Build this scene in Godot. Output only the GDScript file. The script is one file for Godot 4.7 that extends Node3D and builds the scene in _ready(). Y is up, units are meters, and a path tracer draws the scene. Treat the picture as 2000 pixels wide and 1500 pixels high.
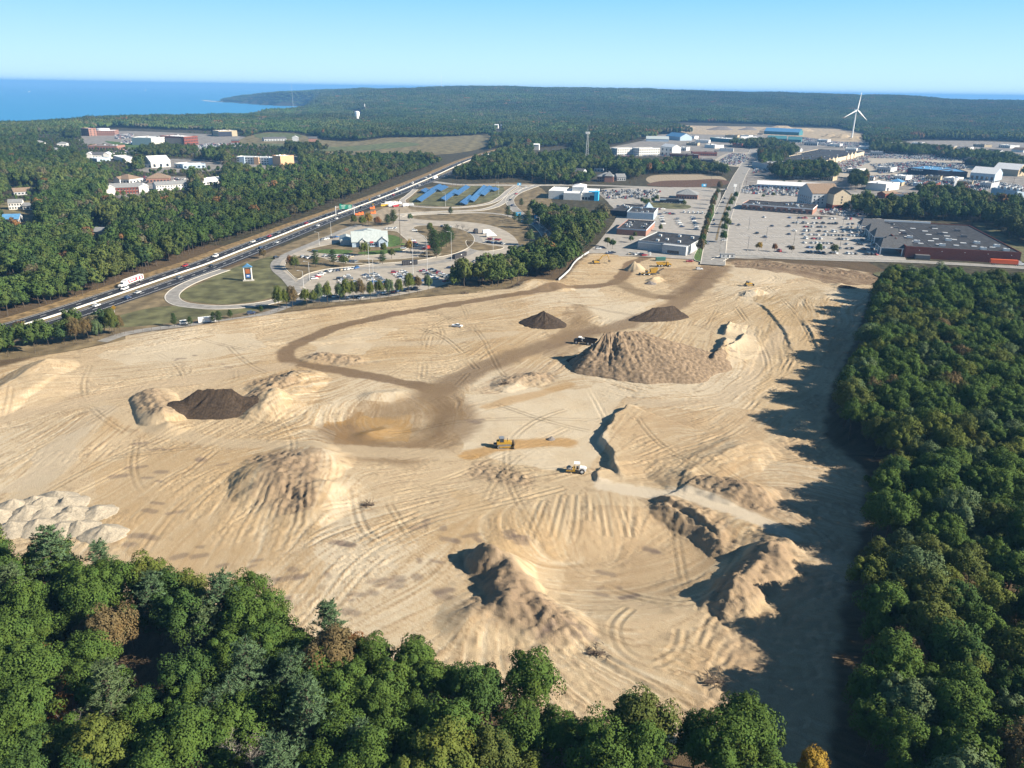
extends Node3D

# An aerial view of an earth-moving site beside a highway rest area, shops and woods by the sea. Metres, y up; the eye stands 115 m above the site and looks along -z.

const EYE := 115.0
const SEA := -35.0

var taken := {}
var rng := RandomNumberGenerator.new()
var M := {}


class Builder:
	# collects triangles; front faces run clockwise
	var v := PackedVector3Array()
	var n := PackedVector3Array()
	var c := PackedColorArray()
	var tint := Color.WHITE

	func tri(a: Vector3, b: Vector3, d: Vector3) -> void:
		var q := (d - a).cross(b - a).normalized()
		v.append(a); v.append(b); v.append(d)
		n.append(q); n.append(q); n.append(q)
		c.append(tint); c.append(tint); c.append(tint)

	func quad(a: Vector3, b: Vector3, d: Vector3, e: Vector3) -> void:
		tri(a, b, d)
		tri(a, d, e)

	# a box between two corners, chamfered on its long upper edges by nothing: plain faces
	func box(at: Vector3, size: Vector3, t := Transform3D.IDENTITY) -> void:
		var h := size * 0.5
		var p := []
		for k in 8:
			p.append(t * (at + Vector3(h.x if k & 1 else -h.x, h.y if k & 2 else -h.y, h.z if k & 4 else -h.z)))
		quad(p[0], p[2], p[3], p[1])
		quad(p[5], p[7], p[6], p[4])
		quad(p[4], p[6], p[2], p[0])
		quad(p[1], p[3], p[7], p[5])
		quad(p[2], p[6], p[7], p[3])
		quad(p[4], p[0], p[1], p[5])

	# rings of equal length, joined one to the next; closed at both ends when ends is true
	func loft(rings: Array, ends := true) -> void:
		for r in rings.size() - 1:
			var a: PackedVector3Array = rings[r]
			var b: PackedVector3Array = rings[r + 1]
			for k in a.size():
				var l := (k + 1) % a.size()
				quad(a[k], a[l], b[l], b[k])
		if ends:
			for side in 2:
				var a: PackedVector3Array = rings[0] if side == 0 else rings[-1]
				for k in range(1, a.size() - 1):
					if side == 0:
						tri(a[0], a[k + 1], a[k])
					else:
						tri(a[0], a[k], a[k + 1])

	func tube(a: Vector3, b: Vector3, ra: float, rb: float, sides := 6, ends := true) -> void:
		var dir := (b - a).normalized()
		var u := dir.cross(Vector3.UP if absf(dir.y) < 0.9 else Vector3.RIGHT).normalized()
		var w := dir.cross(u)
		var one := PackedVector3Array()
		var two := PackedVector3Array()
		for k in sides:
			var g := TAU * k / sides
			var o := u * cos(g) + w * sin(g)
			one.append(a + o * ra)
			two.append(b + o * rb)
		loft([one, two], ends)

	func mesh(m: Material = null) -> ArrayMesh:
		var out := ArrayMesh.new()
		var arr := []
		arr.resize(Mesh.ARRAY_MAX)
		arr[Mesh.ARRAY_VERTEX] = v
		arr[Mesh.ARRAY_NORMAL] = n
		arr[Mesh.ARRAY_COLOR] = c
		out.add_surface_from_arrays(Mesh.PRIMITIVE_TRIANGLES, arr)
		if m:
			out.surface_set_material(0, m)
		return out


func poly(a: Array) -> PackedVector2Array:
	var out := PackedVector2Array()
	for k in range(0, a.size(), 2):
		out.append(Vector2(a[k], a[k + 1]))
	return out


func lin(r: float, g: float, b: float) -> Color:
	return Color(r, g, b).linear_to_srgb()


func numbered(called: String) -> String:
	var k: int = taken.get(called, 0)
	taken[called] = k + 1
	return called if k == 0 else "%s_%03d" % [called, k]


func tag(o: Node, label: String, category: String, group := "", kind := "") -> Node:
	if label:
		o.set_meta("label", label)
	if category:
		o.set_meta("category", category)
	if group:
		o.set_meta("group", group)
	if kind:
		o.set_meta("kind", kind)
	return o


func thing(called: String, label: String, category: String, at := Vector3.ZERO, turn := 0.0, group := "") -> Node3D:
	var o := Node3D.new()
	o.name = numbered(called)
	add_child(o, true)
	o.position = at
	o.rotation.y = turn
	tag(o, label, category, group)
	return o


func part(called: String, m: Mesh, parent: Node, mat: Material = null) -> MeshInstance3D:
	var o := MeshInstance3D.new()
	o.name = called if parent != self else numbered(called)
	o.mesh = m
	if mat:
		o.material_override = mat
	parent.add_child(o, true)
	return o


func structure(called: String, m: Mesh, mat: Material = null) -> MeshInstance3D:
	var o := part(called, m, self, mat)
	o.set_meta("kind", "structure")
	return o


func copy(o: Node3D, at: Vector3, turn: float, label := "", group := "") -> Node3D:
	var r: Node3D = o.duplicate()
	r.name = numbered(String(o.get_meta("base_name", o.name)).rstrip("_0123456789"))
	add_child(r, true)
	r.position = at
	r.rotation.y = turn
	if label:
		r.set_meta("label", label)
	if group:
		r.set_meta("group", group)
	return r


func noise(seed_: int, freq: float, octaves := 3, kind := FastNoiseLite.TYPE_SIMPLEX_SMOOTH) -> FastNoiseLite:
	var f := FastNoiseLite.new()
	f.seed = seed_
	f.frequency = freq
	f.noise_type = kind
	f.fractal_octaves = octaves
	return f


# a seamless grey texture of two colours, for the grain of a surface
func grain(seed_: int, freq: float, a: Color, b: Color, octaves := 4) -> NoiseTexture2D:
	var t := NoiseTexture2D.new()
	t.width = 512
	t.height = 512
	t.seamless = true
	t.noise = noise(seed_, freq, octaves)
	var g := Gradient.new()
	g.set_color(0, a)
	g.set_color(1, b)
	t.color_ramp = g
	return t


func paint(r: float, g: float, b: float, rough := 0.8, spec := 0.5) -> StandardMaterial3D:
	var m := StandardMaterial3D.new()
	m.albedo_color = lin(r, g, b)
	m.roughness = rough
	m.metallic_specular = spec
	return m


# a matt colour with a worn, blotchy grain laid on in world space
func worn(r: float, g: float, b: float, scale_: float, contrast: float, seed_: int, rough := 0.9) -> StandardMaterial3D:
	var m := paint(r, g, b, rough, 0.3)
	m.albedo_texture = grain(seed_, 0.012, Color(1 - contrast, 1 - contrast, 1 - contrast), Color.WHITE, 5)
	m.uv1_triplanar = true
	m.uv1_world_triplanar = true
	m.uv1_scale = Vector3.ONE * scale_
	return m


func _ready() -> void:
	rng.seed = 7
	light_and_camera()
	materials()
	land()
	site()
	flat_things()
	tree_kinds()
	yard_things()
	buildings()
	vehicles()
	machines()
	furniture()
	woods()


# a clear sky: pale at the horizon, deepening towards the zenith, the same all round
func clear_sky() -> ImageTexture:
	var steps := [[-90.0, Color(0.16, 0.15, 0.13)], [-6.0, Color(0.30, 0.32, 0.33)], [-1.5, Color(0.52, 0.74, 0.90)], [0.0, Color(0.62, 0.86, 0.99)], [2.0, Color(0.50, 0.79, 0.98)], [6.0, Color(0.25, 0.60, 0.93)], [15.0, Color(0.12, 0.31, 0.56)], [35.0, Color(0.065, 0.155, 0.29)], [90.0, Color(0.045, 0.10, 0.19)]]
	var im := Image.create_empty(32, 1024, false, Image.FORMAT_RGBF)
	for y in 1024:
		var up := 90.0 - 180.0 * (y + 0.5) / 1024.0
		var c: Color = steps[-1][1]
		for k in steps.size() - 1:
			if up >= steps[k][0] and up <= steps[k + 1][0]:
				c = steps[k][1].lerp(steps[k + 1][1], (up - steps[k][0]) / (steps[k + 1][0] - steps[k][0]))
		for x in 32:
			im.set_pixel(x, y, c)
	return ImageTexture.create_from_image(im)


func light_and_camera() -> void:
	var cam := Camera3D.new()
	cam.name = "camera"
	cam.fov = 53.13
	cam.near = 1.0
	cam.far = 200000.0
	cam.position = Vector3(0, EYE, 0)
	cam.basis = Basis(Vector3.RIGHT, -0.36694) * Basis(Vector3.BACK, 0.0155)
	add_child(cam)
	cam.current = true

	var env := Environment.new()
	env.background_mode = Environment.BG_SKY
	var sky := Sky.new()
	var sm := PanoramaSkyMaterial.new()
	sm.panorama = clear_sky()
	sky.sky_material = sm
	env.sky = sky
	env.background_energy_multiplier = 0.47
	env.tonemap_mode = Environment.TONE_MAPPER_LINEAR
	env.tonemap_exposure = 2.5
	env.sdfgi_enabled = true
	env.ssao_enabled = true
	env.ssil_enabled = true
	env.fog_enabled = true
	env.fog_density = 0.00008
	env.fog_light_color = Color(0.50, 0.75, 1.0)
	var we := WorldEnvironment.new()
	we.environment = env
	we.name = "surroundings"
	add_child(we)

	var sun := DirectionalLight3D.new()
	sun.name = "sun"
	sun.light_energy = 1.6
	sun.light_color = Color(1.0, 0.95, 0.87)
	sun.light_angular_distance = 0.5
	sun.shadow_enabled = true
	# the sun stands to the right and a little behind, 30 degrees up
	var az := deg_to_rad(106.0)
	var el := deg_to_rad(30.0)
	var towards := Vector3(sin(az) * cos(el), sin(el), -cos(az) * cos(el))
	add_child(sun)
	sun.look_at_from_position(towards * 100.0, Vector3.ZERO)


func materials() -> void:
	M.litter = worn(0.085, 0.075, 0.042, 0.02, 0.5, 21)
	M.sea = paint(0.035, 0.20, 0.40, 0.4, 0.2)
	M.beach = paint(0.62, 0.56, 0.46)
	var t := StandardMaterial3D.new()
	t.vertex_color_use_as_albedo = true
	t.roughness = 0.95
	t.metallic_specular = 0.2
	t.albedo_texture = grain(31, 0.05, Color(0.8, 0.8, 0.8), Color.WHITE, 5)
	t.uv1_triplanar = true
	t.uv1_world_triplanar = true
	t.uv1_scale = Vector3.ONE * 0.11
	t.heightmap_enabled = true
	t.heightmap_texture = grain(32, 0.06, Color.BLACK, Color.WHITE, 5)
	t.heightmap_scale = 14.0
	M.soil = t
	M.leaf = leaf(0.9)
	M.needle = leaf(0.95)
	M.bark = worn(0.16, 0.13, 0.10, 0.6, 0.5, 41)
	M.rubber = paint(0.02, 0.02, 0.021, 0.9)
	M.red_paint = paint(0.55, 0.03, 0.03, 0.4)
	M.black_paint = paint(0.012, 0.012, 0.014, 0.5)
	M.barrier = paint(0.55, 0.54, 0.51)
	M.pale_bark = worn(0.36, 0.33, 0.29, 0.6, 0.4, 42)


func leaf(rough: float) -> StandardMaterial3D:
	var m := StandardMaterial3D.new()
	m.vertex_color_use_as_albedo = true
	m.roughness = rough
	m.metallic_specular = 0.25
	m.backlight_enabled = true
	m.backlight = Color(0.4, 0.4, 0.4)
	return m


# ---------------------------------------------------------------- the land around, and the sea

const X0 := -300.0
const X1 := 260.0
const Z0 := -95.0
const Z1 := -585.0

var coast := PackedVector2Array()
var ridge_at := PackedFloat32Array([-0.42, -34, -0.372, -34, -0.354, 5, -0.335, 25, -0.31, 45, -0.273, 55, -0.248, 62, -0.186, 85, -0.124, 100, -0.075, 108, 0.0, 113, 0.093, 111, 0.217, 109, 0.31, 104, 0.373, 100, 0.466, 96, 0.528, 80, 0.62, 78, 0.9, 72])
var hill_noise: FastNoiseLite


func ridge_height(u: float) -> float:
	if u <= ridge_at[0]:
		return ridge_at[1]
	for k in range(2, ridge_at.size(), 2):
		if u < ridge_at[k]:
			return lerpf(ridge_at[k - 1], ridge_at[k + 1], (u - ridge_at[k - 2]) / (ridge_at[k] - ridge_at[k - 2]))
	return ridge_at[-1]


func coast_distance(p: Vector2) -> float:
	var best := 1e9
	for k in coast.size():
		var q := Geometry2D.get_closest_point_to_segment(p, coast[k], coast[(k + 1) % coast.size()])
		best = minf(best, p.distance_squared_to(q))
	return sqrt(best) * (1.0 if Geometry2D.is_point_in_polygon(p, coast) else -1.0)


# how high the open country lies; flat around the site and the shops
func country(x: float, z: float) -> float:
	var d := sqrt(x * x + z * z)
	if d < 1900.0 or z > -200.0:
		return 0.0
	var s := coast_distance(Vector2(x, z))
	if s < -150.0:
		return -60.0
	var u := x / maxf(-z, 1.0)
	var top := ridge_height(u)
	var far := 6900.0 if u < -0.25 else (6900.0 - 1300.0 * smoothstep(-0.25, -0.15, u))
	var h := top * smoothstep(2950.0, far, d)
	if d > far:
		h -= (d - far) * 0.02
	h += hill_noise.get_noise_2d(x, z) * 16.0 * smoothstep(2950.0, 4000.0, d) * (1.0 - 0.5 * smoothstep(far - 900.0, far, d))
	return lerpf(-48.0, h, smoothstep(-60.0, 110.0, s))


func land() -> void:
	hill_noise = noise(11, 0.0011, 3)
	coast = poly([-1800.5, -1880.5, -1564.4, -2132.8, -1479.9, -2321, -1421.8, -2477.9, -1410.8, -2767, -1312.2, -2939.3, -1178.9, -3076.6, -1141.1, -3569.5, -1111.6, -4231.2, -1597, -6304.5, -1900.9, -6464, -2425, -7179.4, -2744.5, -7436.7, -3096, -8051.5])
	coast.append_array(poly([-2500, -8300, -1500, -8800, -600, -8000, 600, -7600, 2500, -7900, 5000, -8300, 9500, -7500, 9500, 900, -5200, 900]))
	var xs := PackedFloat32Array()
	var zs := PackedFloat32Array()
	var x := -9600.0
	while x <= 9600.0:
		xs.append(x)
		x += 150.0 if absf(x + 75.0) > 1800.0 else 50.0
	xs.append(X0)
	xs.append(X1)
	xs.sort()
	var z := -9300.0
	while z <= 900.0:
		zs.append(z)
		z += 150.0 if z < -4000.0 else (100.0 if z < -1800.0 else 50.0)
	zs.append(Z0)
	zs.append(Z1)
	zs.sort()
	var b := PackedVector3Array()
	var nn := PackedVector3Array()
	var idx := PackedInt32Array()
	for j in zs.size():
		for i in xs.size():
			b.append(Vector3(xs[i], country(xs[i], zs[j]), zs[j]))
	for j in zs.size():
		for i in xs.size():
			var l := b[j * xs.size() + maxi(i - 1, 0)]
			var r := b[j * xs.size() + mini(i + 1, xs.size() - 1)]
			var f := b[maxi(j - 1, 0) * xs.size() + i]
			var k := b[mini(j + 1, zs.size() - 1) * xs.size() + i]
			nn.append((k - f).cross(r - l).normalized())
	for j in zs.size() - 1:
		for i in xs.size() - 1:
			if xs[i] >= X0 and xs[i + 1] <= X1 and zs[j] >= Z1 and zs[j + 1] <= Z0:
				continue
			var a := j * xs.size() + i
			idx.append_array([a, a + 1, a + xs.size(), a + 1, a + xs.size() + 1, a + xs.size()])
	var arr := []
	arr.resize(Mesh.ARRAY_MAX)
	arr[Mesh.ARRAY_VERTEX] = b
	arr[Mesh.ARRAY_NORMAL] = nn
	arr[Mesh.ARRAY_INDEX] = idx
	var m := ArrayMesh.new()
	m.add_surface_from_arrays(Mesh.PRIMITIVE_TRIANGLES, arr)
	structure("ground", m, M.litter)

	var w := Builder.new()
	for k in 12:
		var z_near := 3000.0 - 3000.0 * k if k < 6 else -12000.0 - 15000.0 * (k - 5)
		var z_far := 3000.0 - 3000.0 * (k + 1) if k < 5 else -12000.0 - 15000.0 * (k - 4)
		w.quad(Vector3(-90000, SEA, z_far), Vector3(90000, SEA, z_far), Vector3(90000, SEA, z_near), Vector3(-90000, SEA, z_near))
	structure("sea", w.mesh(), M.sea)
	# a strip of pale beach under the headland
	var shore: PackedVector2Array = poly([-1550.4, -6228.4, -1605.8, -6261.3, -1900.9, -6464, -2425, -7179.4, -2744.5, -7436.7, -3063.6, -7979.7])
	structure("beach", ribbon(shore, 46.0, SEA + 2.0), M.beach)


# a flat band along a line, of even width
func ribbon(line: PackedVector2Array, width: float, y: float) -> ArrayMesh:
	return band(line, -width * 0.5, width * 0.5, y)


# a flat band between two offsets to the side of a line; the right of the way of travel counts as plus
func band(line: PackedVector2Array, from: float, to: float, y: float, lift := 0.0) -> ArrayMesh:
	var b := Builder.new()
	var left := PackedVector3Array()
	var right := PackedVector3Array()
	for k in line.size():
		var p := line[maxi(k - 1, 0)]
		var q := line[mini(k + 1, line.size() - 1)]
		var dir := (q - p).normalized()
		var side := Vector2(-dir.y, dir.x)
		var l := line[k] + side * from
		var r := line[k] + side * to
		left.append(Vector3(l.x, y, l.y))
		right.append(Vector3(r.x, y, r.y))
	for k in line.size() - 1:
		b.quad(left[k], left[k + 1], right[k + 1], right[k])
		if lift > 0.0:
			var d := Vector3(0, lift, 0)
			b.quad(left[k] - d, left[k + 1] - d, left[k + 1], left[k])
			b.quad(right[k], right[k + 1], right[k + 1] - d, right[k] - d)
	for k in b.n.size():
		if lift <= 0.0 and b.n[k].y < 0.0:
			return flipped(b)
	return b.mesh()


func flipped(b: Builder) -> ArrayMesh:
	for k in range(0, b.v.size(), 3):
		var t := b.v[k]
		b.v[k] = b.v[k + 1]
		b.v[k + 1] = t
	for k in b.n.size():
		b.n[k] = -b.n[k]
	return b.mesh()


# a smooth line through the given points
func smooth(line: PackedVector2Array, step := 6.0) -> PackedVector2Array:
	var c := Curve2D.new()
	for k in line.size():
		var p := line[maxi(k - 1, 0)]
		var q := line[mini(k + 1, line.size() - 1)]
		var t := (q - p) / 6.0
		c.add_point(line[k], -t, t)
	var out := PackedVector2Array()
	var n := maxi(2, int(c.get_baked_length() / step))
	for k in n + 1:
		out.append(c.sample_baked(c.get_baked_length() * k / n, true))
	return out


# a level sheet over an outline
func sheet(outline: PackedVector2Array, y: float) -> ArrayMesh:
	var b := Builder.new()
	var t := Geometry2D.triangulate_polygon(outline)
	for k in range(0, t.size(), 3):
		var p := [outline[t[k]], outline[t[k + 1]], outline[t[k + 2]]]
		if (p[1] - p[0]).cross(p[2] - p[0]) < 0.0:
			p.reverse()
		b.tri(Vector3(p[0].x, y, p[0].y), Vector3(p[1].x, y, p[1].y), Vector3(p[2].x, y, p[2].y))
	return b.mesh()


# ---------------------------------------------------------------- the earth-moving site: one fine sheet of ground

const CELL := 0.56
const NX := 1001
const NZ := 876
const CC := 10          # fine cells to one coarse cell
const CX := 102
const CZ := 89

var hgt := PackedFloat32Array()
var col := PackedColorArray()
var lic := PackedFloat32Array()
var rough_mask := PackedFloat32Array()
var sand_mask := PackedFloat32Array()
var scratch := PackedFloat32Array()
var side_of := PackedFloat32Array()
var along := PackedFloat32Array()
var torn := PackedFloat32Array()
var touched := PackedInt32Array()
var flow_x := PackedFloat32Array()
var flow_z := PackedFloat32Array()
var lic_rows := []
var lic_noise := PackedFloat32Array()
var site_edge := PackedVector2Array()
var blotch: FastNoiseLite


func gx(i: int) -> float:
	return X0 + i * CELL


func gz(j: int) -> float:
	return Z0 - j * CELL


# the height of the ground anywhere
func ground_y(x: float, z: float) -> float:
	if x <= X0 or x >= X1 - 1.0 or z >= Z0 or z <= Z1 + 1.0:
		return country(x, z)
	var fx := (x - X0) / CELL
	var fz := (Z0 - z) / CELL
	var i := int(fx)
	var j := int(fz)
	fx -= i
	fz -= j
	var k := j * NX + i
	return lerpf(lerpf(hgt[k], hgt[k + 1], fx), lerpf(hgt[k + NX], hgt[k + NX + 1], fx), fz)


func on_ground(p: Vector2) -> Vector3:
	return Vector3(p.x, ground_y(p.x, p.y), p.y)


# nearest distance from the cells around a line to that line
func touch(line: PackedVector2Array, reach: float) -> void:
	for k in touched:
		scratch[k] = 1e9
	touched.clear()
	for s in line.size() - 1:
		var a := line[s]
		var b := line[s + 1]
		var ab := b - a
		var l2 := maxf(ab.length_squared(), 0.0001)
		var i0 := clampi(int((minf(a.x, b.x) - reach - X0) / CELL), 0, NX - 1)
		var i1 := clampi(int((maxf(a.x, b.x) + reach - X0) / CELL) + 1, 0, NX - 1)
		var j0 := clampi(int((Z0 - maxf(a.y, b.y) - reach) / CELL), 0, NZ - 1)
		var j1 := clampi(int((Z0 - minf(a.y, b.y) + reach) / CELL) + 1, 0, NZ - 1)
		for j in range(j0, j1 + 1):
			var pz := gz(j) - a.y
			for i in range(i0, i1 + 1):
				var px := X0 + i * CELL - a.x
				var t := clampf((px * ab.x + pz * ab.y) / l2, 0.0, 1.0)
				var dx := px - ab.x * t
				var dz := pz - ab.y * t
				var d := dx * dx + dz * dz
				if d < reach * reach:
					var k := j * NX + i
					if scratch[k] > 1e8:
						touched.append(k)
					if d < scratch[k]:
						scratch[k] = d
						side_of[k] = signf(ab.x * pz - ab.y * px)
						along[k] = (s + t) / (line.size() - 1)


# a heap or a long ridge
func mound(line: PackedVector2Array, h: float, reach: float, power := 1.3, bumps := 0.12) -> void:
	if line.size() == 1:
		line.append(line[0] + Vector2(0.1, 0))
	touch(line, reach * 1.2)
	for k in touched:
		var x := X0 + (k % NX) * CELL
		var z := Z0 - (k / NX) * CELL
		var d := sqrt(scratch[k]) / (reach * (1.0 + bumps * 1.6 * blotch.get_noise_2d(x * 4.0, z * 4.0)))
		if d < 1.0:
			hgt[k] += h * pow(1.0 - d, power) * (1.0 + bumps * blotch.get_noise_2d(x * 9.0, z * 9.0))


# the ground on the plus side of the line stands higher, with a steep face along the line
func scarp(line: PackedVector2Array, h: float, reach: float) -> void:
	line = smooth(line, 3.0)
	for k in line.size():
		line[k] += Vector2(blotch.get_noise_2d(line[k].x * 9.0, line[k].y * 9.0), blotch.get_noise_2d(line[k].y * 9.0, line[k].x * 9.0 + 50.0)) * 1.6
	touch(line, reach * 2.5)
	for k in touched:
		var d := sqrt(scratch[k])
		if side_of[k] > 0.0:
			hgt[k] += h * exp(-d / reach) * smoothstep(0.0, 1.4, d + 0.2) * smoothstep(0.0, 0.14, along[k]) * smoothstep(1.0, 0.86, along[k])


# a rut with raised lips; broken along its length
func rut(line: PackedVector2Array, width: float, depth: float, shade := 0.85) -> void:
	touch(line, width * 3.0)
	for k in touched:
		var x := X0 + (k % NX) * CELL
		var z := Z0 - (k / NX) * CELL
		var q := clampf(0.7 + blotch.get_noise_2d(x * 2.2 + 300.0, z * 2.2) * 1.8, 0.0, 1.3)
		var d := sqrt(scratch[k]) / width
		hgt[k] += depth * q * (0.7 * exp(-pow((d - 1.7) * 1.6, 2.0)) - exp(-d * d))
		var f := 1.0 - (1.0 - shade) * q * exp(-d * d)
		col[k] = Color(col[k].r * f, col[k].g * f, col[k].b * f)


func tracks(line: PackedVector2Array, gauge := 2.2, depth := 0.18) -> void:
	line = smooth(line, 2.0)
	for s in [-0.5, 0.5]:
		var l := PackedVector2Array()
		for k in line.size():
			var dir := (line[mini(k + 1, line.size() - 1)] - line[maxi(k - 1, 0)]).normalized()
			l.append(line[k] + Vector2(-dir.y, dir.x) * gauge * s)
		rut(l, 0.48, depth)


# soil of another colour spread along a line, with a ragged edge
func spread(line: PackedVector2Array, width: float, c: Color, much: float, flat := 0.0, soft := 0.35) -> void:
	line = smooth(line, 4.0)
	touch(line, width)
	for k in touched:
		var x := X0 + (k % NX) * CELL
		var z := Z0 - (k / NX) * CELL
		var d := sqrt(scratch[k]) / (width * 0.5) + blotch.get_noise_2d(x * 5.0, z * 5.0) * 0.45 + (lic[k] - 0.5) * 0.35
		var w := much * (1.0 - smoothstep(1.0 - soft, 1.0 + soft, d))
		if w > 0.0:
			col[k] = col[k].lerp(c, w)
			rough_mask[k] *= 1.0 - flat * w
			if flat < 0.0:
				torn[k] = maxf(torn[k], w)


# the same inside an outline
func patch(outline: PackedVector2Array, c: Color, much: float, flat := 0.0, streaky := 0.5) -> void:
	var lo := outline[0]
	var hi := outline[0]
	for p in outline:
		lo = Vector2(minf(lo.x, p.x), minf(lo.y, p.y))
		hi = Vector2(maxf(hi.x, p.x), maxf(hi.y, p.y))
	for j in range(clampi(int((Z0 - hi.y) / CELL), 0, NZ - 1), clampi(int((Z0 - lo.y) / CELL) + 1, 0, NZ - 1)):
		for i in range(clampi(int((lo.x - X0) / CELL), 0, NX - 1), clampi(int((hi.x - X0) / CELL) + 1, 0, NX - 1)):
			var x := gx(i)
			var z := gz(j)
			var wob := Vector2(blotch.get_noise_2d(x * 3.0, z * 3.0), blotch.get_noise_2d(x * 3.0 + 200.0, z * 3.0)) * 7.0
			if Geometry2D.is_point_in_polygon(Vector2(x, z) + wob, outline):
				var k := j * NX + i
				var w := clampf(much * (1.0 + (lic[k] - 0.5) * 2.0 * streaky + blotch.get_noise_2d(x * 7.0, z * 7.0) * 0.6), 0.0, 1.0)
				col[k] = col[k].lerp(c, w)
				rough_mask[k] *= 1.0 - flat * w


# which way the blades dragged the soil, from strokes laid over the site
func flow_field(strokes: Array) -> void:
	var segs := []
	for s in strokes:
		var l := smooth(s, 9.0)
		for k in l.size() - 1:
			var d := (l[k + 1] - l[k]).normalized()
			var a := 2.0 * atan2(d.y, d.x)
			segs.append([(l[k] + l[k + 1]) * 0.5, cos(a), sin(a)])
	var pts := PackedVector2Array()
	var ca := PackedFloat32Array()
	var sa := PackedFloat32Array()
	for s in segs:
		pts.append(s[0])
		ca.append(s[1])
		sa.append(s[2])
	var cos2 := PackedFloat32Array()
	var sin2 := PackedFloat32Array()
	for j in CZ:
		for i in CX:
			var p := Vector2(X0 + i * CC * CELL, Z0 - j * CC * CELL)
			var c := 0.0
			var s := 0.0
			for k in pts.size():
				var w := p.distance_squared_to(pts[k]) + 20.0
				w = 1.0 / (w * w)
				c += ca[k] * w
				s += sa[k] * w
			var turn := blotch.get_noise_2d(p.x * 1.3 + 700.0, p.y * 1.3) * 0.9
			var a := atan2(s, c) + turn
			cos2.append(cos(a))
			sin2.append(sin(a))
	flow_x.resize(NX * NZ)
	flow_z.resize(NX * NZ)
	for j in NZ:
		var fj := float(j) / CC
		var cj := int(fj)
		fj -= cj
		for i in NX:
			var fi := float(i) / CC
			var ci := int(fi)
			fi -= ci
			var q := cj * CX + ci
			var c := lerpf(lerpf(cos2[q], cos2[q + 1], fi), lerpf(cos2[q + CX], cos2[q + CX + 1], fi), fj)
			var s := lerpf(lerpf(sin2[q], sin2[q + 1], fi), lerpf(sin2[q + CX], sin2[q + CX + 1], fi), fj)
			var a := 0.5 * atan2(s, c)
			flow_x[j * NX + i] = cos(a)
			flow_z[j * NX + i] = sin(a)


# noise drawn out along the flow, row by row
func lic_row(j: int) -> void:
	var row := PackedFloat32Array()
	row.resize(NX)
	var steps := 15
	for i in NX:
		var sum := lic_noise[j * NX + i]
		var n := 1.0
		for way in 2:
			var x := float(i) + 0.5
			var y := float(j) + 0.5
			var dx := 0.0
			var dy := 0.0
			for s in steps:
				var k := int(y) * NX + int(x)
				var ax := flow_x[k]
				var ay := -flow_z[k]
				if s == 0:
					if way == 1:
						ax = -ax
						ay = -ay
				elif ax * dx + ay * dy < 0.0:
					ax = -ax
					ay = -ay
				dx = ax
				dy = ay
				x += ax
				y += ay
				if x < 0.0 or y < 0.0 or x >= NX or y >= NZ:
					break
				sum += lic_noise[int(y) * NX + int(x)]
				n += 1.0
		row[i] = sum / n
	lic_rows[j] = row


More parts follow.
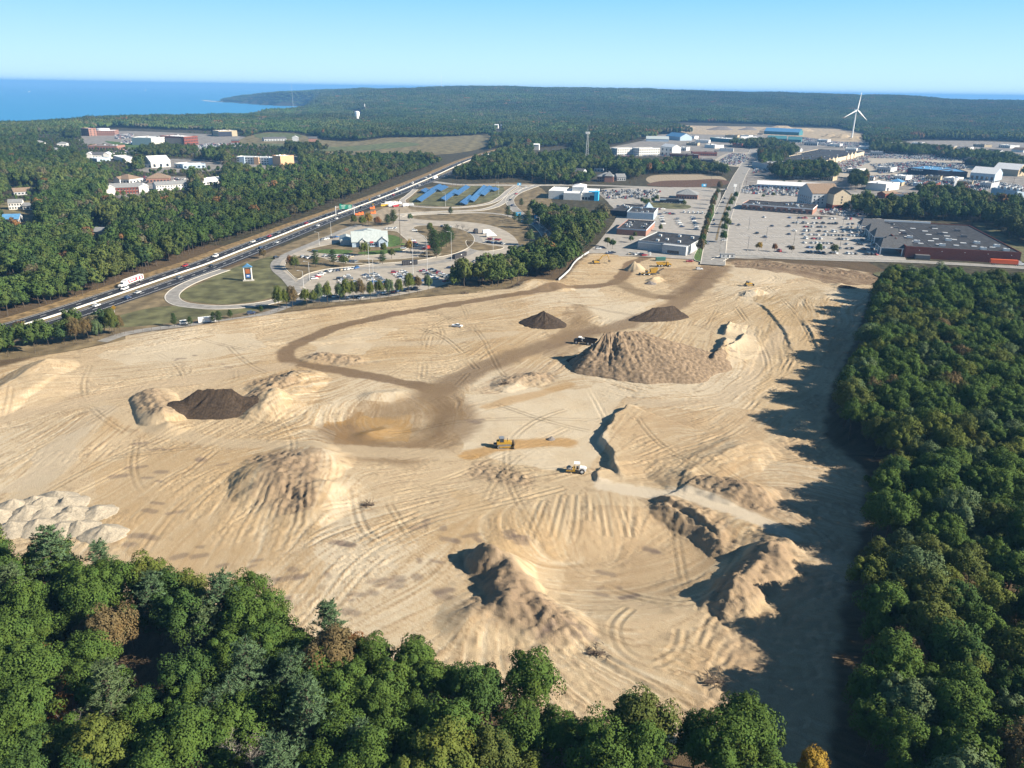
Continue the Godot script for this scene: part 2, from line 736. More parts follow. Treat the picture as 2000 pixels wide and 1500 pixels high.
func site() -> void:
	blotch = noise(5, 0.011, 3)
	var fine := noise(6, 0.06, 3)
	var wide := noise(8, 0.006, 3)
	var crumb := noise(9, 0.28, 3)
	site_edge = poly([-227.2, -300.2, -221.7, -311.9, -214.6, -322.4, -207.9, -335, -196.3, -349.5, -188.5, -359, -172.4, -368.4, -154.3, -382.1, -132.6, -397.9, -104.7, -414, -85.4, -425, -64.9, -435.4, -44.2, -453.7, -32.2, -459.6, -4, -461.4, 10.6, -492.5, 29, -486.5, 37.7, -514, 43.7, -538.9, 55.6, -576.1, 68.1, -577.1, 93.4, -565.8, 130.4, -561.2, 146.5, -549.9, 164.5, -562, 187.1, -561.8, 206, -550.8, 230.9, -538.9, 252.8, -522.6, 269.8, -507, 232, -483.1, 194.5, -410.2, 166.1, -354.9, 141.6, -311.6, 125, -276.8, 113.7, -249.6, 116.3, -238.2, 118.4, -227.9, 110.4, -206.3, 98.8, -184.5, 80.9, -150.6, 72.7, -133.2, 64.1, -114.3, 58.4, -99.6, 45.3, -103.7, 34.3, -108.6, 20.5, -111.9, 1, -117.9, -12.8, -126, -31.9, -131.6, -48, -134.5, -63.7, -144.4, -83.1, -148.5, -105, -155.9, -126, -159.5, -137.4, -161.4])
	var total := NX * NZ
	hgt.resize(total)
	col.resize(total)
	lic.resize(total)
	rough_mask.resize(total)
	rough_mask.fill(1.0)
	sand_mask.resize(total)
	scratch.resize(total)
	scratch.fill(1e9)
	side_of.resize(total)
	along.resize(total)
	torn.resize(total)

	flow_field([
		poly([-223.1, -321.3, -175.2, -330.7, -115, -374.1]), poly([-116.2, -378.6, -58, -416.7, 18, -462.8]), poly([-185.3, -294.2, -148.3, -311.4, -108.5, -334]), poly([-94.5, -334.6, -61.3, -363.9, -26.8, -378.9, 2.2, -380.4]),
		poly([-80.4, -314.5, -51.3, -329.5, -23.5, -330.8, -5.4, -362.6]), poly([-84.1, -375.8, -41.2, -392.1, -0.7, -420.1]), poly([-185.9, -254.9, -168.9, -275.3, -140.3, -287.5]), poly([-162.4, -222.8, -161.4, -238.4, -161.6, -251.3]),
		poly([-150.7, -251.7, -141.9, -212.9, -144.1, -203]), poly([-122.9, -203.7, -113.2, -228.2, -101.7, -253.5]), poly([-111.2, -189.2, -104, -214.1, -81.3, -229.3]), poly([-101.3, -171.4, -98.5, -204.4, -86.8, -225.4]),
		poly([-82.9, -156.4, -81.9, -184.6, -80.2, -214.9]), poly([-68.4, -150.8, -68.2, -177.2, -68.3, -196.2]), poly([-72.4, -190.3, -67.8, -205.4, -66.1, -229.8]), poly([-58.7, -172.6, -58.6, -193.6, -57.7, -215.6]),
		poly([-66.4, -163.2, -52.4, -180.2, -35, -194.3, -15.1, -207.1, 10.2, -217.9]), poly([-44.4, -157.4, -32.5, -178.2, -14.3, -194.9, 13.1, -208, 26.6, -218.4]), poly([-51.6, -147.4, -39, -168.5, -27, -178.4]),
		poly([-30.2, -147.9, -18.1, -158.1, -8.7, -171.6]), poly([-33.6, -140.7, -20.7, -148.2, -9.1, -154.3]), poly([-21.1, -132.7, -15.1, -139.4, -5.2, -148.6]), poly([-7.1, -139.6, -4.4, -126.9]), poly([0.9, -141.5, 2, -127]),
		poly([13.1, -177, 13.1, -192.9, 16.2, -208.1]), poly([21.6, -179.7, 21.5, -196, 22.6, -209.9]), poly([6.1, -174.4, 3.5, -189.8, 6.7, -201.5]), poly([28.6, -179.9, 29, -196.2, 27.2, -208.4]), poly([-4.9, -179, -6.9, -195.2, 0.5, -206]),
		poly([0.7, -169.5, 20.5, -167.8, 41.7, -175.4, 60, -194.3]), poly([12.4, -163.1, 32.8, -161.5, 52.1, -173.2, 65.2, -191.6]), poly([19.1, -151, 34.9, -151.4, 52.1, -162, 67.2, -178.5]),
		poly([16.1, -143.6, 26.4, -133.7, 39.2, -126.4, 48.5, -118.2]), poly([5.4, -138.2, 17, -127.4, 31.3, -117.9]), poly([29.1, -137, 41.9, -144.2, 56.5, -164.3]), poly([43.1, -134.1, 49.1, -149.9, 63.1, -168.9]),
		poly([38.8, -212, 52.5, -209.2, 68.2, -197.4, 77.7, -185.2]), poly([39.1, -226, 55.8, -234.1, 77.5, -251.3, 99.7, -275.8]), poly([43.6, -245.8, 56.1, -255, 66.4, -250.9, 79.8, -260.4, 95.7, -275.7]), poly([33.6, -237.2, 40.2, -254.4, 48.6, -273.8, 60.5, -279.4, 87.7, -283.2]),
		poly([46.3, -219.1, 53, -237.9, 60.8, -250.7]), poly([52.2, -215.8, 63.6, -230.5, 81.4, -238.9, 103.6, -252.3]), poly([85, -280.4, 103.5, -309.9, 123.2, -352.8, 151.8, -418.1]), poly([97.2, -280.9, 121.2, -323.7, 147.1, -379.1, 177.7, -441.9]),
		poly([104.1, -336.8, 120.2, -386.7, 147.4, -452, 178.7, -500.9]), poly([95.2, -261, 119.4, -298.5, 145.5, -346.2]), poly([106.6, -386, 137.4, -428.1, 177, -466.4]), poly([98.1, -437.1, 145.1, -477.5, 195, -480.8]), poly([158.3, -538.8, 182.7, -524.1, 208.4, -481.6]),
		poly([-19.5, -271.1, 2.1, -287.8, 32.2, -300.7, 49.9, -289.8]), poly([-18.2, -252.2, 9.7, -262.4, 35.7, -273.3]), poly([-20.2, -231.4, 0.4, -236.1, 24, -249.4]), poly([-21, -220.3, 0.4, -226.5, 27.6, -229.3]), poly([-61.9, -233.9, -40.7, -230.7, -20.5, -235.3]),
		poly([-63.5, -285.1, -51.9, -303.1, -31.4, -292.1, -21.4, -271, -25.1, -247.6, -41.3, -234.6, -59.4, -246.3, -68.1, -269.1, -63.5, -285.1]), poly([-101.7, -253.5, -90.8, -273.3, -73.6, -284.7]), poly([-106.3, -272.7, -92.9, -295.3, -86.9, -304.6]), poly([-83.7, -237.1, -73, -250.2, -61.2, -246.2]),
		poly([0, -305.3, 18.6, -332.8, 35.3, -364.6]), poly([-22.6, -317.1, -0.3, -346.7, 26, -381.7]), poly([31.2, -421.9, 58.9, -434.8, 89.3, -473.9]), poly([47.2, -471.2, 77.6, -460.1, 115.2, -489.4]), poly([45.2, -530.6, 70.5, -532.4, 123.4, -528]), poly([47.4, -382.8, 75.1, -424.5, 93.5, -461.1]),
		poly([60, -194.3, 71.9, -194.6, 81.1, -186.6]), poly([86.1, -231.3, 102.1, -228.1, 112.8, -221.2]), poly([67.9, -181.1, 84, -179, 94.2, -176.8]), poly([52.7, -140.9, 63.8, -139.5, 73.5, -138]), poly([-135.5, -188.5, -122.7, -188.8, -115.4, -197.7]), poly([-204.6, -284.7, -207.1, -302.3, -201.2, -318.9]),
	])
	lic_noise.resize(total)
	var r := RandomNumberGenerator.new()
	r.seed = 99
	for j in NZ:
		for i in NX:
			lic_noise[j * NX + i] = r.randf() * 1.35 + (fine.get_noise_2d(i * 4.0, j * 4.0) * 0.5 + 0.5) * 0.2
	lic_rows.resize(NZ)
	var task := WorkerThreadPool.add_group_task(lic_row, NZ)
	WorkerThreadPool.wait_for_group_task_completion(task)
	for j in NZ:
		var row: PackedFloat32Array = lic_rows[j]
		for i in NX:
			lic[j * NX + i] = clampf(0.5 + (row[i] - 0.775) * 3.3, 0.0, 1.0)
	lic_rows.clear()

	# sand, where the wood was cleared; leaf litter elsewhere
	var tan_ := Color(0.50, 0.392, 0.255)
	var gold := Color(0.45, 0.325, 0.185)
	var pale := Color(0.57, 0.485, 0.36)
	var grey := Color(0.36, 0.28, 0.19)
	var rake := Color(0.30, 0.215, 0.135)
	var chalk := Color(0.58, 0.49, 0.35)
	var umber := Color(0.165, 0.11, 0.066)
	var litter := Color(0.12, 0.088, 0.055)
	var coarse := PackedFloat32Array()
	for j in CZ:
		for i in CX:
			var p := Vector2(X0 + i * CC * CELL, Z0 - j * CC * CELL)
			var best := 1e9
			for k in site_edge.size():
				best = minf(best, p.distance_squared_to(Geometry2D.get_closest_point_to_segment(p, site_edge[k], site_edge[(k + 1) % site_edge.size()])))
			coarse.append(clampf(sqrt(best) * (1.0 if Geometry2D.is_point_in_polygon(p, site_edge) else -1.0), -12.0, 12.0))
	for j in NZ:
		var fj := float(j) / CC
		var cj := int(fj)
		fj -= cj
		for i in NX:
			var fi := float(i) / CC
			var ci := int(fi)
			fi -= ci
			var q := cj * CX + ci
			var k := j * NX + i
			var x := gx(i)
			var z := gz(j)
			var s := lerpf(lerpf(coarse[q], coarse[q + 1], fi), lerpf(coarse[q + CX], coarse[q + CX + 1], fi), fj)
			sand_mask[k] = smoothstep(-2.0, 6.0, s)
			var b1 := blotch.get_noise_2d(x, z)
			var b2 := wide.get_noise_2d(x + 90.0, z)
			var c := tan_.lerp(gold, smoothstep(0.0, 0.6, b1 + (lic[k] - 0.5) * 0.9)).lerp(pale, smoothstep(0.0, 0.55, b2 + (0.5 - lic[k]) * 0.8))
			c = c.lerp(rake, smoothstep(0.66, 0.92, lic[k]) * 0.6).lerp(chalk, smoothstep(0.30, 0.06, lic[k]) * 0.45)
			var f := fine.get_noise_2d(x * 2.0, z * 2.0)
			if f > 0.34:
				c = c.lerp(grey * 0.7, smoothstep(0.34, 0.55, f) * 0.4)
			col[k] = c
			rough_mask[k] = 0.12 + 0.95 * smoothstep(-0.25, 0.45, blotch.get_noise_2d(x * 2.3 + 500.0, z * 2.3) + 0.35 * fine.get_noise_2d(x, z))
			hgt[k] = b2 * 1.1 + b1 * 0.7

	shape_site(pale, gold, grey, umber)
	var clod := RandomNumberGenerator.new()
	clod.seed = 17

	for k in total:
		var x := X0 + (k % NX) * CELL
		var z := Z0 - (k / NX) * CELL
		var s := sand_mask[k]
		hgt[k] += (lic[k] - 0.5) * 0.44 * rough_mask[k]
		hgt[k] += (crumb.get_noise_2d(x * 1.6, z * 1.6) * 0.16 + clod.randf_range(-0.035, 0.035)) * (0.25 + 0.75 * rough_mask[k])
		if torn[k] > 0.02:
			hgt[k] += torn[k] * (crumb.get_noise_2d(x, z) * 1.1 + crumb.get_noise_2d(x * 2.7 + 40.0, z * 2.7) * 0.45)
		hgt[k] = maxf(hgt[k] * s, -4.0) + (1.0 - s) * 0.02
		var ragged := smoothstep(0.15, 0.75, s + fine.get_noise_2d(x * 1.5, z * 1.5) * 0.3)
		var l := litter * (0.8 + 0.5 * lic[k]) if s < 1.0 else litter
		col[k] = l.lerp(col[k], ragged)
	# the rim of the sheet meets the ground around it
	for i in NX:
		for j in [0, 1, NZ - 2, NZ - 1]:
			hgt[j * NX + i] = minf(hgt[j * NX + i], 0.0)
	var vs := PackedVector3Array()
	var ns := PackedVector3Array()
	var ids := PackedInt32Array()
	vs.resize(total)
	ns.resize(total)
	for j in NZ:
		for i in NX:
			var k := j * NX + i
			vs[k] = Vector3(gx(i), hgt[k], gz(j))
			var hx := hgt[k + (1 if i < NX - 1 else 0)] - hgt[k - (1 if i > 0 else 0)]
			var hz := hgt[k + (NX if j < NZ - 1 else 0)] - hgt[k - (NX if j > 0 else 0)]
			ns[k] = Vector3(-hx, 2.0 * CELL, hz).normalized()
	for j in NZ - 1:
		var wide_ := 90.0 + 0.85 * absf(gz(j))
		for i in NX - 1:
			if absf(gx(i)) > wide_:
				continue
			var a := j * NX + i
			ids.append(a); ids.append(a + NX); ids.append(a + 1)
			ids.append(a + 1); ids.append(a + NX); ids.append(a + NX + 1)
	var arr := []
	arr.resize(Mesh.ARRAY_MAX)
	arr[Mesh.ARRAY_VERTEX] = vs
	arr[Mesh.ARRAY_NORMAL] = ns
	arr[Mesh.ARRAY_COLOR] = col
	arr[Mesh.ARRAY_INDEX] = ids
	var m := ArrayMesh.new()
	m.add_surface_from_arrays(Mesh.PRIMITIVE_TRIANGLES, arr)
	structure("cleared_ground", m, M.soil)
	lic_noise.clear()
	flow_x.clear()
	flow_z.clear()


func shape_site(pale: Color, gold: Color, grey: Color, umber: Color) -> void:
	var dirt := Color(0.20, 0.14, 0.085)
	var ochre := Color(0.40, 0.23, 0.075)
	# pale, scraped floors and yellow patches
	patch(poly([-20.5, -286.9, 8.4, -293.8, 40.8, -301, 49.5, -287, 36.1, -258.8, 29.2, -237.1, 25.3, -221.9, 0.4, -226.5, -16.8, -231.6]), pale, 0.75, 0.75, 0.25)
	patch(poly([46.7, -417.4, 73.9, -435.7, 92.3, -454.8, 72.6, -408.4, 52.7, -383.1, 43.4, -396.8]), pale, 0.7, 0.4)
	patch(poly([35.5, -463.9, 55, -469.1, 54.1, -446.3, 38.6, -442.9]), pale, 0.7, 0.5)
	patch(poly([-186.6, -330.2, -163.2, -346.4, -127.6, -364.7, -113, -341.2, -141.3, -321.7, -171.5, -313.6]), pale, 0.6, 0.5)
	patch(poly([-155.9, -223, -156.8, -242.7, -147.1, -251.8, -141.2, -223.5, -144.1, -203, -152, -205.9]), Color(0.50, 0.42, 0.31), 0.65, 0.5)
	patch(poly([-99.3, -353.7, -78, -371.7, -58.1, -377.2, -71.1, -335.8, -90.4, -327.6]), pale, 0.5, 0.4)
	patch(poly([150.9, -538.2, 177.3, -553.9, 202.9, -542, 189.1, -501.6, 155.1, -478.2, 142.2, -491.2]), pale, 0.6, 0.4)
	patch(poly([112, -386.3, 131.3, -406.6, 118.6, -337.5, 95.7, -322.5]), pale, 0.45)
	patch(poly([-67.8, -259.5, -54.5, -269.7, -43.2, -246.9, -51.6, -234.2, -62.9, -241.9]), ochre, 0.7, 0.6)
	patch(poly([-61.3, -274.5, -28.7, -286.6, -21.1, -266.1, -26.5, -243.3, -44.4, -232.5, -58.5, -242.1]), Color(0.27, 0.18, 0.095), 0.6, 0.9, 0.2)
	patch(poly([-57.5, -264.6, -40.9, -270.2, -36, -247.2, -45.5, -239.3, -55.8, -246.4]), Color(0.42, 0.26, 0.10), 0.55, 0.8, 0.2)
	patch(poly([28.3, -421.8, 44.7, -382.7, 30.4, -333.3, 11.5, -332.4, 22.9, -372.6]), Color(0.25, 0.18, 0.11), 0.55)
	patch(poly([99.5, -534.5, 143.5, -537.7, 125.3, -476.3, 94.6, -467.7]), Color(0.30, 0.21, 0.12), 0.6)
	patch(poly([144.2, -451.8, 195, -480.8, 188.6, -431.1, 150.2, -388.3, 133.8, -387.4]), Color(0.36, 0.26, 0.14), 0.5)
	patch(poly([30.4, -333.3, 12.9, -302.8, -8.2, -287.4, -20.9, -292.5, 2.2, -318.2]), Color(0.40, 0.30, 0.20), 0.5)
	patch(poly([-141.2, -223.5, -113, -236, -80.2, -225.6, -51.3, -193.8, -46.9, -157.4, -72, -150.7, -110.2, -178.6]), gold, 0.5)
	patch(poly([-18.5, -210.2, 12.5, -195.7, 20.9, -172.4, 0.7, -174.2, -18.7, -178.6]), gold, 0.4)
	patch(poly([42.7, -273.5, 86.3, -277.9, 103.7, -276, 82.6, -231.2, 75.8, -197.6, 54.8, -212.5, 36.4, -218.7, 33.6, -237.2]), Color(0.40, 0.29, 0.175), 0.5)
	patch(poly([24.8, -199.1, 46.4, -201.2, 60.1, -183.4, 51.6, -159.9, 32.1, -157.3, 13.8, -165.3]), Color(0.38, 0.275, 0.165), 0.55)
	patch(poly([-77.1, -229.5, -66.3, -231.8, -56.9, -215.7, -57.5, -189.4, -69.1, -189, -77.1, -205.1]), Color(0.33, 0.245, 0.16), 0.65, -0.3)
	patch(poly([-201.3, -279.3, -201.9, -312.2, -182.8, -297.3, -173.8, -270, -188, -264.4]), Color(0.40, 0.31, 0.20), 0.4)
	patch(poly([128.5, -427.6, 164.4, -429.7, 142.7, -338.7, 107.8, -276.1, 95.2, -280.8, 118.6, -337.5]), Color(0.40, 0.30, 0.18), 0.45)
	# brown weedy bank below the shop road
	patch(poly([161.2, -563.5, 206.6, -552.6, 246.9, -525.4, 269.1, -505.5, 231.1, -488.6, 206.1, -492.6, 187.8, -518.1, 157.4, -535.3]), Color(0.19, 0.13, 0.085), 0.85)
	# rougher, browner soil beside the wood
	patch(poly([79.6, -210.1, 113.1, -214.4, 97.7, -181.9, 70.8, -128.5, 61, -106.2, 44, -105.9, 47.1, -132.6, 64.4, -160.2]), Color(0.36, 0.265, 0.17), 0.5)
	patch(poly([106.7, -261.5, 118.6, -252.9, 116.1, -221.4, 89.2, -210.4, 82.6, -231.2]), Color(0.40, 0.30, 0.19), 0.4)

	# haul roads of packed dark soil
	spread(poly([98, -566.1, 82.5, -541.8, 76.3, -516.7, 67, -489.1, 55.8, -477.2, 24.3, -461.9, -0.8, -446.5, -30.2, -429.5, -57.2, -410.4, -81, -387.1, -93.4, -370.9, -100, -356.1, -104, -341.6, -103.7, -330.6, -98, -321.7, -87.7, -316.8, -70.5, -309.7, -51.7, -301.8, -31.2, -290.9]), 8.5, umber, 0.85, 0.9, 0.22)
	spread(poly([-31.2, -290.9, -25.7, -299.4, -13.6, -317.5, 2.2, -337.8, 19.7, -357.2, 36, -373.3, 52.7, -383.1, 68.7, -401.1, 89.9, -425.4, 106.5, -455.6, 132.2, -505.1, 149.1, -538.1]), 13.0, Color(0.20, 0.14, 0.088), 0.8, 0.85, 0.4)
	spread(poly([67, -489.1, 75.2, -465.1, 85.6, -451.9, 101, -451.6, 118.8, -475.8, 134, -512.9]), 11.0, Color(0.23, 0.165, 0.10), 0.75, 0.8, 0.4)
	spread(poly([91.2, -448.6, 110.6, -475.3, 130.6, -520.5, 140, -546]), 9.0, umber, 0.6, 0.8, 0.3)
	spread(poly([-31.2, -290.9, -22.8, -276.1, -20.7, -256.6, -26.3, -241.2, -35.8, -232.8, -50.3, -236.3, -62.1, -250.6]), 16.0, Color(0.21, 0.142, 0.082), 0.75, 0.5, 0.5)
	spread(poly([-31.2, -290.9, -41.6, -275.3, -46.8, -270]), 12.0, Color(0.25, 0.18, 0.11), 0.6, 0.5, 0.5)
	spread(poly([37.1, -422.3, 38.3, -401.4, 28.1, -372.8, 19.8, -359.7]), 9.0, Color(0.27, 0.19, 0.11), 0.6, 0.5, 0.5)
	spread(poly([-13.5, -233.6, 0.3, -240.9, 11.1, -243.8, 19.1, -244.1]), 7.0, ochre, 0.75, 0.2, 0.3)
	spread(poly([-9.8, -274, 10.4, -288.2, 23.5, -299.1]), 6.0, ochre, 0.5, 0.2, 0.3)
	# dusty tracks
	spread(poly([29.3, -213.4, 41.6, -209.5, 52, -206.6, 61.5, -200.8, 70, -193.2, 78, -183.9]), 7.5, Color(0.52, 0.425, 0.30), 0.8, 0.85, 0.25)
	spread(poly([-189, -253.9, -176.7, -264.8, -166.1, -273.9, -152.4, -286.9, -125.3, -302.9, -99, -316.9]), 10.0, Color(0.48, 0.38, 0.26), 0.7, 0.8, 0.3)
	spread(poly([-158.5, -270.6, -138.4, -256.7, -119, -246.3, -100.4, -239.8, -76.5, -236.5, -51.5, -233.5, -23.8, -233.3]), 8.0, Color(0.50, 0.40, 0.27), 0.75, 0.75, 0.3)
	spread(poly([-141.1, -195.5, -147, -216.1, -151.6, -242.9, -154.1, -265.7]), 9.0, Color(0.48, 0.40, 0.29), 0.6, 0.7, 0.3)
	spread(poly([46.7, -281.5, 60.5, -279.4, 79.5, -282.8, 96.5, -300.5, 116.2, -337.4, 142, -387.9]), 7.0, Color(0.46, 0.37, 0.26), 0.65, 0.6, 0.4)
	spread(poly([-89.8, -334.8, -68.9, -349.6, -37.5, -354.4, -0.4, -371.4]), 8.0, Color(0.52, 0.43, 0.31), 0.55, 0.7, 0.3)

	# heaps and ridges of sand
	mound(poly([-197.4, -264, -198.3, -287.8, -199.7, -310.3]), 4.2, 12.0, 0.9, 0.05)
	mound(poly([-187.9, -277.2, -187.4, -294.1]), 2.6, 15.0)
	mound(poly([-140.8, -279.2, -133.6, -266.5, -128.7, -259.5]), 3.8, 8.5, 0.55, 0.06)
	mound(poly([-127.3, -256.2, -122.6, -250.5]), 2.2, 8.0)
	mound(poly([-93.2, -265.2, -92.4, -272.2]), 3.0, 8.0, 1.0, 0.3)
	mound(poly([-97, -281, -89.5, -298.4]), 4.2, 12.0, 1.0, 0.3)
	mound(poly([-88.8, -273.4]), 3.0, 13.0, 1.1, 0.3)
	mound(poly([-73, -215.1, -67.1, -220.6]), 4.8, 17.0, 1.0, 0.2)
	mound(poly([-67.8, -205.4, -59.7, -198]), 3.2, 14.0, 1.1, 0.2)
	mound(poly([-55.5, -205.8]), 2.6, 12.0)
	mound(poly([-88.1, -327.7, -73.7, -324.9]), 2.2, 8.0, 1.0, 0.35)
	mound(poly([8.6, -468.7, 26.1, -467.2]), 3.6, 12.0, 1.1, 0.15)
	mound(poly([-54.8, -282.7, -47, -284.7]), 1.6, 7.0)
	mound(poly([-50.8, -248.8, -45.8, -252.1]), 1.4, 6.5)
	mound(poly([0, -299.3, 8.7, -304.5]), 2.4, 9.0, 1.0, 0.4)
	mound(poly([84.9, -520.4]), 3.2, 6.5, 1.0)
	mound(poly([90.5, -490.6, 94.3, -493.8]), 2.6, 5.0)
	mound(poly([145.4, -458.1, 149.7, -462.1]), 2.4, 6.0, 1.0, 0.4)
	mound(poly([210.1, -485.8]), 2.0, 6.0)
	# the broad fill on the eastern side, with its torn edge
	scarp(poly([35.4, -217, 33.1, -223.9, 32.5, -235.2, 30.8, -244.5, 33.7, -254.1, 40.1, -268.5, 49.5, -280]), 2.8, 22.0)
	scarp(poly([87.6, -322.1, 93.3, -336.3, 101.7, -355.7, 103.5, -368.1]), 3.2, 7.0)
	scarp(poly([106.5, -372.6, 114, -393.9]), 3.4, 4.0)
	scarp(poly([93.3, -336.3, 108, -356, 118.2, -377.6]), 2.4, 5.0)
	scarp(poly([25.5, -214.9, 29.4, -226.4]), 1.4, 6.0)
	scarp(poly([58.8, -183.9, 53.9, -193.5, 46.4, -201.2, 41.4, -206.3]), 2.0, 12.0)
	scarp(poly([131.9, -345.5, 139, -378.6, 143.1, -417.6, 140.8, -439.7]), 1.0, 8.0)
	scarp(poly([142.7, -338.7, 150.6, -370.5, 157, -408.1]), 0.9, 7.0)
	mound(poly([56.2, -219.4, 68.4, -228.8, 79.6, -238.9]), 2.2, 12.0, 1.0, 0.2)
	mound(poly([62.6, -211.8, 68.3, -209.1, 73.7, -206.1]), 3.8, 8.5, 0.9, 0.35)
	mound(poly([46.1, -199.7, 53.6, -192.4, 58.3, -181.8]), 2.4, 6.0, 1.0, 0.45)
	mound(poly([52.6, -153.8, 59.2, -162.2, 67.9, -171.8]), 3.3, 8.0, 0.85, 0.4)
	mound(poly([55.4, -160, 58.8, -154]), 2.6, 7.0, 0.9, 0.4)
	mound(poly([68.9, -174.9, 74.2, -178.7]), 2.0, 7.0, 1.0, 0.5)
	# the torn heap in the foreground
	mound(poly([-1.2, -166.1, 0.8, -160.7]), 5.0, 9.0, 0.8, 0.25)
	mound(poly([2.7, -156.6, 9.7, -146.1]), 3.4, 10.0, 1.0, 0.3)
	mound(poly([-1, -148.7, -7.5, -146.6]), 2.6, 11.0, 1.1, 0.2)
	mound(poly([-7.4, -172.8, -6.5, -167]), 3.2, 4.0, 0.7, 0.3)
	# hollows: the scraped bowl east of it
	touch(smooth(poly([19.4, -170, 31.8, -172.7, 45.4, -180.4])), 26.0)
	for k in touched:
		hgt[k] -= 3.4 * smoothstep(26.0, 5.0, sqrt(scratch[k]))
	touch(smooth(poly([-56.6, -259.9, -38, -263])), 22.0)
	for k in touched:
		hgt[k] -= 1.2 * smoothstep(22.0, 6.0, sqrt(scratch[k]))
	# torn, darker soil on the worked faces
	for l in [poly([-3.2, -164.9, 0.8, -155.5, 5.6, -148.8]), poly([-0.4, -150.6, 10.2, -143.4]), poly([56.7, -160, 69.9, -173.7]), poly([69.6, -208.1, 73.7, -200.5]), poly([-102.5, -272.8, -91.3, -289.5]), poly([-141.6, -276.5, -128.3, -259.5]), poly([-8.6, -169.3, -4.4, -162.7]), poly([158.3, -552.5, 201.8, -538.5]), poly([201.8, -538.5, 240, -509.5]), poly([-79.6, -223.8, -64.2, -215.4]), poly([46.4, -201.2, 54, -194.1, 58.7, -183.4]), poly([61.3, -209.5, 72.6, -202]), poly([52.6, -153.8, 68.1, -172.5]), poly([0.8, -158.6, 9.7, -145.2]), poly([-70.6, -215.2, -60.8, -196.4]), poly([-88.1, -327.7, -71.2, -324.3]), poly([-103.4, -294.8, -89, -304.5]), poly([0, -299.3, 13.1, -307.2]), poly([-6.4, -150.4, 0.8, -152.5]), poly([-8.7, -222.5, 2.1, -215.9])]:
		spread(l, 11.0, Color(0.27, 0.20, 0.135), 0.62, -0.5, 0.5)
	spread(poly([29.3, -213.4, 41.6, -209.5, 52, -206.6, 61.5, -200.8, 70, -193.2, 78, -183.9]), 6.4, Color(0.58, 0.50, 0.385), 0.95, 0.95, 0.18)
	for k in touched:
		if scratch[k] < 20.0:
			torn[k] = 0.0
	# wheel and blade marks that can be followed by eye
	for l in [poly([-51.5, -226.6, -45.3, -196.9, -38.5, -180.6, -27.7, -173.5]), poly([-74.6, -229.6, -73, -215.1, -73.4, -196.1]), poly([-71.5, -227.8, -66.3, -205.4, -63.7, -190.6]), poly([-68.5, -226, -62.4, -202.4, -59.3, -185.2]), poly([-64.3, -222.5, -58.6, -193.6]), poly([-105.8, -210.7, -107.1, -186.5, -106.6, -171.3]), poly([-99.5, -232.5, -104.6, -204.2]),
			poly([20.8, -206.6, 18.8, -190.3, 16, -179.6]), poly([23.9, -206.7, 22.7, -193.2]), poly([16.1, -206.5, 12, -184.6]), poly([27.1, -206.8, 27.3, -187.8]), poly([9.8, -203.1, 4.9, -181.8]), poly([31.8, -207, 33.8, -188]),
			poly([71.7, -189.1, 62.4, -171.2, 49.6, -151.8, 43.1, -139]), poly([68.8, -189, 58.3, -171.1, 45.9, -151.7]), poly([29.1, -153.2, 24.5, -145.6, 25.1, -136.9, 30.7, -133, 37, -137.2, 39.5, -144.1]), poly([0.9, -135.6, 9.9, -137.4, 18.8, -135.2, 28.8, -127.6, 36.6, -119.3]),
			poly([13.2, -179.5, 26.6, -163.5, 41.8, -155.5, 58.6, -162.2]), poly([128.5, -427.6, 123.1, -369.1, 114.2, -323.3, 95.2, -280.8]), poly([161.7, -478.6, 157, -408.1, 142.7, -338.7]), poly([172.6, -453.5, 161.2, -388.9]), poly([-47.7, -377.7, -33.1, -361.1, -15.9, -317.4]), poly([-96.4, -342, -75.6, -359, -51.2, -364.4]), poly([-41.1, -364.9, -39.8, -330, -37.9, -303.7]),
			poly([-7.9, -224.4, 10.4, -223.2, 27.4, -227.4]), poly([-39.4, -170.8, -24.1, -189, -5.5, -199.6, 16.4, -211.3]), poly([-47.9, -161.5, -40.8, -178, -26.2, -194.6]), poly([121.2, -323.7, 152.4, -379.3]), poly([91.7, -275.5, 114.7, -310.4, 131.9, -345.5]), poly([60.1, -238.2, 72.7, -246.9, 85.6, -260.7]), poly([-96, -171.6, -96.9, -189.6, -93.6, -207.8]),
			poly([25.5, -127.5, 34.8, -120.6, 40.1, -112.9]), poly([14.8, -141.8, 22.9, -132.1, 32.5, -124.8])]:
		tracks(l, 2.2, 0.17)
	# tyre marks of trucks that crossed the sand in all directions
	var way := RandomNumberGenerator.new()
	way.seed = 61
	for k in 95:
		var p := Vector2(way.randf_range(-210.0, 150.0), way.randf_range(-500.0, -140.0))
		if not Geometry2D.is_point_in_polygon(p, site_edge):
			continue
		var head := way.randf_range(0.0, TAU)
		var bend := way.randf_range(-0.02, 0.02)
		var l := PackedVector2Array()
		for q in way.randi_range(12, 40):
			l.append(p)
			p += Vector2(cos(head), sin(head)) * 2.5
			head += bend + way.randf_range(-0.03, 0.03)
			bend = clampf(bend + way.randf_range(-0.006, 0.006), -0.05, 0.05)
			if not Geometry2D.is_point_in_polygon(p, site_edge):
				break
		if l.size() > 6:
			for sd in [-0.95, 0.95]:
				var m := PackedVector2Array()
				for q in l.size():
					var d := (l[mini(q + 1, l.size() - 1)] - l[maxi(q - 1, 0)]).normalized()
					m.append(l[q] + Vector2(-d.y, d.x) * sd)
				rut(m, 0.42, 0.10, 0.78 if k % 3 else 1.14)
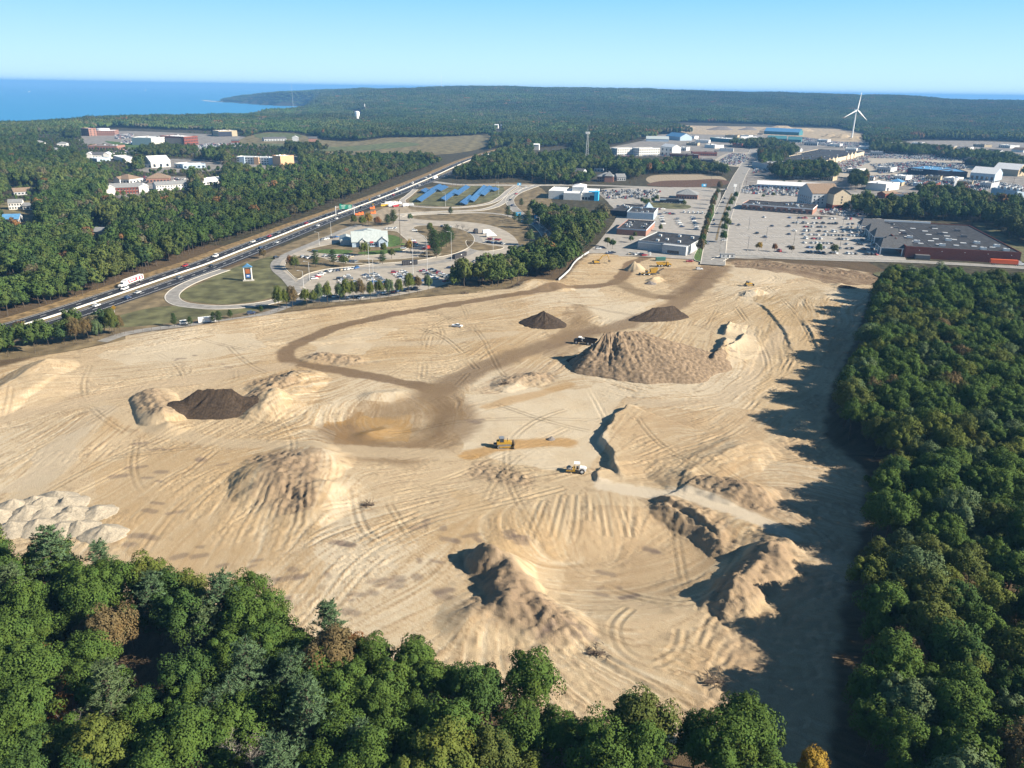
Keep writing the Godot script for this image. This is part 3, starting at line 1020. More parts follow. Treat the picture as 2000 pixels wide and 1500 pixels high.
	for l in [poly([100.6, -243.7, 112.8, -221.2]), poly([82.9, -200.8, 104.8, -198.5]), poly([75, -181.3, 94.2, -176.8]), poly([65, -162.3, 84.1, -158.6]), poly([55.6, -142.7, 76, -141.5]), poly([48.1, -128, 69.1, -127]), poly([45.8, -115.5, 64.3, -114.6]), poly([123.9, -287.4, 120.4, -257.4]), poly([166.7, -389.2, 151.5, -325])]:
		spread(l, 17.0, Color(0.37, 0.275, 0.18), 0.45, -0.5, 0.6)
	# dark scuffs of turf and roots left on the sand
	var r := RandomNumberGenerator.new()
	r.seed = 4
	var spots: PackedVector2Array = poly([-123.9, -218.7, -113.5, -213.8, -122.7, -194.5, -68.6, -170, -59.3, -161.3, -84, -171.9, -19.5, -186.4, -5, -181.6, -22.9, -166.6, -14.3, -158.2, -35.7, -151.6, -49.1, -177.8, 42.6, -180.3, 27.1, -167.9, -97.7, -223.1, -121.6, -235.7, -99.3, -195.3, -100.7, -178.8, -53.2, -153.2, -50.4, -161.5, -27.2, -160, -33.1, -157.7, -13.2, -178.8, 2.1, -183, 101.2, -344.1, -147.2, -324.9, -129.7, -314.8, -15, -261.5, 29.2, -163.6, 18.1, -140.1, 4.3, -138.1])
	for p in spots:
		for k in 3:
			var a := p + Vector2(r.randf_range(-5, 5), r.randf_range(-4, 4))
			spread(PackedVector2Array([a, a + Vector2(r.randf_range(-4, 4), r.randf_range(-1.5, 1.5))]), r.randf_range(1.2, 2.6), Color(0.17, 0.13, 0.11), 0.55, 0.0, 0.5)


# ---------------------------------------------------------------- trees

var oak_crowns := []
var oak_trunks := []
var mid_trees := []
var far_clumps := []
var pine_crowns := []
var pine_trunks := []
var bare_crowns := []
var leaf_tints := []


# one leaf spray: a bent, four-cornered face that looks along out
func spray(b: Builder, at: Vector3, out: Vector3, size: float, r: RandomNumberGenerator, shade: Color, blend := 0.55) -> void:
	var up := (out + Vector3(r.randf_range(-0.8, 0.8), r.randf_range(-0.5, 0.8), r.randf_range(-0.8, 0.8))).normalized()
	var u := up.cross(Vector3(r.randf_range(-1, 1), r.randf_range(-1, 1), r.randf_range(-1, 1))).normalized()
	var w := up.cross(u)
	var s := size * r.randf_range(0.7, 1.3)
	var p := [at - u * s * 0.62, at + w * s * 0.45 - up * s * 0.08, at + u * s * 0.6 - up * s * 0.14, at - w * s * 0.42]
	var f: Vector3 = (p[2] - p[0]).cross(p[1] - p[0]).normalized()
	if f.dot(out) < 0.0:
		var t = p[1]
		p[1] = p[3]
		p[3] = t
		f = -f
	var n := (f * (1.0 - blend) + out * blend).normalized()
	for k in [0, 1, 2, 0, 2, 3]:
		b.v.append(p[k])
		b.n.append(n)
		b.c.append(shade)


# a rounded, uneven, leafless mass added inside a crown to block light
func blocker_core(b: Builder, at: Vector3, radius: Vector3, shade: Color, r: RandomNumberGenerator) -> void:
	var rings := []
	for j in 5:
		var lat := -PI / 2 + PI * (j + 0.5) / 5
		var ring := PackedVector3Array()
		for k in 7:
			var g := TAU * k / 7
			var q := r.randf_range(0.85, 1.15)
			ring.append(at + Vector3(cos(g) * cos(lat) * radius.x * q, sin(lat) * radius.y, sin(g) * cos(lat) * radius.z * q))
		rings.append(ring)
	var t := b.tint
	b.tint = shade
	b.loft(rings)
	b.tint = t


# a broad-leaved crown of many lobes; its middle stands at height mid
func crown(b: Builder, seed_: int, radius: float, tall: float, mid: float, lobes: int, sprays: int, size: float, inner := 0.55, foot := Vector3.ZERO, vary := 0.22) -> void:
	var r := RandomNumberGenerator.new()
	r.seed = seed_
	var squash := Vector3(r.randf_range(0.85, 1.15), 1.0, r.randf_range(0.85, 1.15))
	if inner > 0.0:
		blocker_core(b, foot + Vector3(0, mid, 0), Vector3(radius * inner, tall * 0.42 * inner * 1.3, radius * inner), Color(0.95, 1.0, 0.95), r)
	for l in lobes:
		var g := l * 2.39996 + r.randf_range(-0.5, 0.5)
		var y := 1.0 - 1.45 * (l + 0.5) / lobes
		var flat := sqrt(maxf(0.0, 1.0 - y * y))
		var reach := r.randf_range(0.5, 0.98)
		var at := foot + Vector3(cos(g) * flat * radius * reach * squash.x, mid + y * tall * 0.5 * reach * 1.05, sin(g) * flat * radius * reach * squash.z)
		var lr := radius * r.randf_range(0.17, 0.44)
		var tone := r.randf_range(1.0 - vary, 1.0 + vary)
		var warm := r.randf_range(-0.12, 0.14)
		for s in sprays:
			var d := Vector3(r.randfn(), r.randfn() * 0.85 + 0.35, r.randfn()).normalized()
			var q := tone * r.randf_range(0.8, 1.2)
			spray(b, at + d * lr * r.randf_range(0.7, 1.08), (d + Vector3(cos(g) * flat, y, sin(g) * flat) * 0.5).normalized(), size, r, Color(q * (1.0 + warm), q, q * (1.0 - warm)))


func limb(b: Builder, a: Vector3, c: Vector3, ra: float, rb: float, r: RandomNumberGenerator, sides := 5) -> void:
	var m := (a + c) * 0.5 + Vector3(r.randf_range(-1, 1), r.randf_range(-0.3, 0.6), r.randf_range(-1, 1)) * (c - a).length() * 0.1
	b.tube(a, m, ra, (ra + rb) * 0.5, sides, false)
	b.tube(m, c, (ra + rb) * 0.5, rb, sides, false)


# trunk and main limbs under a crown
func trunk(b: Builder, seed_: int, radius: float, mid: float, tall: float, thick: float, limbs: int, foot := Vector3.ZERO) -> void:
	var r := RandomNumberGenerator.new()
	r.seed = seed_
	var fork := foot + Vector3(r.randf_range(-0.5, 0.5), mid - tall * 0.28, r.randf_range(-0.5, 0.5))
	limb(b, foot - Vector3(0, 0.4, 0), fork, thick, thick * 0.62, r, 6)
	for k in limbs:
		var g := TAU * k / limbs + r.randf_range(-0.5, 0.5)
		limb(b, fork, foot + Vector3(cos(g) * radius * r.randf_range(0.35, 0.7), mid + tall * r.randf_range(-0.05, 0.3), sin(g) * radius * r.randf_range(0.35, 0.7)), thick * 0.5, thick * 0.12, r, 4)


# a white pine: whorls of upswept boughs with flat sprays of needles
func pine(seed_: int, tall: float, wide: float) -> Array:
	var r := RandomNumberGenerator.new()
	r.seed = seed_
	var f := Builder.new()
	var w := Builder.new()
	w.tube(Vector3(0, -0.4, 0), Vector3(0, tall * 0.97, 0), 0.3, 0.04, 6, false)
	var y := tall * 0.22
	while y < tall * 0.98:
		var t := (y - tall * 0.22) / (tall * 0.78)
		var n := 5 + (r.randi() % 3)
		var g0 := r.randf() * TAU
		for k in n:
			var g := g0 + TAU * k / n + r.randf_range(-0.35, 0.35)
			var long := wide * (0.25 + 0.75 * pow(1.0 - t, 0.8)) * r.randf_range(0.55, 1.1) * (0.75 + 0.5 * smoothstep(0.0, 0.25, t))
			var dir := Vector3(cos(g), 0.0, sin(g))
			var a := Vector3(0, y, 0)
			var tip := a + dir * long + Vector3(0, long * r.randf_range(0.08, 0.42) + 0.3 * t, 0)
			w.tube(a, tip, 0.07, 0.02, 3, false)
			var tone := r.randf_range(0.78, 1.22)
			var tufts := int(6 + long * 4.0)
			for q in tufts:
				var s := lerpf(0.3, 1.05, float(q) / tufts)
				var at := a.lerp(tip, s) + Vector3(r.randf_range(-1, 1), r.randf_range(-0.2, 0.35), r.randf_range(-1, 1)) * (0.2 + 0.30 * long * 0.35)
				for e in 4:
					var d := (dir * 0.5 + Vector3(r.randfn() * 0.7, r.randf_range(0.1, 1.0), r.randfn() * 0.7)).normalized()
					var u := d.cross(Vector3(r.randfn(), r.randfn(), r.randfn())).normalized()
					var len_ := r.randf_range(0.4, 0.75)
					var p0 := at - u * 0.10
					var p1 := at + u * 0.10
					var p2 := at + d * len_
					var fn := (p2 - p0).cross(p1 - p0).normalized()
					var want := Vector3(dir.x * 0.4, 0.9, dir.z * 0.4).normalized()
					if fn.dot(want) < 0.0:
						var x := p0
						p0 = p1
						p1 = x
						fn = -fn
					var nn := (fn * 0.5 + want * 0.5).normalized()
					var c := tone * r.randf_range(0.85, 1.2)
					for p in [p0, p1, p2]:
						f.v.append(p)
						f.n.append(nn)
						f.c.append(Color(c, c, c))
		y += r.randf_range(0.55, 0.95)
	return [f.mesh(M.needle), w.mesh(M.bark)]


# a leafless crown: limbs that fork into fine grey twigs
func bare(seed_: int, tall: float, wide: float) -> ArrayMesh:
	var r := RandomNumberGenerator.new()
	r.seed = seed_
	var b := Builder.new()
	limb(b, Vector3(0, -0.3, 0), Vector3(0.2, tall * 0.42, 0.1), 0.26, 0.18, r, 6)
	var tips := []
	for k in 7:
		var g := TAU * k / 7 + r.randf_range(-0.4, 0.4)
		var a := Vector3(0.2, tall * r.randf_range(0.36, 0.5), 0.1)
		var c := Vector3(cos(g) * wide * r.randf_range(0.3, 0.75), tall * r.randf_range(0.6, 0.86), sin(g) * wide * r.randf_range(0.3, 0.75))
		limb(b, a, c, 0.13, 0.06, r, 4)
		tips.append([a, c])
	for t in tips:
		for k in 9:
			var a: Vector3 = t[0].lerp(t[1], r.randf_range(0.35, 1.0))
			var c: Vector3 = a + Vector3(r.randfn() * 0.9, r.randf_range(0.4, 2.0), r.randfn() * 0.9) * wide * 0.28
			limb(b, a, c, 0.05, 0.02, r, 3)
			for q in 7:
				var e := a.lerp(c, r.randf_range(0.3, 1.0))
				b.tube(e, e + Vector3(r.randfn(), r.randf_range(0.1, 1.2), r.randfn()) * 0.55, 0.025, 0.008, 3, false)
	return b.mesh(M.pale_bark)


func two(a: Builder, ma: Material, b: Builder, mb: Material) -> ArrayMesh:
	var out := a.mesh(ma)
	var arr := []
	arr.resize(Mesh.ARRAY_MAX)
	arr[Mesh.ARRAY_VERTEX] = b.v
	arr[Mesh.ARRAY_NORMAL] = b.n
	arr[Mesh.ARRAY_COLOR] = b.c
	out.add_surface_from_arrays(Mesh.PRIMITIVE_TRIANGLES, arr)
	out.surface_set_material(1, mb)
	return out


func tree_kinds() -> void:
	for k in 7:
		var b := Builder.new()
		var radius := 4.3 + 0.25 * (k % 3)
		var tall := 8.4 + 0.7 * (k % 4)
		crown(b, 100 + k, radius, tall, 10.2, 42, 230, 0.30, 0.42, Vector3.ZERO, 0.22)
		oak_crowns.append(b.mesh())
		var t := Builder.new()
		trunk(t, 200 + k, radius, 10.2, tall, 0.24, 6)
		oak_trunks.append(t.mesh(M.bark))
	for k in 5:
		var b := Builder.new()
		var radius := 4.4 + 0.4 * (k % 3)
		crown(b, 300 + k, radius, 10.2, 8.6, 19, 46, 0.85, 0.6)
		var t := Builder.new()
		trunk(t, 400 + k, radius, 8.6, 10.2, 0.22, 4)
		mid_trees.append(two(b, M.leaf, t, M.bark))
	for k in 4:
		var b := Builder.new()
		var r := RandomNumberGenerator.new()
		r.seed = 500 + k
		for q in 14:
			var at := Vector3((q % 4 - 1.5) * 8.4 + r.randf_range(-2.5, 2.5), r.randf_range(-2.0, 1.6), (q / 4 - 1.5) * 8.4 + r.randf_range(-2.5, 2.5))
			crown(b, 600 + k * 20 + q, r.randf_range(4.2, 5.6), 9.0, 8.6, 7, 13, 1.7, 0.74, at, 0.3)
		far_clumps.append(b.mesh(M.leaf))
	for k in 4:
		var p := pine(700 + k, [17.0, 19.0, 15.5, 18.0][k], [4.6, 5.0, 4.2, 4.0][k])
		pine_crowns.append(p[0])
		pine_trunks.append(p[1])
	for k in 3:
		bare_crowns.append(bare(800 + k, 14.0, 5.0))
	var tints := {"green": Color(0.062, 0.106, 0.022), "deep green": Color(0.050, 0.092, 0.024), "olive": Color(0.080, 0.100, 0.026), "yellowish green": Color(0.094, 0.118, 0.025),
		"brownish": Color(0.125, 0.095, 0.045), "rust brown": Color(0.20, 0.095, 0.035), "golden yellow": Color(0.27, 0.18, 0.03), "blue green": Color(0.085, 0.140, 0.068), "grey green": Color(0.090, 0.130, 0.058)}
	for k in tints:
		var m := leaf(0.9)
		m.albedo_color = tints[k].linear_to_srgb()
		leaf_tints.append([k, m, tints[k]])


func tint_named(called: String) -> Array:
	for t in leaf_tints:
		if t[0] == called:
			return t
	return leaf_tints[0]


# a single tree: trunk and crown
func oak(at: Vector3, size: float, tone: String, label: String, group: String, called := "oak_tree", wide := 1.0) -> Node3D:
	var k := rng.randi() % oak_crowns.size()
	var t := thing(called, label, "tree", at, rng.randf() * TAU, group)
	t.scale = Vector3(size * wide, size, size * wide)
	var stem := part("trunk", oak_trunks[k], t)
	var top := part("crown", oak_crowns[k], t, tint_named(tone)[1])
	if called != "oak_tree":
		# planted trees branch lower than those of the wood
		stem.scale.y = 0.72
		top.position.y = -3.1
		t.scale.y *= 1.1
	return t


func conifer(at: Vector3, size: float, tone: String, label: String, group: String, called := "pine_tree", wide := 1.0) -> Node3D:
	var k := rng.randi() % pine_crowns.size()
	var t := thing(called, label, "tree", at, rng.randf() * TAU, group)
	t.scale = Vector3(size * wide, size, size * wide)
	part("trunk", pine_trunks[k], t)
	part("crown", pine_crowns[k], t, tint_named(tone)[1])
	return t


func bare_tree(at: Vector3, size: float, label: String, group: String) -> Node3D:
	var t := thing("bare_tree", label, "tree", at, rng.randf() * TAU, group)
	t.scale = Vector3.ONE * size
	part("branches", bare_crowns[rng.randi() % 3], t)
	return t


var patchy: FastNoiseLite


# words for where in the near woods a tree stands
func tree_place(p: Vector2, low: bool) -> String:
	if low:
		var across := ["in the bottom-left corner", "below the gravel heaps", "left of the pine group", "among the white pines", "right of the pine group", "below the torn heap", "below the root pile", "in the bottom middle", "beside the shaded strip"]
		var deep := int(clampf((-p.y - 88.0) / 13.0, 0.0, 4.0))
		return "%s, %s" % [across[int(clampf((p.x + 125.0) / 21.0, 0.0, 8.0))], ["at the lower frame", "in the lowest rank", "in the middle ranks", "in the upper ranks", "against the sand"][deep]]
	var far := ["low in the right wood", "beside the log pile shade", "level with the torn berm", "level with the dusty track", "level with the roller", "level with the bulldozer"]
	var side := p.x + 0.30 * p.y
	return "%s, %s" % [far[int(clampf((-p.y - 88.0) / 24.0, 0.0, 5.0))], "at the shaded edge" if side < 42.0 else ("two crowns in" if side < 52.0 else ("halfway to the frame" if side < 66.0 else "by the right-hand frame"))]


func wood_tint(x: float, z: float, r: RandomNumberGenerator) -> Color:
	var n := patchy.get_noise_2d(x, z)
	var q := r.randf()
	var c := Color(0.054, 0.093, 0.024)
	c = c.lerp(Color(0.086, 0.102, 0.030), clampf(0.35 + n * 0.9 + r.randf_range(-0.35, 0.35), 0.0, 1.0))
	if q < 0.10:
		c = Color(0.034, 0.062, 0.024)
	elif q > 0.988:
		c = Color(0.17, 0.095, 0.04)
	elif q > 0.93:
		c = Color(0.110, 0.100, 0.058)
	return c * r.randf_range(0.8, 1.18) * (1.0 + 0.45 * patchy.get_noise_2d(x * 0.35 + 900.0, z * 0.35))


# many trees as one mass; where[k] holds places for mesh k
func mass(called: String, label: String, meshes: Array, where: Array, tones: Array) -> void:
	var t := thing(called, label, "wood")
	t.set_meta("kind", "stuff")
	for k in meshes.size():
		if where[k].is_empty():
			continue
		var mm := MultiMesh.new()
		mm.transform_format = MultiMesh.TRANSFORM_3D
		mm.use_colors = true
		mm.mesh = meshes[k]
		mm.instance_count = where[k].size()
		for q in where[k].size():
			mm.set_instance_transform(q, where[k][q])
			mm.set_instance_color(q, tones[k][q])
		var o := MultiMeshInstance3D.new()
		o.name = "trees"
		o.multimesh = mm
		o.set_meta("kind", "stuff")
		t.add_child(o, true)


func inside_any(p: Vector2, list: Array, boxes: Array) -> bool:
	for k in list.size():
		if boxes[k].has_point(p) and Geometry2D.is_point_in_polygon(p, list[k]):
			return true
	return false


func boxes_of(list: Array) -> Array:
	var out := []
	for l in list:
		var b := Rect2(l[0], Vector2.ZERO)
		for p in l:
			b = b.expand(p)
		out.append(b)
	return out


func woods() -> void:
	patchy = noise(77, 0.006, 2)
	var r := RandomNumberGenerator.new()
	r.seed = 12

	# ---- trees one can tell apart along the near edge of the frame
	var lot := "trees in the wood along the bottom edge"
	var spots := []
	for p in [Vector2(-60, -133.6), Vector2(-62.5, -129.6), Vector2(-36.1, -126.9), Vector2(-40, -113.4), Vector2(-49.4, -107.9), Vector2(-48.4, -113.9), Vector2(-51.1, -105.4), Vector2(-34, -102.5), Vector2(-70.4, -106.6), Vector2(-92.9, -148.1), Vector2(-103.6, -147.8), Vector2(-105.5, -136.4), Vector2(-75.8, -136.2), Vector2(-36.4, -92.8), Vector2(-24.6, -98.9)]:
		spots.append([p, "pine"])
	for p in [Vector2(-102.9, -137.6), Vector2(-100.4, -126.7), Vector2(-75.7, -105.2), Vector2(-43.9, -99.6)]:
		spots.append([p, "bare"])
	for p in [Vector2(-92, -120.7), Vector2(-81.7, -109.8), Vector2(-31.4, -125.3)]:
		spots.append([p, "rust"])
	var gap: Vector2 = Vector2(-68.4, -123.3)
	var low_wood: PackedVector2Array = poly([-137.9, -160.3, -124.4, -157, -103.1, -152.3, -81.9, -145.8, -62.8, -141.7, -47.3, -131.8, -31.4, -129, -12.6, -123.5, 1, -115.7, 20.3, -110.7, 34.2, -108, 41.6, -111.1, 46.9, -105.9, 31.6, -49.3, -67.5, -48.1])
	for s in spots:
		var p: Vector2 = s[0]
		var side := "in the bottom-left corner" if p.x < -62.0 else "near the middle of the bottom wood"
		if s[1] == "pine":
			conifer(on_ground(p), r.randf_range(1.0, 1.22), ["blue green", "grey green", "blue green"][r.randi() % 3], "%s white pine %s" % [["tallest feathery", "second feathery", "broad bluish", "shaggy pale", "narrow-topped", "dense dark", "twin-topped", "loose-boughed", "spreading", "slim grey", "bushy", "ragged", "upright bluish", "low wide", "dusky"][spots.find(s)], side], "white pines in the bottom wood")
		elif s[1] == "bare":
			bare_tree(on_ground(p), r.randf_range(0.9, 1.1), "leafless grey tree %s" % side, "leafless trees in the bottom wood")
		else:
			oak(on_ground(p), 0.8, "rust brown", "rust-coloured oak %s" % side, lot)
	# ---- the wood on the right
	var right_wood: PackedVector2Array = poly([48.3, -71.2, 65.6, -114.3, 74.7, -133.2, 83.3, -150.7, 101, -184.6, 112.8, -206.3, 120.5, -226.9, 119.4, -237.1, 116.5, -247.6, 129.1, -277, 146.1, -311.8, 171.2, -355.2, 199.7, -410.5, 230, -469.7, 253.7, -473.8, 268.1, -464.4, 281.7, -460.2, 301.2, -461.4, 338.8, -461.3, 446.6, -435, 124.5, -72.3])
	var near := []
	var rest := []
	var z := -72.0
	while z > -570.0:
		var x := -125.0
		while x < 430.0:
			var p := Vector2(x + r.randf_range(-2.3, 2.3), z + r.randf_range(-2.3, 2.3))
			x += 6.4
			if absf(p.x) > 0.76 * absf(p.y) + 22.0:
				continue
			var low := Geometry2D.is_point_in_polygon(p, low_wood)
			if not low and not Geometry2D.is_point_in_polygon(p, right_wood):
				continue
			if low and p.distance_to(gap) < 7.5:
				continue
			if low and p.x > -25.0 and r.randf() < 0.28 and not Geometry2D.is_point_in_polygon(p - Vector2(0, 16), low_wood):
				continue
			# the outermost trees stand thinly
			if not low and r.randf() < 0.05 and not Geometry2D.is_point_in_polygon(p - Vector2(13, 0), right_wood):
				continue
			var free := true
			for s in spots:
				if p.distance_to(s[0]) < 3.6:
					free = false
			if free:
				near.append([p.length() + (0.0 if low else 20.0), p, low])
		z -= 6.1
	near.sort_custom(func(a, b): return a[0] < b[0])
	var in_frame := 0
	for q in near:
		var p: Vector2 = q[1]
		var size := r.randf_range(0.74, 1.24)
		var n := patchy.get_noise_2d(p.x * 3.0, p.y * 3.0) + r.randf_range(-0.35, 0.35)
		var tone := "green" if n < 0.16 else ("deep green" if n < 0.30 else ("olive" if n < 0.46 else "yellowish green"))
		var odd := r.randf()
		if odd > 0.996:
			tone = "golden yellow"
		elif odd > 0.965:
			tone = "brownish"
		elif odd < 0.08 and not q[2]:
			tone = "grey green"
		var seen: bool = p.y < -88.0
		if in_frame < 285 and seen:
			in_frame += 1
			oak(on_ground(p), size, tone, "%s %s oak %s" % ["large" if size > 1.05 else ("small" if size < 0.92 else "middling"), tone, tree_place(p, q[2])], lot if q[2] else "trees in the wood on the right", "oak_tree", r.randf_range(0.9, 1.1))
		elif seen:
			rest.append([p, size, tint_named(tone)[2]])
	# specimens that stand out by colour
	oak(on_ground(Vector2(146.3, -309.5)), 0.85, "golden yellow", "orange oak at the edge of the shaded strip", "trees in the wood on the right", "autumn_tree")
	oak(on_ground(Vector2(161.5, -305.7)), 0.85, "golden yellow", "yellow maple among green oaks on the right", "trees in the wood on the right", "autumn_tree")
	oak(on_ground(Vector2(53.2, -100.7)), 0.7, "golden yellow", "golden yellow tree at the bottom beside the shade", "trees in the wood on the right", "autumn_tree")
	oak(on_ground(Vector2(219.8, -316.3)), 0.85, "rust brown", "rust red oak at the right-hand edge", "trees in the wood on the right", "autumn_tree")
	var wh := []
	var tn := []
	for k in 7:
		wh.append([])
		tn.append([])
	var near_meshes := []
	for k in 7:
		var both := ArrayMesh.new()
		both.add_surface_from_arrays(Mesh.PRIMITIVE_TRIANGLES, oak_crowns[k].surface_get_arrays(0))
		both.surface_set_material(0, M.leaf)
		both.add_surface_from_arrays(Mesh.PRIMITIVE_TRIANGLES, oak_trunks[k].surface_get_arrays(0))
		both.surface_set_material(1, M.bark)
		near_meshes.append(both)
	for q in rest:
		var k := r.randi() % 7
		wh[k].append(Transform3D(Basis(Vector3.UP, r.randf() * TAU).scaled(Vector3.ONE * q[1]), on_ground(q[0])))
		tn[k].append(q[2])
	mass("oak_wood", "far part of the green oak wood on the right", near_meshes, wh, tn)

	# ---- the woods beyond, as far as one can see
	var clear := [
		poly([-268.9, -315.8, -270.2, -357.3, -263.8, -378.9, -254.7, -409.5, -243.7, -443.6, -237.2, -497.8, -227.7, -561.7, -214.9, -640.4, -196.7, -736.3, -186.1, -821.4, -175.1, -876.2, -159, -1037.5, -139, -1153.9, -115, -1307.5, -74.9, -1520.3, -23.6, -1667.1, -3.2, -1628, -41.1, -1369.2, -74.8, -1141.8, -83.8, -1066.6, -31.8, -1061.4, 9.7, -1086.2, 23.3, -1062.9, 63.6, -1044.2, 112.1, -1127.5, 141.7, -1131.8, 168.5, -1089.3, 191.6, -1160.1, 240.7, -1189.4, 294.6, -1190, 301, -1148, 332.3, -1210.7, 394.4, -1395.4, 473.1, -1616, 529.4, -1681.7, 255.4, -785.2, 622.6, -728.3, 90, -65.4, -92, -62.9]),
		poly([213, -780.9, 282, -999.8, 357.9, -1238, 469.9, -1615.3, 646.4, -2177.8, 668.9, -2183.6, 508.8, -1677.5, 543.6, -1728.1, 643.8, -1827.4, 839.9, -1904.2, 886.8, -1799.7, 960.7, -1684.8, 1168, -1528.9, 594.1, -754.6, 498.6, -797.4, 510.7, -875.7, 440.9, -828.8, 377.7, -785, 317.8, -738.7, 303.9, -776.8]),
		poly([158.8, -1317.5, 196.3, -1729.9, 309.4, -2005.6, 414.4, -2313.6, 587.7, -2362.5, 718.3, -2399.3, 812.4, -2318.8, 996.5, -2268.3, 996.2, -2111.6, 1121.5, -2229.8, 1338.8, -2238.4, 1501.6, -1978.9, 1132.1, -1480.4, 944.3, -1655.1, 772.7, -1567, 808.2, -1830.4, 631.9, -1792.7, 543.6, -1728.1, 404.3, -1363.6, 325.2, -1166.5, 307, -1248.1, 255.5, -1315.2]),
		poly([541, -3005.3, 657.8, -3139.1, 922.9, -3097.2, 1034.1, -2965.4, 1170.5, -2931, 1062.7, -2440.2, 931.4, -2116.9, 824.4, -2049.9, 793.5, -2263.8, 701, -2340.5, 508, -2340, 523.4, -2649.3]),
		poly([-1099.2, -2027.6, -1096.3, -2221.1, -976.2, -2172.5, -824.8, -2137.1, -695, -2072.7, -508.7, -1540.2, -522.2, -1342.1, -456.6, -1159.9, -505, -1186.6, -569.5, -1202.4, -661.4, -1319.5, -765, -1394.6]),
		poly([-632.5, -1847.2, -646.6, -2086.9, -572.7, -2108.4, -426.8, -1822.8, -353.5, -1804.2, -307.4, -1951.9, -200.4, -2001.3, -78.6, -2149.8, -55.1, -2039.7, -51.8, -1555.6, -82.7, -1404.7, -108.3, -1279.8, -148.9, -1313, -192.8, -1325.8, -234.8, -1275.9, -302, -1283.3, -354.6, -1360.4, -427.4, -1430.9, -490.8, -1456.5]),
		poly([-623.5, -1334.3, -571.7, -1344.1, -427.2, -1006.4, -472.8, -999.2]), poly([-541.5, -1261, -455.9, -1248.6, -369.5, -1008.8, -430.8, -999.3]), poly([-789.5, -1462.5, -685.4, -1434.4, -496.4, -1032.2, -591.8, -1090.8]),
		poly([-552, -1076.7, -462, -1104.3, -353.2, -846.3, -379.4, -824.5, -358.7, -760.7, -398.6, -755.9]), poly([-452.3, -985.3, -415.1, -1007.8, -326.4, -792.5, -358.2, -776.4]), poly([-409.6, -1032.8, -383.4, -1036.5, -312.6, -842.3, -334.1, -839.5]),
		poly([-535.9, -1515.8, -427.9, -1565.8, -289.4, -1077, -321.6, -1022.9, -408.3, -1118.3]), poly([-550.5, -848.7, -517.2, -844.1, -407.4, -663.6, -367.5, -598, -393.4, -588.6, -522.7, -791.3]), poly([-584.9, -909.3, -557.2, -922.9, -449.2, -742.4, -473.1, -732.2]), poly([-367.3, -664.7, -350.5, -666.3, -284.2, -537.2, -297.9, -536]),
		poly([-1122.7, -1880.2, -1060.4, -1897.8, -799.2, -1424.8, -820, -1367]), poly([-994.4, -1717, -915.1, -1701.6, -700.2, -1297.2, -748.5, -1287]),
		poly([87.1, -1188.6, 111.8, -1207.8, 155.6, -1184, 143.3, -1085.8, 77.7, -1052.1]), poly([12.3, -1465.4, 219.2, -1782.9, 209.6, -1702.3, 21, -1411.6]), poly([35, -1664.9, 127.9, -1778.8, 105.1, -1455.5, 29, -1369.5]),
		poly([-744.2, -3668, -689.3, -3696.3, -497.4, -2660.5, -537.8, -2644.3]), poly([-79.5, -2628.2, -29.8, -2645.1, -23, -2056, -61.8, -2044.5]),
		poly([5526.8, -23374, 5676.7, -23634.5, 2988.9, -11630.9, 2889.8, -11525.2]),
		poly([-325, -447.2, -305, -475.4, -279.4, -403.8]), poly([-458.6, -689.2, -432.7, -691.7, -408.3, -650.4, -432.9, -648.2]),
	]
	var keep := [
		poly([-47.6, -456.1, -26.1, -462.6, -4.1, -466.6, 11.7, -495.5, 28.9, -490.8, 38, -518.7, 54.8, -580, 70.5, -648.4, 95.8, -762.5, 89.3, -729.4, 70.2, -740.8, 56, -746.2, 36.8, -754.6, 14.7, -759.5, 12.5, -760.7, 21.9, -701.1, 34.6, -645.3, 36.9, -609.3, 21.2, -564, -1.3, -527.3, -27.5, -487]),
		poly([-229.6, -303.8, -223.7, -315.2, -216.6, -325.9, -209.9, -338.7, -198.3, -353.5, -192.3, -360.5, -197, -367.1, -213.4, -358.5, -229.2, -347.1, -239.5, -340.3, -248.1, -331.6]),
		poly([348.5, -808.5, 348.6, -761.9, 383.3, -771.7, 451, -765.5, 424.5, -641, 489.5, -562.6, 704.9, -830.7, 542.4, -832, 538.8, -923.9, 497.1, -901.8, 417.5, -844.9, 372.8, -818.1]),
		poly([378.4, -1187.7, 435, -1291.3, 507.1, -1329.2, 492.4, -1204.6, 451.8, -1115.9, 371.5, -1117.7]), poly([369.5, -863.1, 400.6, -882.7, 351.5, -768.5, 348.8, -801.5]), poly([481.5, -1591.7, 596.3, -1754.2, 578.4, -1636.7, 466.3, -1387.9, 395.8, -1285.1]), poly([496.4, -1176.2, 514.4, -1164.8, 448.9, -1010.2, 428.1, -1007.6]),
		poly([958.1, -2211.6, 1087.3, -2341.3, 886, -1847.1, 823.8, -1866.6]), poly([484.5, -1842.2, 614.9, -1961.5, 624.6, -1839.7, 524.7, -1739.1]), poly([823.8, -1866.6, 891.3, -1785.3, 928.9, -1705.8, 813.8, -1604.8, 751.4, -1698.4]), poly([856.5, -1691.6, 972.6, -1561.9, 923.9, -1465.8, 829.1, -1536.1]),
		poly([822.4, -1469.2, 868.3, -1360.3, 784.9, -1225.3, 758.3, -1275.3]), poly([497.5, -975.2, 564.4, -993.4, 532.4, -923.2, 461.6, -889.4]), poly([36.8, -1052.5, 107.7, -1080.9, 95.3, -1019.5, 35.8, -1022.9]), poly([-659, -1392.8, -576.2, -1456.6, -543.6, -1349.4, -614.9, -1315.4]), poly([-454.2, -1588.2, -353.1, -1502, -372.3, -1426, -419.5, -1463.9]),
	]
	var clear_box := boxes_of(clear)
	var keep_box := boxes_of(keep)
	var paved_box := boxes_of(paved)
	var foot_box := boxes_of(footprints)
	var spots_mid := [[], [], [], [], []]
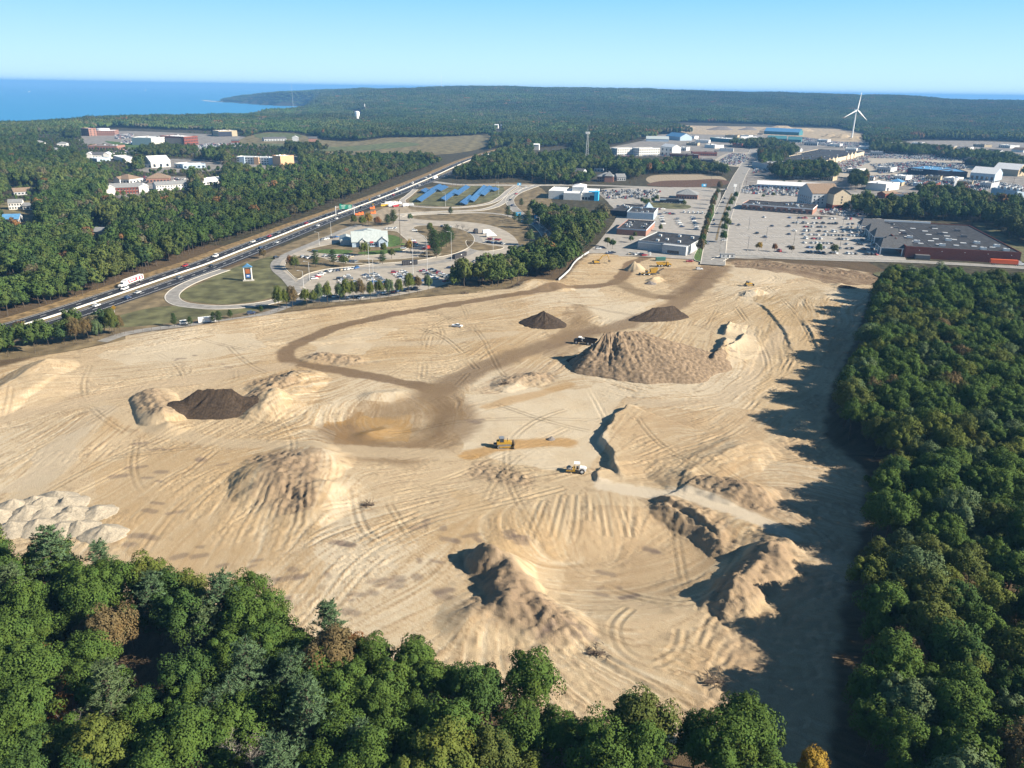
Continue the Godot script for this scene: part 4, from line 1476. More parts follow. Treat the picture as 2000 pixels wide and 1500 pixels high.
	var tones_mid := [[], [], [], [], []]
	var spots_far := [[], [], [], []]
	var tones_far := [[], [], [], []]
	z = -300.0
	while z > -2000.0:
		var step := 6.3 if z > -700.0 else 7.6
		var x := -0.73 * absf(z) - 40.0
		while x < 0.73 * absf(z) + 40.0:
			var p := Vector2(x + r.randf_range(-0.42, 0.42) * step, z + r.randf_range(-0.42, 0.42) * step)
			x += step
			if Geometry2D.is_point_in_polygon(p, right_wood):
				continue
			var low_growth := 1.0
			if inside_any(p, clear, clear_box) and not inside_any(p, keep, keep_box):
				# scrub on the open ground between lots and houses west of the highway
				if p.x > -150.0 or p.y > -600.0 or r.randf() < 0.45 or inside_any(p, paved, paved_box) or inside_any(p, footprints, foot_box):
					continue
				low_growth = r.randf_range(0.3, 0.5)
			var k := r.randi() % 5
			var size := r.randf_range(0.72, 1.2) * low_growth
			if inside_any(p, [keep[1]], [keep_box[1]]):
				size *= 0.8
			spots_mid[k].append(Transform3D(Basis(Vector3.UP, r.randf() * TAU).scaled(Vector3(size, size * r.randf_range(0.82, 1.18) * (1.0 + 0.35 * patchy.get_noise_2d(p.x * 1.4, p.y * 1.4)), size)), Vector3(p.x, country(p.x, p.y), p.y)))
			tones_mid[k].append(wood_tint(p.x, p.y, r))
		z -= step
	mass("oak_woodland", "wide green and olive woodland beyond the highway and around the shops", mid_trees, spots_mid, tones_mid)
	while z > -7600.0:
		var step := 27.0 if z > -4200.0 else 31.0
		var x := -0.73 * absf(z) - 60.0
		while x < 0.73 * absf(z) + 60.0:
			var p := Vector2(x + r.randf_range(-4, 4), z + r.randf_range(-4, 4))
			x += step
			if inside_any(p, clear, clear_box) and not inside_any(p, keep, keep_box):
				continue
			var y := country(p.x, p.y)
			if y < SEA + 3.0:
				continue
			var k := r.randi() % 4
			var s := 1.0 if z > -4200.0 else 1.12
			spots_far[k].append(Transform3D(Basis(Vector3.UP, r.randi_range(0, 3) * PI / 2 + r.randf_range(-0.2, 0.2)).scaled(Vector3(s, s * r.randf_range(0.85, 1.2) * (1.0 + 0.5 * patchy.get_noise_2d(p.x * 0.3, p.y * 0.3)), s)), Vector3(p.x, y, p.y)))
			tones_far[k].append(wood_tint(p.x * 0.5, p.y * 0.5, r))
		z -= step
	mass("distant_forest", "dark forest rolling over the hills to the horizon", far_clumps, spots_far, tones_far)


# ---------------------------------------------------------------- roads, lots, lawns and fields, each a sheet a little above the one below

func round_off(line: PackedVector2Array, step := 4.0) -> PackedVector2Array:
	var l := line.duplicate()
	l.append(line[0])
	l.append(line[1])
	l.insert(0, line[-1])
	var c := Curve2D.new()
	for k in range(1, l.size() - 1):
		var t := (l[k + 1] - l[k - 1]) / 6.0
		c.add_point(l[k], -t, t)
	var out := PackedVector2Array()
	var n := maxi(6, int(c.get_baked_length() / step))
	for k in n:
		out.append(c.sample_baked(c.get_baked_length() * k / n, true))
	return out


func road(called: String, line: PackedVector2Array, width: float, y: float, mat: Material, kerbs := true) -> MeshInstance3D:
	var l := smooth(line, 5.0)
	var o := structure(called, ribbon(l, width, y), mat)
	if kerbs:
		for s in [-1.0, 1.0]:
			part("kerb", band(l, s * (width * 0.5 + 0.02) - 0.22, s * (width * 0.5 + 0.02) + 0.22, y + 0.13, 0.2), o, M.kerb)
	return o


# dashes along a line
func dashes(line: PackedVector2Array, side: float, long: float, gap: float, width: float, y: float) -> ArrayMesh:
	var b := Builder.new()
	var c := Curve2D.new()
	for p in line:
		c.add_point(p)
	var s := 0.0
	while s + long < c.get_baked_length():
		var a := c.sample_baked(s)
		var e := c.sample_baked(s + long)
		var d := (e - a).normalized()
		var n := Vector2(-d.y, d.x)
		var p := [a + n * (side - width * 0.5), e + n * (side - width * 0.5), e + n * (side + width * 0.5), a + n * (side + width * 0.5)]
		b.quad(Vector3(p[0].x, y, p[0].y), Vector3(p[1].x, y, p[1].y), Vector3(p[2].x, y, p[2].y), Vector3(p[3].x, y, p[3].y))
		s += long + gap
	return b.mesh()


var paved := []
var footprints := []


func lawn(called: String, outline: PackedVector2Array, y: float, mat: Material, kerb := false) -> MeshInstance3D:
	var l := round_off(outline)
	paved.append(outline)
	var o := structure(called, sheet(l, y), mat)
	if kerb:
		var c := l.duplicate()
		c.append(l[0])
		part("kerb", band(c, -0.2, 0.2, y + 0.04, 0.25), o, M.kerb)
	return o


func flat_things() -> void:
	M.asphalt = worn(0.038, 0.040, 0.048, 0.05, 0.3, 51, 0.75)
	M.old_asphalt = worn(0.335, 0.315, 0.29, 0.021, 0.16, 52)
	M.warm_asphalt = worn(0.37, 0.335, 0.285, 0.017, 0.15, 53)
	M.road_grey = worn(0.29, 0.28, 0.265, 0.031, 0.2, 54)
	M.concrete = worn(0.55, 0.53, 0.48, 0.1, 0.2, 55)
	M.kerb = paint(0.55, 0.52, 0.46)
	M.white_line = paint(0.66, 0.67, 0.68, 0.7)
	M.verge = worn(0.23, 0.18, 0.105, 0.014, 0.4, 56)
	M.grass = worn(0.165, 0.165, 0.080, 0.012, 0.45, 57)
	M.lawn = worn(0.095, 0.16, 0.04, 0.04, 0.35, 58)
	M.dry = worn(0.34, 0.24, 0.12, 0.03, 0.5, 59)
	M.field = worn(0.235, 0.20, 0.105, 0.008, 0.45, 60)
	M.field_green = worn(0.15, 0.175, 0.075, 0.01, 0.4, 61)
	M.pit_sand = worn(0.50, 0.40, 0.27, 0.01, 0.4, 62)
	M.gravel = worn(0.36, 0.30, 0.22, 0.04, 0.3, 63)
	M.mulch = worn(0.15, 0.085, 0.05, 0.05, 0.4, 64)
	M.yard = worn(0.29, 0.27, 0.25, 0.012, 0.35, 65)

	# grass between the highway and the site, and the bank beyond the highway
	lawn("grass_verge", poly([-238.5, -317.2, -241.8, -336.4, -232.3, -360.9, -225.8, -386.7, -208.7, -447.1, -188, -522, -175.8, -591.9, -151.4, -728.4, -134.3, -835, -120.9, -900.6, -99.7, -982.8, 2.6, -1035.9, 34.1, -968.4, 43.5, -732.3, 37.3, -615.8, 20.9, -554.8, -4.1, -465.3, -46.4, -443.7, -113.8, -410.3, -171.4, -365.9, -208.5, -327.7]), 0.04, M.verge)
	lawn("green_verge", poly([-211.3, -369, -205.9, -395.7, -190.5, -411.1, -162.5, -404.3, -136.9, -412.1, -146.8, -399.1, -166.5, -386.2, -185.2, -374]), 0.08, M.grass)
	lawn("loop_lawn", poly([-195.4, -436.9, -192.6, -469.1, -190.1, -498, -182.7, -527.4, -171.3, -549.3, -157.9, -512.8, -145.6, -479.1, -136.6, -451.7, -142.3, -429.6, -158.6, -417.3, -180, -420.5]), 0.08, M.grass)
	paved.append(poly([-240.7, -320.5, -270.2, -389.1, -251.2, -458.5, -237.2, -586.8, -205.7, -771.7, -182.8, -916.4, -149, -1239.3, -8.2, -1781.2, 2.9, -1523.3, -82.5, -1007.1, -133.5, -660.1, -178.6, -432, -219.3, -308.1]))
	var far_way := smooth(poly([-270.7, -330.5, -263.7, -347.7, -255.5, -365.8, -247.8, -385.5, -241.6, -409.2, -235.5, -434.4, -227, -470.9, -221.2, -495.9, -215.4, -520, -206.5, -577.1, -196.1, -637.2, -191.1, -670.4, -178.5, -735, -165.8, -801, -149.1, -892.6, -129.6, -1017.9, -114.1, -1128.8, -82.9, -1361.7, -32.7, -1594.1, -7.7, -1685.5]), 8.0)
	var near_way := smooth(poly([-253.9, -319.9, -247.3, -337.6, -242, -352.1, -237, -367.6, -229.8, -391.4, -213.6, -451.9, -199.9, -513, -191.8, -562.6, -184.4, -603.9, -165.6, -727, -150, -806.4, -137, -889.6, -123.5, -969, -96.1, -1131.5, -69.6, -1324.8, -42.6, -1478.2, -15.7, -1625.3]), 8.0)
	structure("highway_bank", band(far_way, -15.0, -5.0, 0.06), M.dry)
	structure("highway_median", band(far_way, 5.0, 11.0, 0.05), M.verge)
	var h1 := structure("highway", ribbon(far_way, 11.0, 0.10), M.asphalt)
	var h2 := structure("highway", ribbon(near_way, 11.5, 0.12), M.asphalt)
	part("lane_marking", dashes(far_way, -0.2, 3.6, 8.6, 0.34, 0.15), h1, M.white_line)
	part("edge_line", band(far_way, -4.1, -3.8, 0.15), h1, M.white_line)
	part("edge_line", band(far_way, 3.7, 4.0, 0.15), h1, M.white_line)
	part("paved_shoulder", band(far_way, -6.2, -5.45, 0.13), h1, M.road_grey)
	part("lane_marking", dashes(near_way, -0.4, 3.6, 8.6, 0.34, 0.17), h2, M.white_line)
	part("edge_line", band(near_way, 3.3, 3.6, 0.17), h2, M.white_line)
	part("edge_line", band(near_way, -4.3, -4.0, 0.17), h2, M.white_line)
	part("paved_shoulder", band(near_way, -6.4, -5.7, 0.14), h2, M.road_grey)
	var bar := part("median_barrier", band(far_way, 5.5, 6.1, 0.85, 0.85), self, M.barrier)
	tag(bar, "long white concrete barrier between the two carriageways", "barrier")

	# the rest area
	road("exit_ramp", poly([-191.7, -502.5, -197.3, -481.3, -200.8, -459.2, -199.8, -440.3, -194.9, -426.4, -186.1, -415.7, -174.8, -411, -161.6, -409.6, -146.3, -414.8, -135.2, -425.4, -130.3, -442.2, -130.7, -457.2]), 7.5, 0.16, M.road_grey)
	lawn("rest_area_asphalt", poly([-126.2, -444.9, -113.9, -424.5, -89.1, -429.3, -67.4, -442.4, -48.2, -462.5, -28.1, -497.2, -10.3, -535, 1.6, -572, 3.6, -606.5, -0.6, -642.3, -11.1, -676.4, -27.8, -702.1, -49.5, -714.4, -73.5, -717.9, -92.4, -725.1, -106.1, -748.7, -110.2, -735.6, -110.2, -694.3, -121.5, -679.5, -131.8, -686.7, -141.4, -677.7, -149.6, -634.1, -158.7, -587, -164.4, -559.1, -166.9, -535.4, -162.3, -512.5, -149.7, -488.9, -137.5, -468.6, -130.3, -453.3]), 0.20, M.warm_asphalt)
	structure("rest_area_drive", ribbon(smooth(poly([-128, -444.7, -144.3, -479.2, -158.3, -504.9, -165.3, -528.7, -164.9, -555.3, -158.7, -587, -151.7, -624.6, -143.7, -666.9, -138.5, -686.1])), 6.5, 0.24), M.road_grey)
	structure("rest_area_drive", ribbon(smooth(poly([-133.2, -459.6, -130.1, -487.3, -117.3, -504.7, -98.4, -513.8, -75, -520.3, -55.2, -533.4, -42.1, -550.1, -31.6, -575.2, -28.2, -610.4, -34, -644.2, -46.4, -668, -70.1, -684.3, -90.1, -699])), 7.0, 0.26), M.road_grey)
	road("frontage_road", poly([-194.8, -346.4, -189.3, -360.6, -174.8, -371, -158.8, -380, -142.2, -389.4, -131.1, -402, -123.9, -421.6, -120.8, -437.9]), 6.0, 0.18, M.road_grey, false)
	for l in [poly([-155.6, -514.6, -158.1, -536.1, -153.7, -552.5, -139.2, -546.3, -122.8, -530.1, -107.8, -526.2, -93.1, -534, -106.5, -519.7, -125.1, -508.8, -134.8, -492.9, -136.9, -478.3, -146.7, -495]), poly([-155.5, -571.3, -144.2, -592.3, -135.8, -612.4, -134.4, -642.6, -124, -655.9, -102.5, -657.8, -92.2, -634.4, -82.3, -603.8, -81.3, -581.1, -89, -566.8, -106, -556.1, -128.9, -558.1, -149.1, -564.1]),
			poly([-126.8, -540.2, -103.2, -540.2, -78.5, -545.6, -54.6, -565.7, -63, -545, -87.2, -531.1, -108.1, -527.9]), poly([-88.5, -671.9, -79.7, -688.8, -51.5, -678, -36.4, -648.8, -32.2, -616.6, -36.2, -586.7, -46.8, -562.5, -60.6, -550.5, -70.2, -553.4, -66.3, -586.3, -73.1, -629]), poly([-38.2, -620.6, -21.9, -604.5, -7.6, -593.1, -20.1, -578, -33.8, -586.9])]:
		lawn("planted_island", l, 0.34, M.verge, true)
	for l in [poly([-150.5, -569.7, -136.4, -574.7, -120, -570.2, -125.2, -558.4, -142.6, -560.8]), poly([-110.6, -632.8, -101.7, -638.3, -90.8, -620.7, -89.9, -594.7, -98.3, -589.9]), poly([-115.2, -564.8, -94.5, -578.1, -84.1, -586.9, -89, -566.8, -106, -556.1])]:
		lawn("lawn", l, 0.42, M.lawn)
	lawn("gravel_yard", poly([-139.6, -729.6, -130.2, -808.5, -119.8, -848.8, -106.5, -789.2, -88.8, -770.3, -101.3, -749.2, -111.6, -735.5, -122, -710.3]), 0.09, M.gravel)
	lawn("solar_field", poly([-115.3, -857.6, -104.7, -940.7, -68, -986.9, -23.4, -998.3, -13.2, -967.5, -16.3, -904, -29.8, -850.9, -48.7, -821.2, -74.7, -810.9, -102.3, -819.1]), 0.10, M.grass)
	road("ring_ramp", poly([-119.8, -948.8, -120.9, -887, -122, -848.5, -113.9, -817.9, -98.9, -804.5, -73.2, -800, -47, -810.1, -26.6, -839.2, -16, -886.2, -7.9, -947.9, 2.6, -1007.2]), 6.0, 0.15, M.old_asphalt)
	road("service_ramp", poly([-112.9, -748, -92, -763.2, -62.9, -776.4, -37.3, -786, -22.5, -809.1, -13.5, -844.6, -7.9, -887.1, 0.1, -939, 9, -991.6]), 7.5, 0.17, M.old_asphalt)
	road("slip_road", poly([-104, -733.1, -96.4, -749.6, -62.9, -762.9, -33, -769.3, -7.5, -755.4, 7.2, -722.8, 18.6, -700.8]), 5.0, 0.19, M.old_asphalt)
	road("access_road", poly([28.9, -1010.7, 15.2, -971.1, 2.6, -929.6, -5.5, -874.4, -2.9, -818.6, 6.9, -760.1, 18, -715, 26.1, -661.7, 27.2, -621.6, 21.3, -591.3, 9.8, -557.6, -1.3, -530.6]), 9.0, 0.21, M.road_grey)
	road("overpass_road", poly([-108, -1032.6, -69.1, -1003.3, -3.9, -1006.4, 35.5, -1011.6, 95.3, -1019.5, 191.9, -1004.4, 280.5, -994.3, 310.9, -987.7, 365.8, -945]), 11.0, 0.12, M.old_asphalt)

	# shops and their lots
	lawn("plaza_lot", poly([55.9, -570.4, 70.3, -629.7, 101.2, -769.6, 102.4, -857.6, 107.5, -977.7, 186.2, -1009.1, 255.2, -996.4, 200.4, -779.7, 163.6, -637.6, 142.4, -563.9, 126.6, -560.9, 93.7, -567.7]), 0.08, M.old_asphalt)
	lawn("front_lawn", poly([132.7, -563.2, 154.9, -636.8, 194.1, -779, 216.1, -854.2, 218.4, -854.4, 169.4, -661.9, 141.9, -562.1]), 0.24, M.lawn, true)
	lawn("lawn", poly([144.7, -862.3, 186.3, -850.9, 181, -819.8, 148.3, -823.7]), 0.20, M.grass)
	road("boulevard", poly([141.4, -540.9, 161.1, -615.1, 185.5, -702.4, 226, -835.8, 273.8, -988.3, 327.6, -1158.8, 406.6, -1397.5, 501.8, -1690.3, 636.7, -2130.2, 804.4, -2636]), 17.0, 0.30, M.road_grey)
	structure("boulevard_median", ribbon(smooth(poly([167.5, -637.9, 190, -716.8, 230.1, -847.8, 264.2, -956.8])), 1.6, 0.42), M.verge)
	lawn("store_lot", poly([159.4, -574.6, 190.5, -689.3, 218.7, -795.1, 265, -782.8, 303.9, -776.8, 346.2, -768, 361.7, -763.2, 298.5, -585.2, 285.2, -561.9, 255.6, -563.3, 212.9, -571.1]), 0.14, M.old_asphalt)
	road("store_service_road", poly([147.8, -555.3, 164.2, -574.9, 197.2, -569.9, 241.5, -565.9, 286.1, -563.7, 327.4, -556.1, 366.5, -546.9, 428.7, -531.6]), 9.0, 0.36, M.road_grey)
	lawn("roadside_hedge_bed", poly([156.8, -584, 182.5, -675.6, 194.8, -717.3, 197.7, -717.5, 176.6, -638.6, 160.1, -580.4]), 0.26, M.grass, true)
	lawn("shop_lot", poly([221.1, -802.4, 279.1, -988.9, 308.4, -1047.7, 367.4, -1021.5, 405.8, -984.1, 430.6, -967.2, 350.5, -778.1, 306.4, -783.7]), 0.07, M.old_asphalt)
	lawn("shop_district", poly([291.5, -1022.8, 360.4, -1238.4, 470.8, -1589.7, 538.8, -1712.4, 631.9, -1792.7, 823.8, -1866.6, 870.6, -1766, 944.3, -1655.1, 1149.8, -1504.2, 646, -824.7, 543, -870, 560.7, -963.3, 492.4, -927.5, 413.3, -859.9, 390.9, -873.4, 379, -980.8]), 0.05, M.yard)
	lawn("big_lot", poly([487.9, -1299.8, 606.9, -1496, 738.5, -1668.3, 804.6, -1628.4, 843.2, -1472.8, 829.6, -1354.2, 669.3, -1159.3, 575.1, -1120, 516.1, -1151.3, 483.3, -1181.4]), 0.10, M.warm_asphalt)
	lawn("grassy_slope", poly([247.3, -522.3, 283.2, -534.4, 304.9, -527.8, 365.1, -516.4, 409.8, -506, 361.8, -441.2, 326.5, -456.8, 299.5, -463.8, 274.2, -469.9, 258.4, -490.4]), 0.05, M.grass)
	lawn("sandy_patch", poly([284.3, -492.1, 310.2, -499.4, 315.6, -485.8, 292.6, -468.5, 277.5, -470.1]), 0.10, M.pit_sand)
	lawn("back_lawn", poly([445.5, -755.7, 467.7, -742.8, 459.8, -662.4, 449.6, -559.7, 417.9, -516.9, 380.5, -563.5, 390.5, -592.2, 419.1, -683.6]), 0.06, M.grass)
	lawn("cleared_lot", poly([180.7, -1091.1, 200.4, -1154.3, 237.8, -1174.2, 292.6, -1175, 298.4, -1120.6, 279.4, -1067.4, 252.4, -1040.2, 190.2, -1032]), 0.08, M.gravel)
	lawn("mulched_bank", poly([173.1, -1029.8, 198.7, -1080.9, 244.8, -1100, 284.9, -1118.6, 293.4, -1081.5, 263.4, -1030.3, 213.1, -1012.6]), 0.14, M.mulch)
	lawn("industrial_yard", poly([188.2, -1522.6, 192.9, -1698.7, 303.2, -1964, 409.5, -2285.9, 587.7, -2362.5, 709.6, -2369.5, 802.8, -2291, 985.1, -2241.6, 985.5, -2088.4, 1096.4, -2178.8, 1308.7, -2186.9, 1486.4, -1958.4, 1168, -1528.9, 977.8, -1715.5, 895.1, -1817, 839.9, -1904.2, 631.9, -1792.7, 548.5, -1744.1, 463.1, -1563.1, 376.9, -1353.6, 356.5, -1451, 292.5, -1506.7]), 0.05, M.yard)
	lawn("car_yard", poly([350.8, -1408, 424.2, -1606.3, 464.5, -1641, 489.6, -1619.2, 411.3, -1398.3, 366.6, -1315.2]), 0.12, M.warm_asphalt)
	lawn("sand_pit", poly([538.9, -2961.2, 647.4, -3088.7, 908.5, -3048.1, 1018.7, -2920.3, 1153.2, -2887, 1054, -2437.8, 949.1, -2164.4, 833.2, -2072.3, 802.8, -2291, 701, -2340.5, 508, -2340, 526.9, -2650.4]), 0.3, M.pit_sand)

	# west of the highway
	lawn("campus_lot", poly([-989.8, -1832.7, -1014.8, -2053.1, -765.6, -1980.9, -633.8, -1886.9, -557.4, -1654.9, -550.1, -1461.9, -567.6, -1410.8, -663.3, -1463.5, -742.7, -1472.3, -854.6, -1586.6]), 0.05, M.yard)
	lawn("campus_lawn", poly([-861.1, -1680.6, -780.6, -1634.6, -696.1, -1607.8, -651.8, -1491.5, -739.8, -1526]), 0.3, M.lawn)
	lawn("pasture", poly([-620.6, -1811.7, -646.6, -2086.9, -572.7, -2108.4, -426.8, -1822.8, -353.5, -1804.2, -307.4, -1951.9, -200.4, -2001.3, -78.6, -2149.8, -58.9, -2038.7, -62.2, -1704.2, -104.6, -1527, -165, -1454.6, -264.2, -1435.5, -342.4, -1455.2, -446.8, -1561.7, -548, -1626.2]), 0.1, M.field)
	lawn("green_pasture", poly([-542.4, -1674.2, -477.9, -1673.2, -380, -1618.9, -325.9, -1660.9, -259.6, -1791.1, -205.5, -1719.5, -268.6, -1572.1, -353.1, -1502, -450.5, -1574.9]), 0.4, M.field_green)
	lawn("green_pasture", poly([-649.9, -2013.5, -591.1, -2078.2, -520.5, -1959.3, -523.5, -1836.3, -583.3, -1840.3]), 0.4, M.field_green)
	lawn("estate_lot", poly([-500.7, -973.1, -474.6, -1035.9, -423.7, -1043.2, -391.4, -993.7, -389.3, -924.5, -398.1, -849.8, -440.1, -844.8]), 0.06, M.yard)
	lawn("house_lawn", poly([-512.4, -766.8, -494.9, -806, -428.9, -700.9, -405.5, -645.6, -430.9, -638.3]), 0.06, M.field)
	lawn("depot_lot", poly([-575.2, -1210.7, -560, -1305.5, -461.9, -1265.7, -415.5, -1155.8, -448.5, -1106.4, -515.4, -1096.1]), 0.06, M.yard)
	lawn("school_lot", poly([-440.7, -1251.3, -381.2, -1390.8, -305.2, -1293.2, -336.9, -1168.3, -394.2, -1159.2]), 0.06, M.yard)


# ---------------------------------------------------------------- buildings: local x runs along the front, y up, -z away from the front

var box_cache := {}


func box_mesh(size: Vector3) -> ArrayMesh:
	var key := "%.2f %.2f %.2f" % [size.x, size.y, size.z]
	if not box_cache.has(key):
		var b := Builder.new()
		b.box(Vector3.ZERO, size)
		box_cache[key] = b.mesh()
	return box_cache[key]


func block(called: String, parent: Node, at: Vector3, size: Vector3, mat: Material, turn := 0.0) -> MeshInstance3D:
	var o := part(called, box_mesh(size), parent, mat)
	o.position = at
	o.rotation.y = turn
	return o


func site_of(a: Vector2, b: Vector2) -> Array:
	var d := b - a
	return [Vector3(a.x, country(a.x, a.y), a.y), atan2(-d.y, d.x), d.length()]


# one volume of a building with its roof
func wing(t: Node3D, x: float, z: float, w: float, d: float, h: float, wall: Material, kind: String, roof: Material, pitch := 0.4, y0 := 0.0, trim: Material = null) -> void:
	var b := Builder.new()
	var r := Builder.new()
	var base := Vector3(x, y0, z)
	var c := [Vector3(x, y0, z), Vector3(x + w, y0, z), Vector3(x + w, y0, z - d), Vector3(x, y0, z - d)]
	var up := Vector3(0, h, 0)
	if kind == "flat":
		for k in 4:
			var l := (k + 1) % 4
			b.quad(c[k], c[k] + up, c[l] + up, c[l])
		var mid := Vector3(x + w / 2, y0, z - d / 2)
		var ins := []
		for p in c:
			ins.append(p + Vector3(0.35 * signf(mid.x - p.x), 0, 0.35 * signf(mid.z - p.z)))
		for k in 4:
			var l := (k + 1) % 4
			b.quad(c[k] + up, ins[k] + up, ins[l] + up, c[l] + up)
			b.quad(ins[k] + up, ins[k] + up * ((h - 0.7) / h), ins[l] + up * ((h - 0.7) / h), ins[l] + up)
		var low := Vector3(0, h - 0.7, 0)
		r.quad(ins[0] + low, ins[3] + low, ins[2] + low, ins[1] + low)
		part("wall", b.mesh(), t, wall)
		part("roof", r.mesh(), t, roof)
		if trim:
			var e := Builder.new()
			for k in 4:
				var l := (k + 1) % 4
				var out_: Vector3 = Vector3(0, 0, 0.12) if k == 0 else (Vector3(0.12, 0, 0) if k == 1 else (Vector3(0, 0, -0.12) if k == 2 else Vector3(-0.12, 0, 0)))
				e.box((c[k] + c[l]) * 0.5 + out_ + Vector3(0, h - 0.45, 0), Vector3(absf(c[l].x - c[k].x) + 0.2, 0.95, absf(c[l].z - c[k].z) + 0.2))
			part("fascia", e.mesh(), t, trim)
		return
	var o := 0.5
	var along := kind == "gable_x" or kind == "hip"
	var rise := (d if along else w) * 0.5 * pitch
	var e0 := y0 + h
	for k in 4:
		var l := (k + 1) % 4
		b.quad(c[k], c[k] + up, c[l] + up, c[l])
	if kind == "gable_x":
		var p := [Vector3(x, e0, z), Vector3(x, e0, z - d), Vector3(x, e0 + rise, z - d / 2)]
		b.tri(p[0], p[1], p[2])
		b.tri(p[0] + Vector3(w, 0, 0), p[2] + Vector3(w, 0, 0), p[1] + Vector3(w, 0, 0))
		var dy := o * pitch
		for s in 2:
			var zz := z + o if s == 0 else z - d - o
			var a0 := Vector3(x - o, e0 - dy + 0.06, zz)
			var a1 := Vector3(x + w + o, e0 - dy + 0.06, zz)
			var r0 := Vector3(x - o, e0 + rise + 0.06, z - d / 2)
			var r1 := Vector3(x + w + o, e0 + rise + 0.06, z - d / 2)
			if s == 0:
				r.quad(a0, r0, r1, a1)
			else:
				r.quad(a1, r1, r0, a0)
			var th := Vector3(0, -0.3, 0)
			r.quad(a0 + th, a0, a1, a1 + th) if s == 0 else r.quad(a1 + th, a1, a0, a0 + th)
	elif kind == "gable_z":
		var p := [Vector3(x, e0, z), Vector3(x + w, e0, z), Vector3(x + w / 2, e0 + rise, z)]
		b.tri(p[0], p[2], p[1])
		b.tri(p[0] + Vector3(0, 0, -d), p[1] + Vector3(0, 0, -d), p[2] + Vector3(0, 0, -d))
		var dy := o * pitch
		for s in 2:
			var xx := x - o if s == 0 else x + w + o
			var a0 := Vector3(xx, e0 - dy + 0.06, z + o)
			var a1 := Vector3(xx, e0 - dy + 0.06, z - d - o)
			var r0 := Vector3(x + w / 2, e0 + rise + 0.06, z + o)
			var r1 := Vector3(x + w / 2, e0 + rise + 0.06, z - d - o)
			if s == 0:
				r.quad(a0, a1, r1, r0)
			else:
				r.quad(a0, r0, r1, a1)
			var th := Vector3(0, -0.35, 0)
			r.quad(a0, r0, r0 + th, a0 + th)
	else:
		var run := minf(d, w) * 0.5
		var top := minf(d, w) * 0.5 * pitch
		var n := [Vector3(x - o, e0, z + o), Vector3(x + w + o, e0, z + o), Vector3(x + w + o, e0, z - d - o), Vector3(x - o, e0, z - d - o)]
		var q0 := Vector3(x + run, e0 + top, z - d / 2) if w >= d else Vector3(x + w / 2, e0 + top, z - run)
		var q1 := Vector3(x + w - run, e0 + top, z - d / 2) if w >= d else Vector3(x + w / 2, e0 + top, z - d + run)
		if w >= d:
			r.quad(n[0], q0, q1, n[1])
			r.tri(n[1], q1, n[2])
			r.quad(n[2], q1, q0, n[3])
			r.tri(n[3], q0, n[0])
		else:
			r.tri(n[0], q0, n[1])
			r.quad(n[1], q0, q1, n[2])
			r.tri(n[2], q1, n[3])
			r.quad(n[3], q1, q0, n[0])
	part("wall", b.mesh(), t, wall)
	part("roof", r.mesh(), t, roof)


# rows of windows on one face: "front", "left" or "right"
func panes(t: Node3D, face: String, x: float, z: float, length: float, y0: float, rows: int, cols: int, storey: float, size: Vector2, mat: Material = null, frame: Material = null) -> void:
	var g: Material = mat if mat else M.glass
	for r in rows:
		for c in cols:
			var s := length * (c + 0.5) / cols
			var y := y0 + r * storey + size.y * 0.5
			var at := Vector3(x + s, y, z + 0.03)
			var turn := 0.0
			if face == "left":
				at = Vector3(x - 0.03, y, z - s)
				turn = PI / 2
			elif face == "right":
				at = Vector3(x + 0.03, y, z - s)
				turn = PI / 2
			var o := block("window", t, at, Vector3(size.x, size.y, 0.12), g, turn)
			if frame:
				block("sill", o, Vector3(0, -size.y * 0.5 - 0.09, 0.02), Vector3(size.x + 0.3, 0.16, 0.2), frame)


# boxes on a flat roof
func roof_units(t: Node3D, x: float, z: float, w: float, d: float, y: float, n: int, r: RandomNumberGenerator) -> void:
	for k in n:
		var s := Vector3(r.randf_range(1.6, 3.0), r.randf_range(0.9, 1.5), r.randf_range(1.5, 2.6))
		var o := block("roof_unit", t, Vector3(x + w * r.randf_range(0.1, 0.9), y + s.y * 0.5, z - d * r.randf_range(0.12, 0.88)), s, [M.unit, M.unit, M.unit_dark][r.randi() % 3])
		block("fan", o, Vector3(0, s.y * 0.5 + 0.08, 0), Vector3(0.8, 0.16, 0.8), M.dark_trim)


func building(called: String, label: String, a: Vector2, b: Vector2, depth: float, h: float, wall: Material, kind: String, roof: Material, rows := 0, cols := 0, units := 0, trim: Material = null, category := "building") -> Node3D:
	var s := site_of(a, b)
	var t := thing(called, label, category, s[0], s[1])
	var w: float = s[2]
	var dv := (b - a).normalized()
	var nv := Vector2(dv.y, -dv.x)
	footprints.append(PackedVector2Array([a - dv * 5.0 - nv * 26.0, b + dv * 5.0 - nv * 26.0, b + dv * 5.0 + nv * (depth + 5.0), a - dv * 5.0 + nv * (depth + 5.0)]))
	wing(t, 0, 0, w, depth, h, wall, kind, roof, 0.45, 0.0, trim)
	if rows > 0:
		var storey := (h - 0.8) / rows
		var ww := clampf(w / cols * 0.55, 0.8, 3.5)
		panes(t, "front", 0, 0, w, 0.9, rows, cols, storey, Vector2(ww, storey * 0.5), null, M.trim if a.y > -900.0 else null)
		var sc := maxi(2, int(depth / (w / cols)))
		if a.x > 60.0:
			panes(t, "left", 0, 0, depth, 0.9, rows, mini(sc, 8), storey, Vector2(ww, storey * 0.5))
		elif a.x < -60.0:
			panes(t, "right", w, 0, depth, 0.9, rows, mini(sc, 8), storey, Vector2(ww, storey * 0.5))
	if units > 0:
		var r := RandomNumberGenerator.new()
		r.seed = int(absf(a.x) * 13.0 + absf(a.y))
		roof_units(t, 0, 0, w, depth, h - 0.7, units, r)
	return t


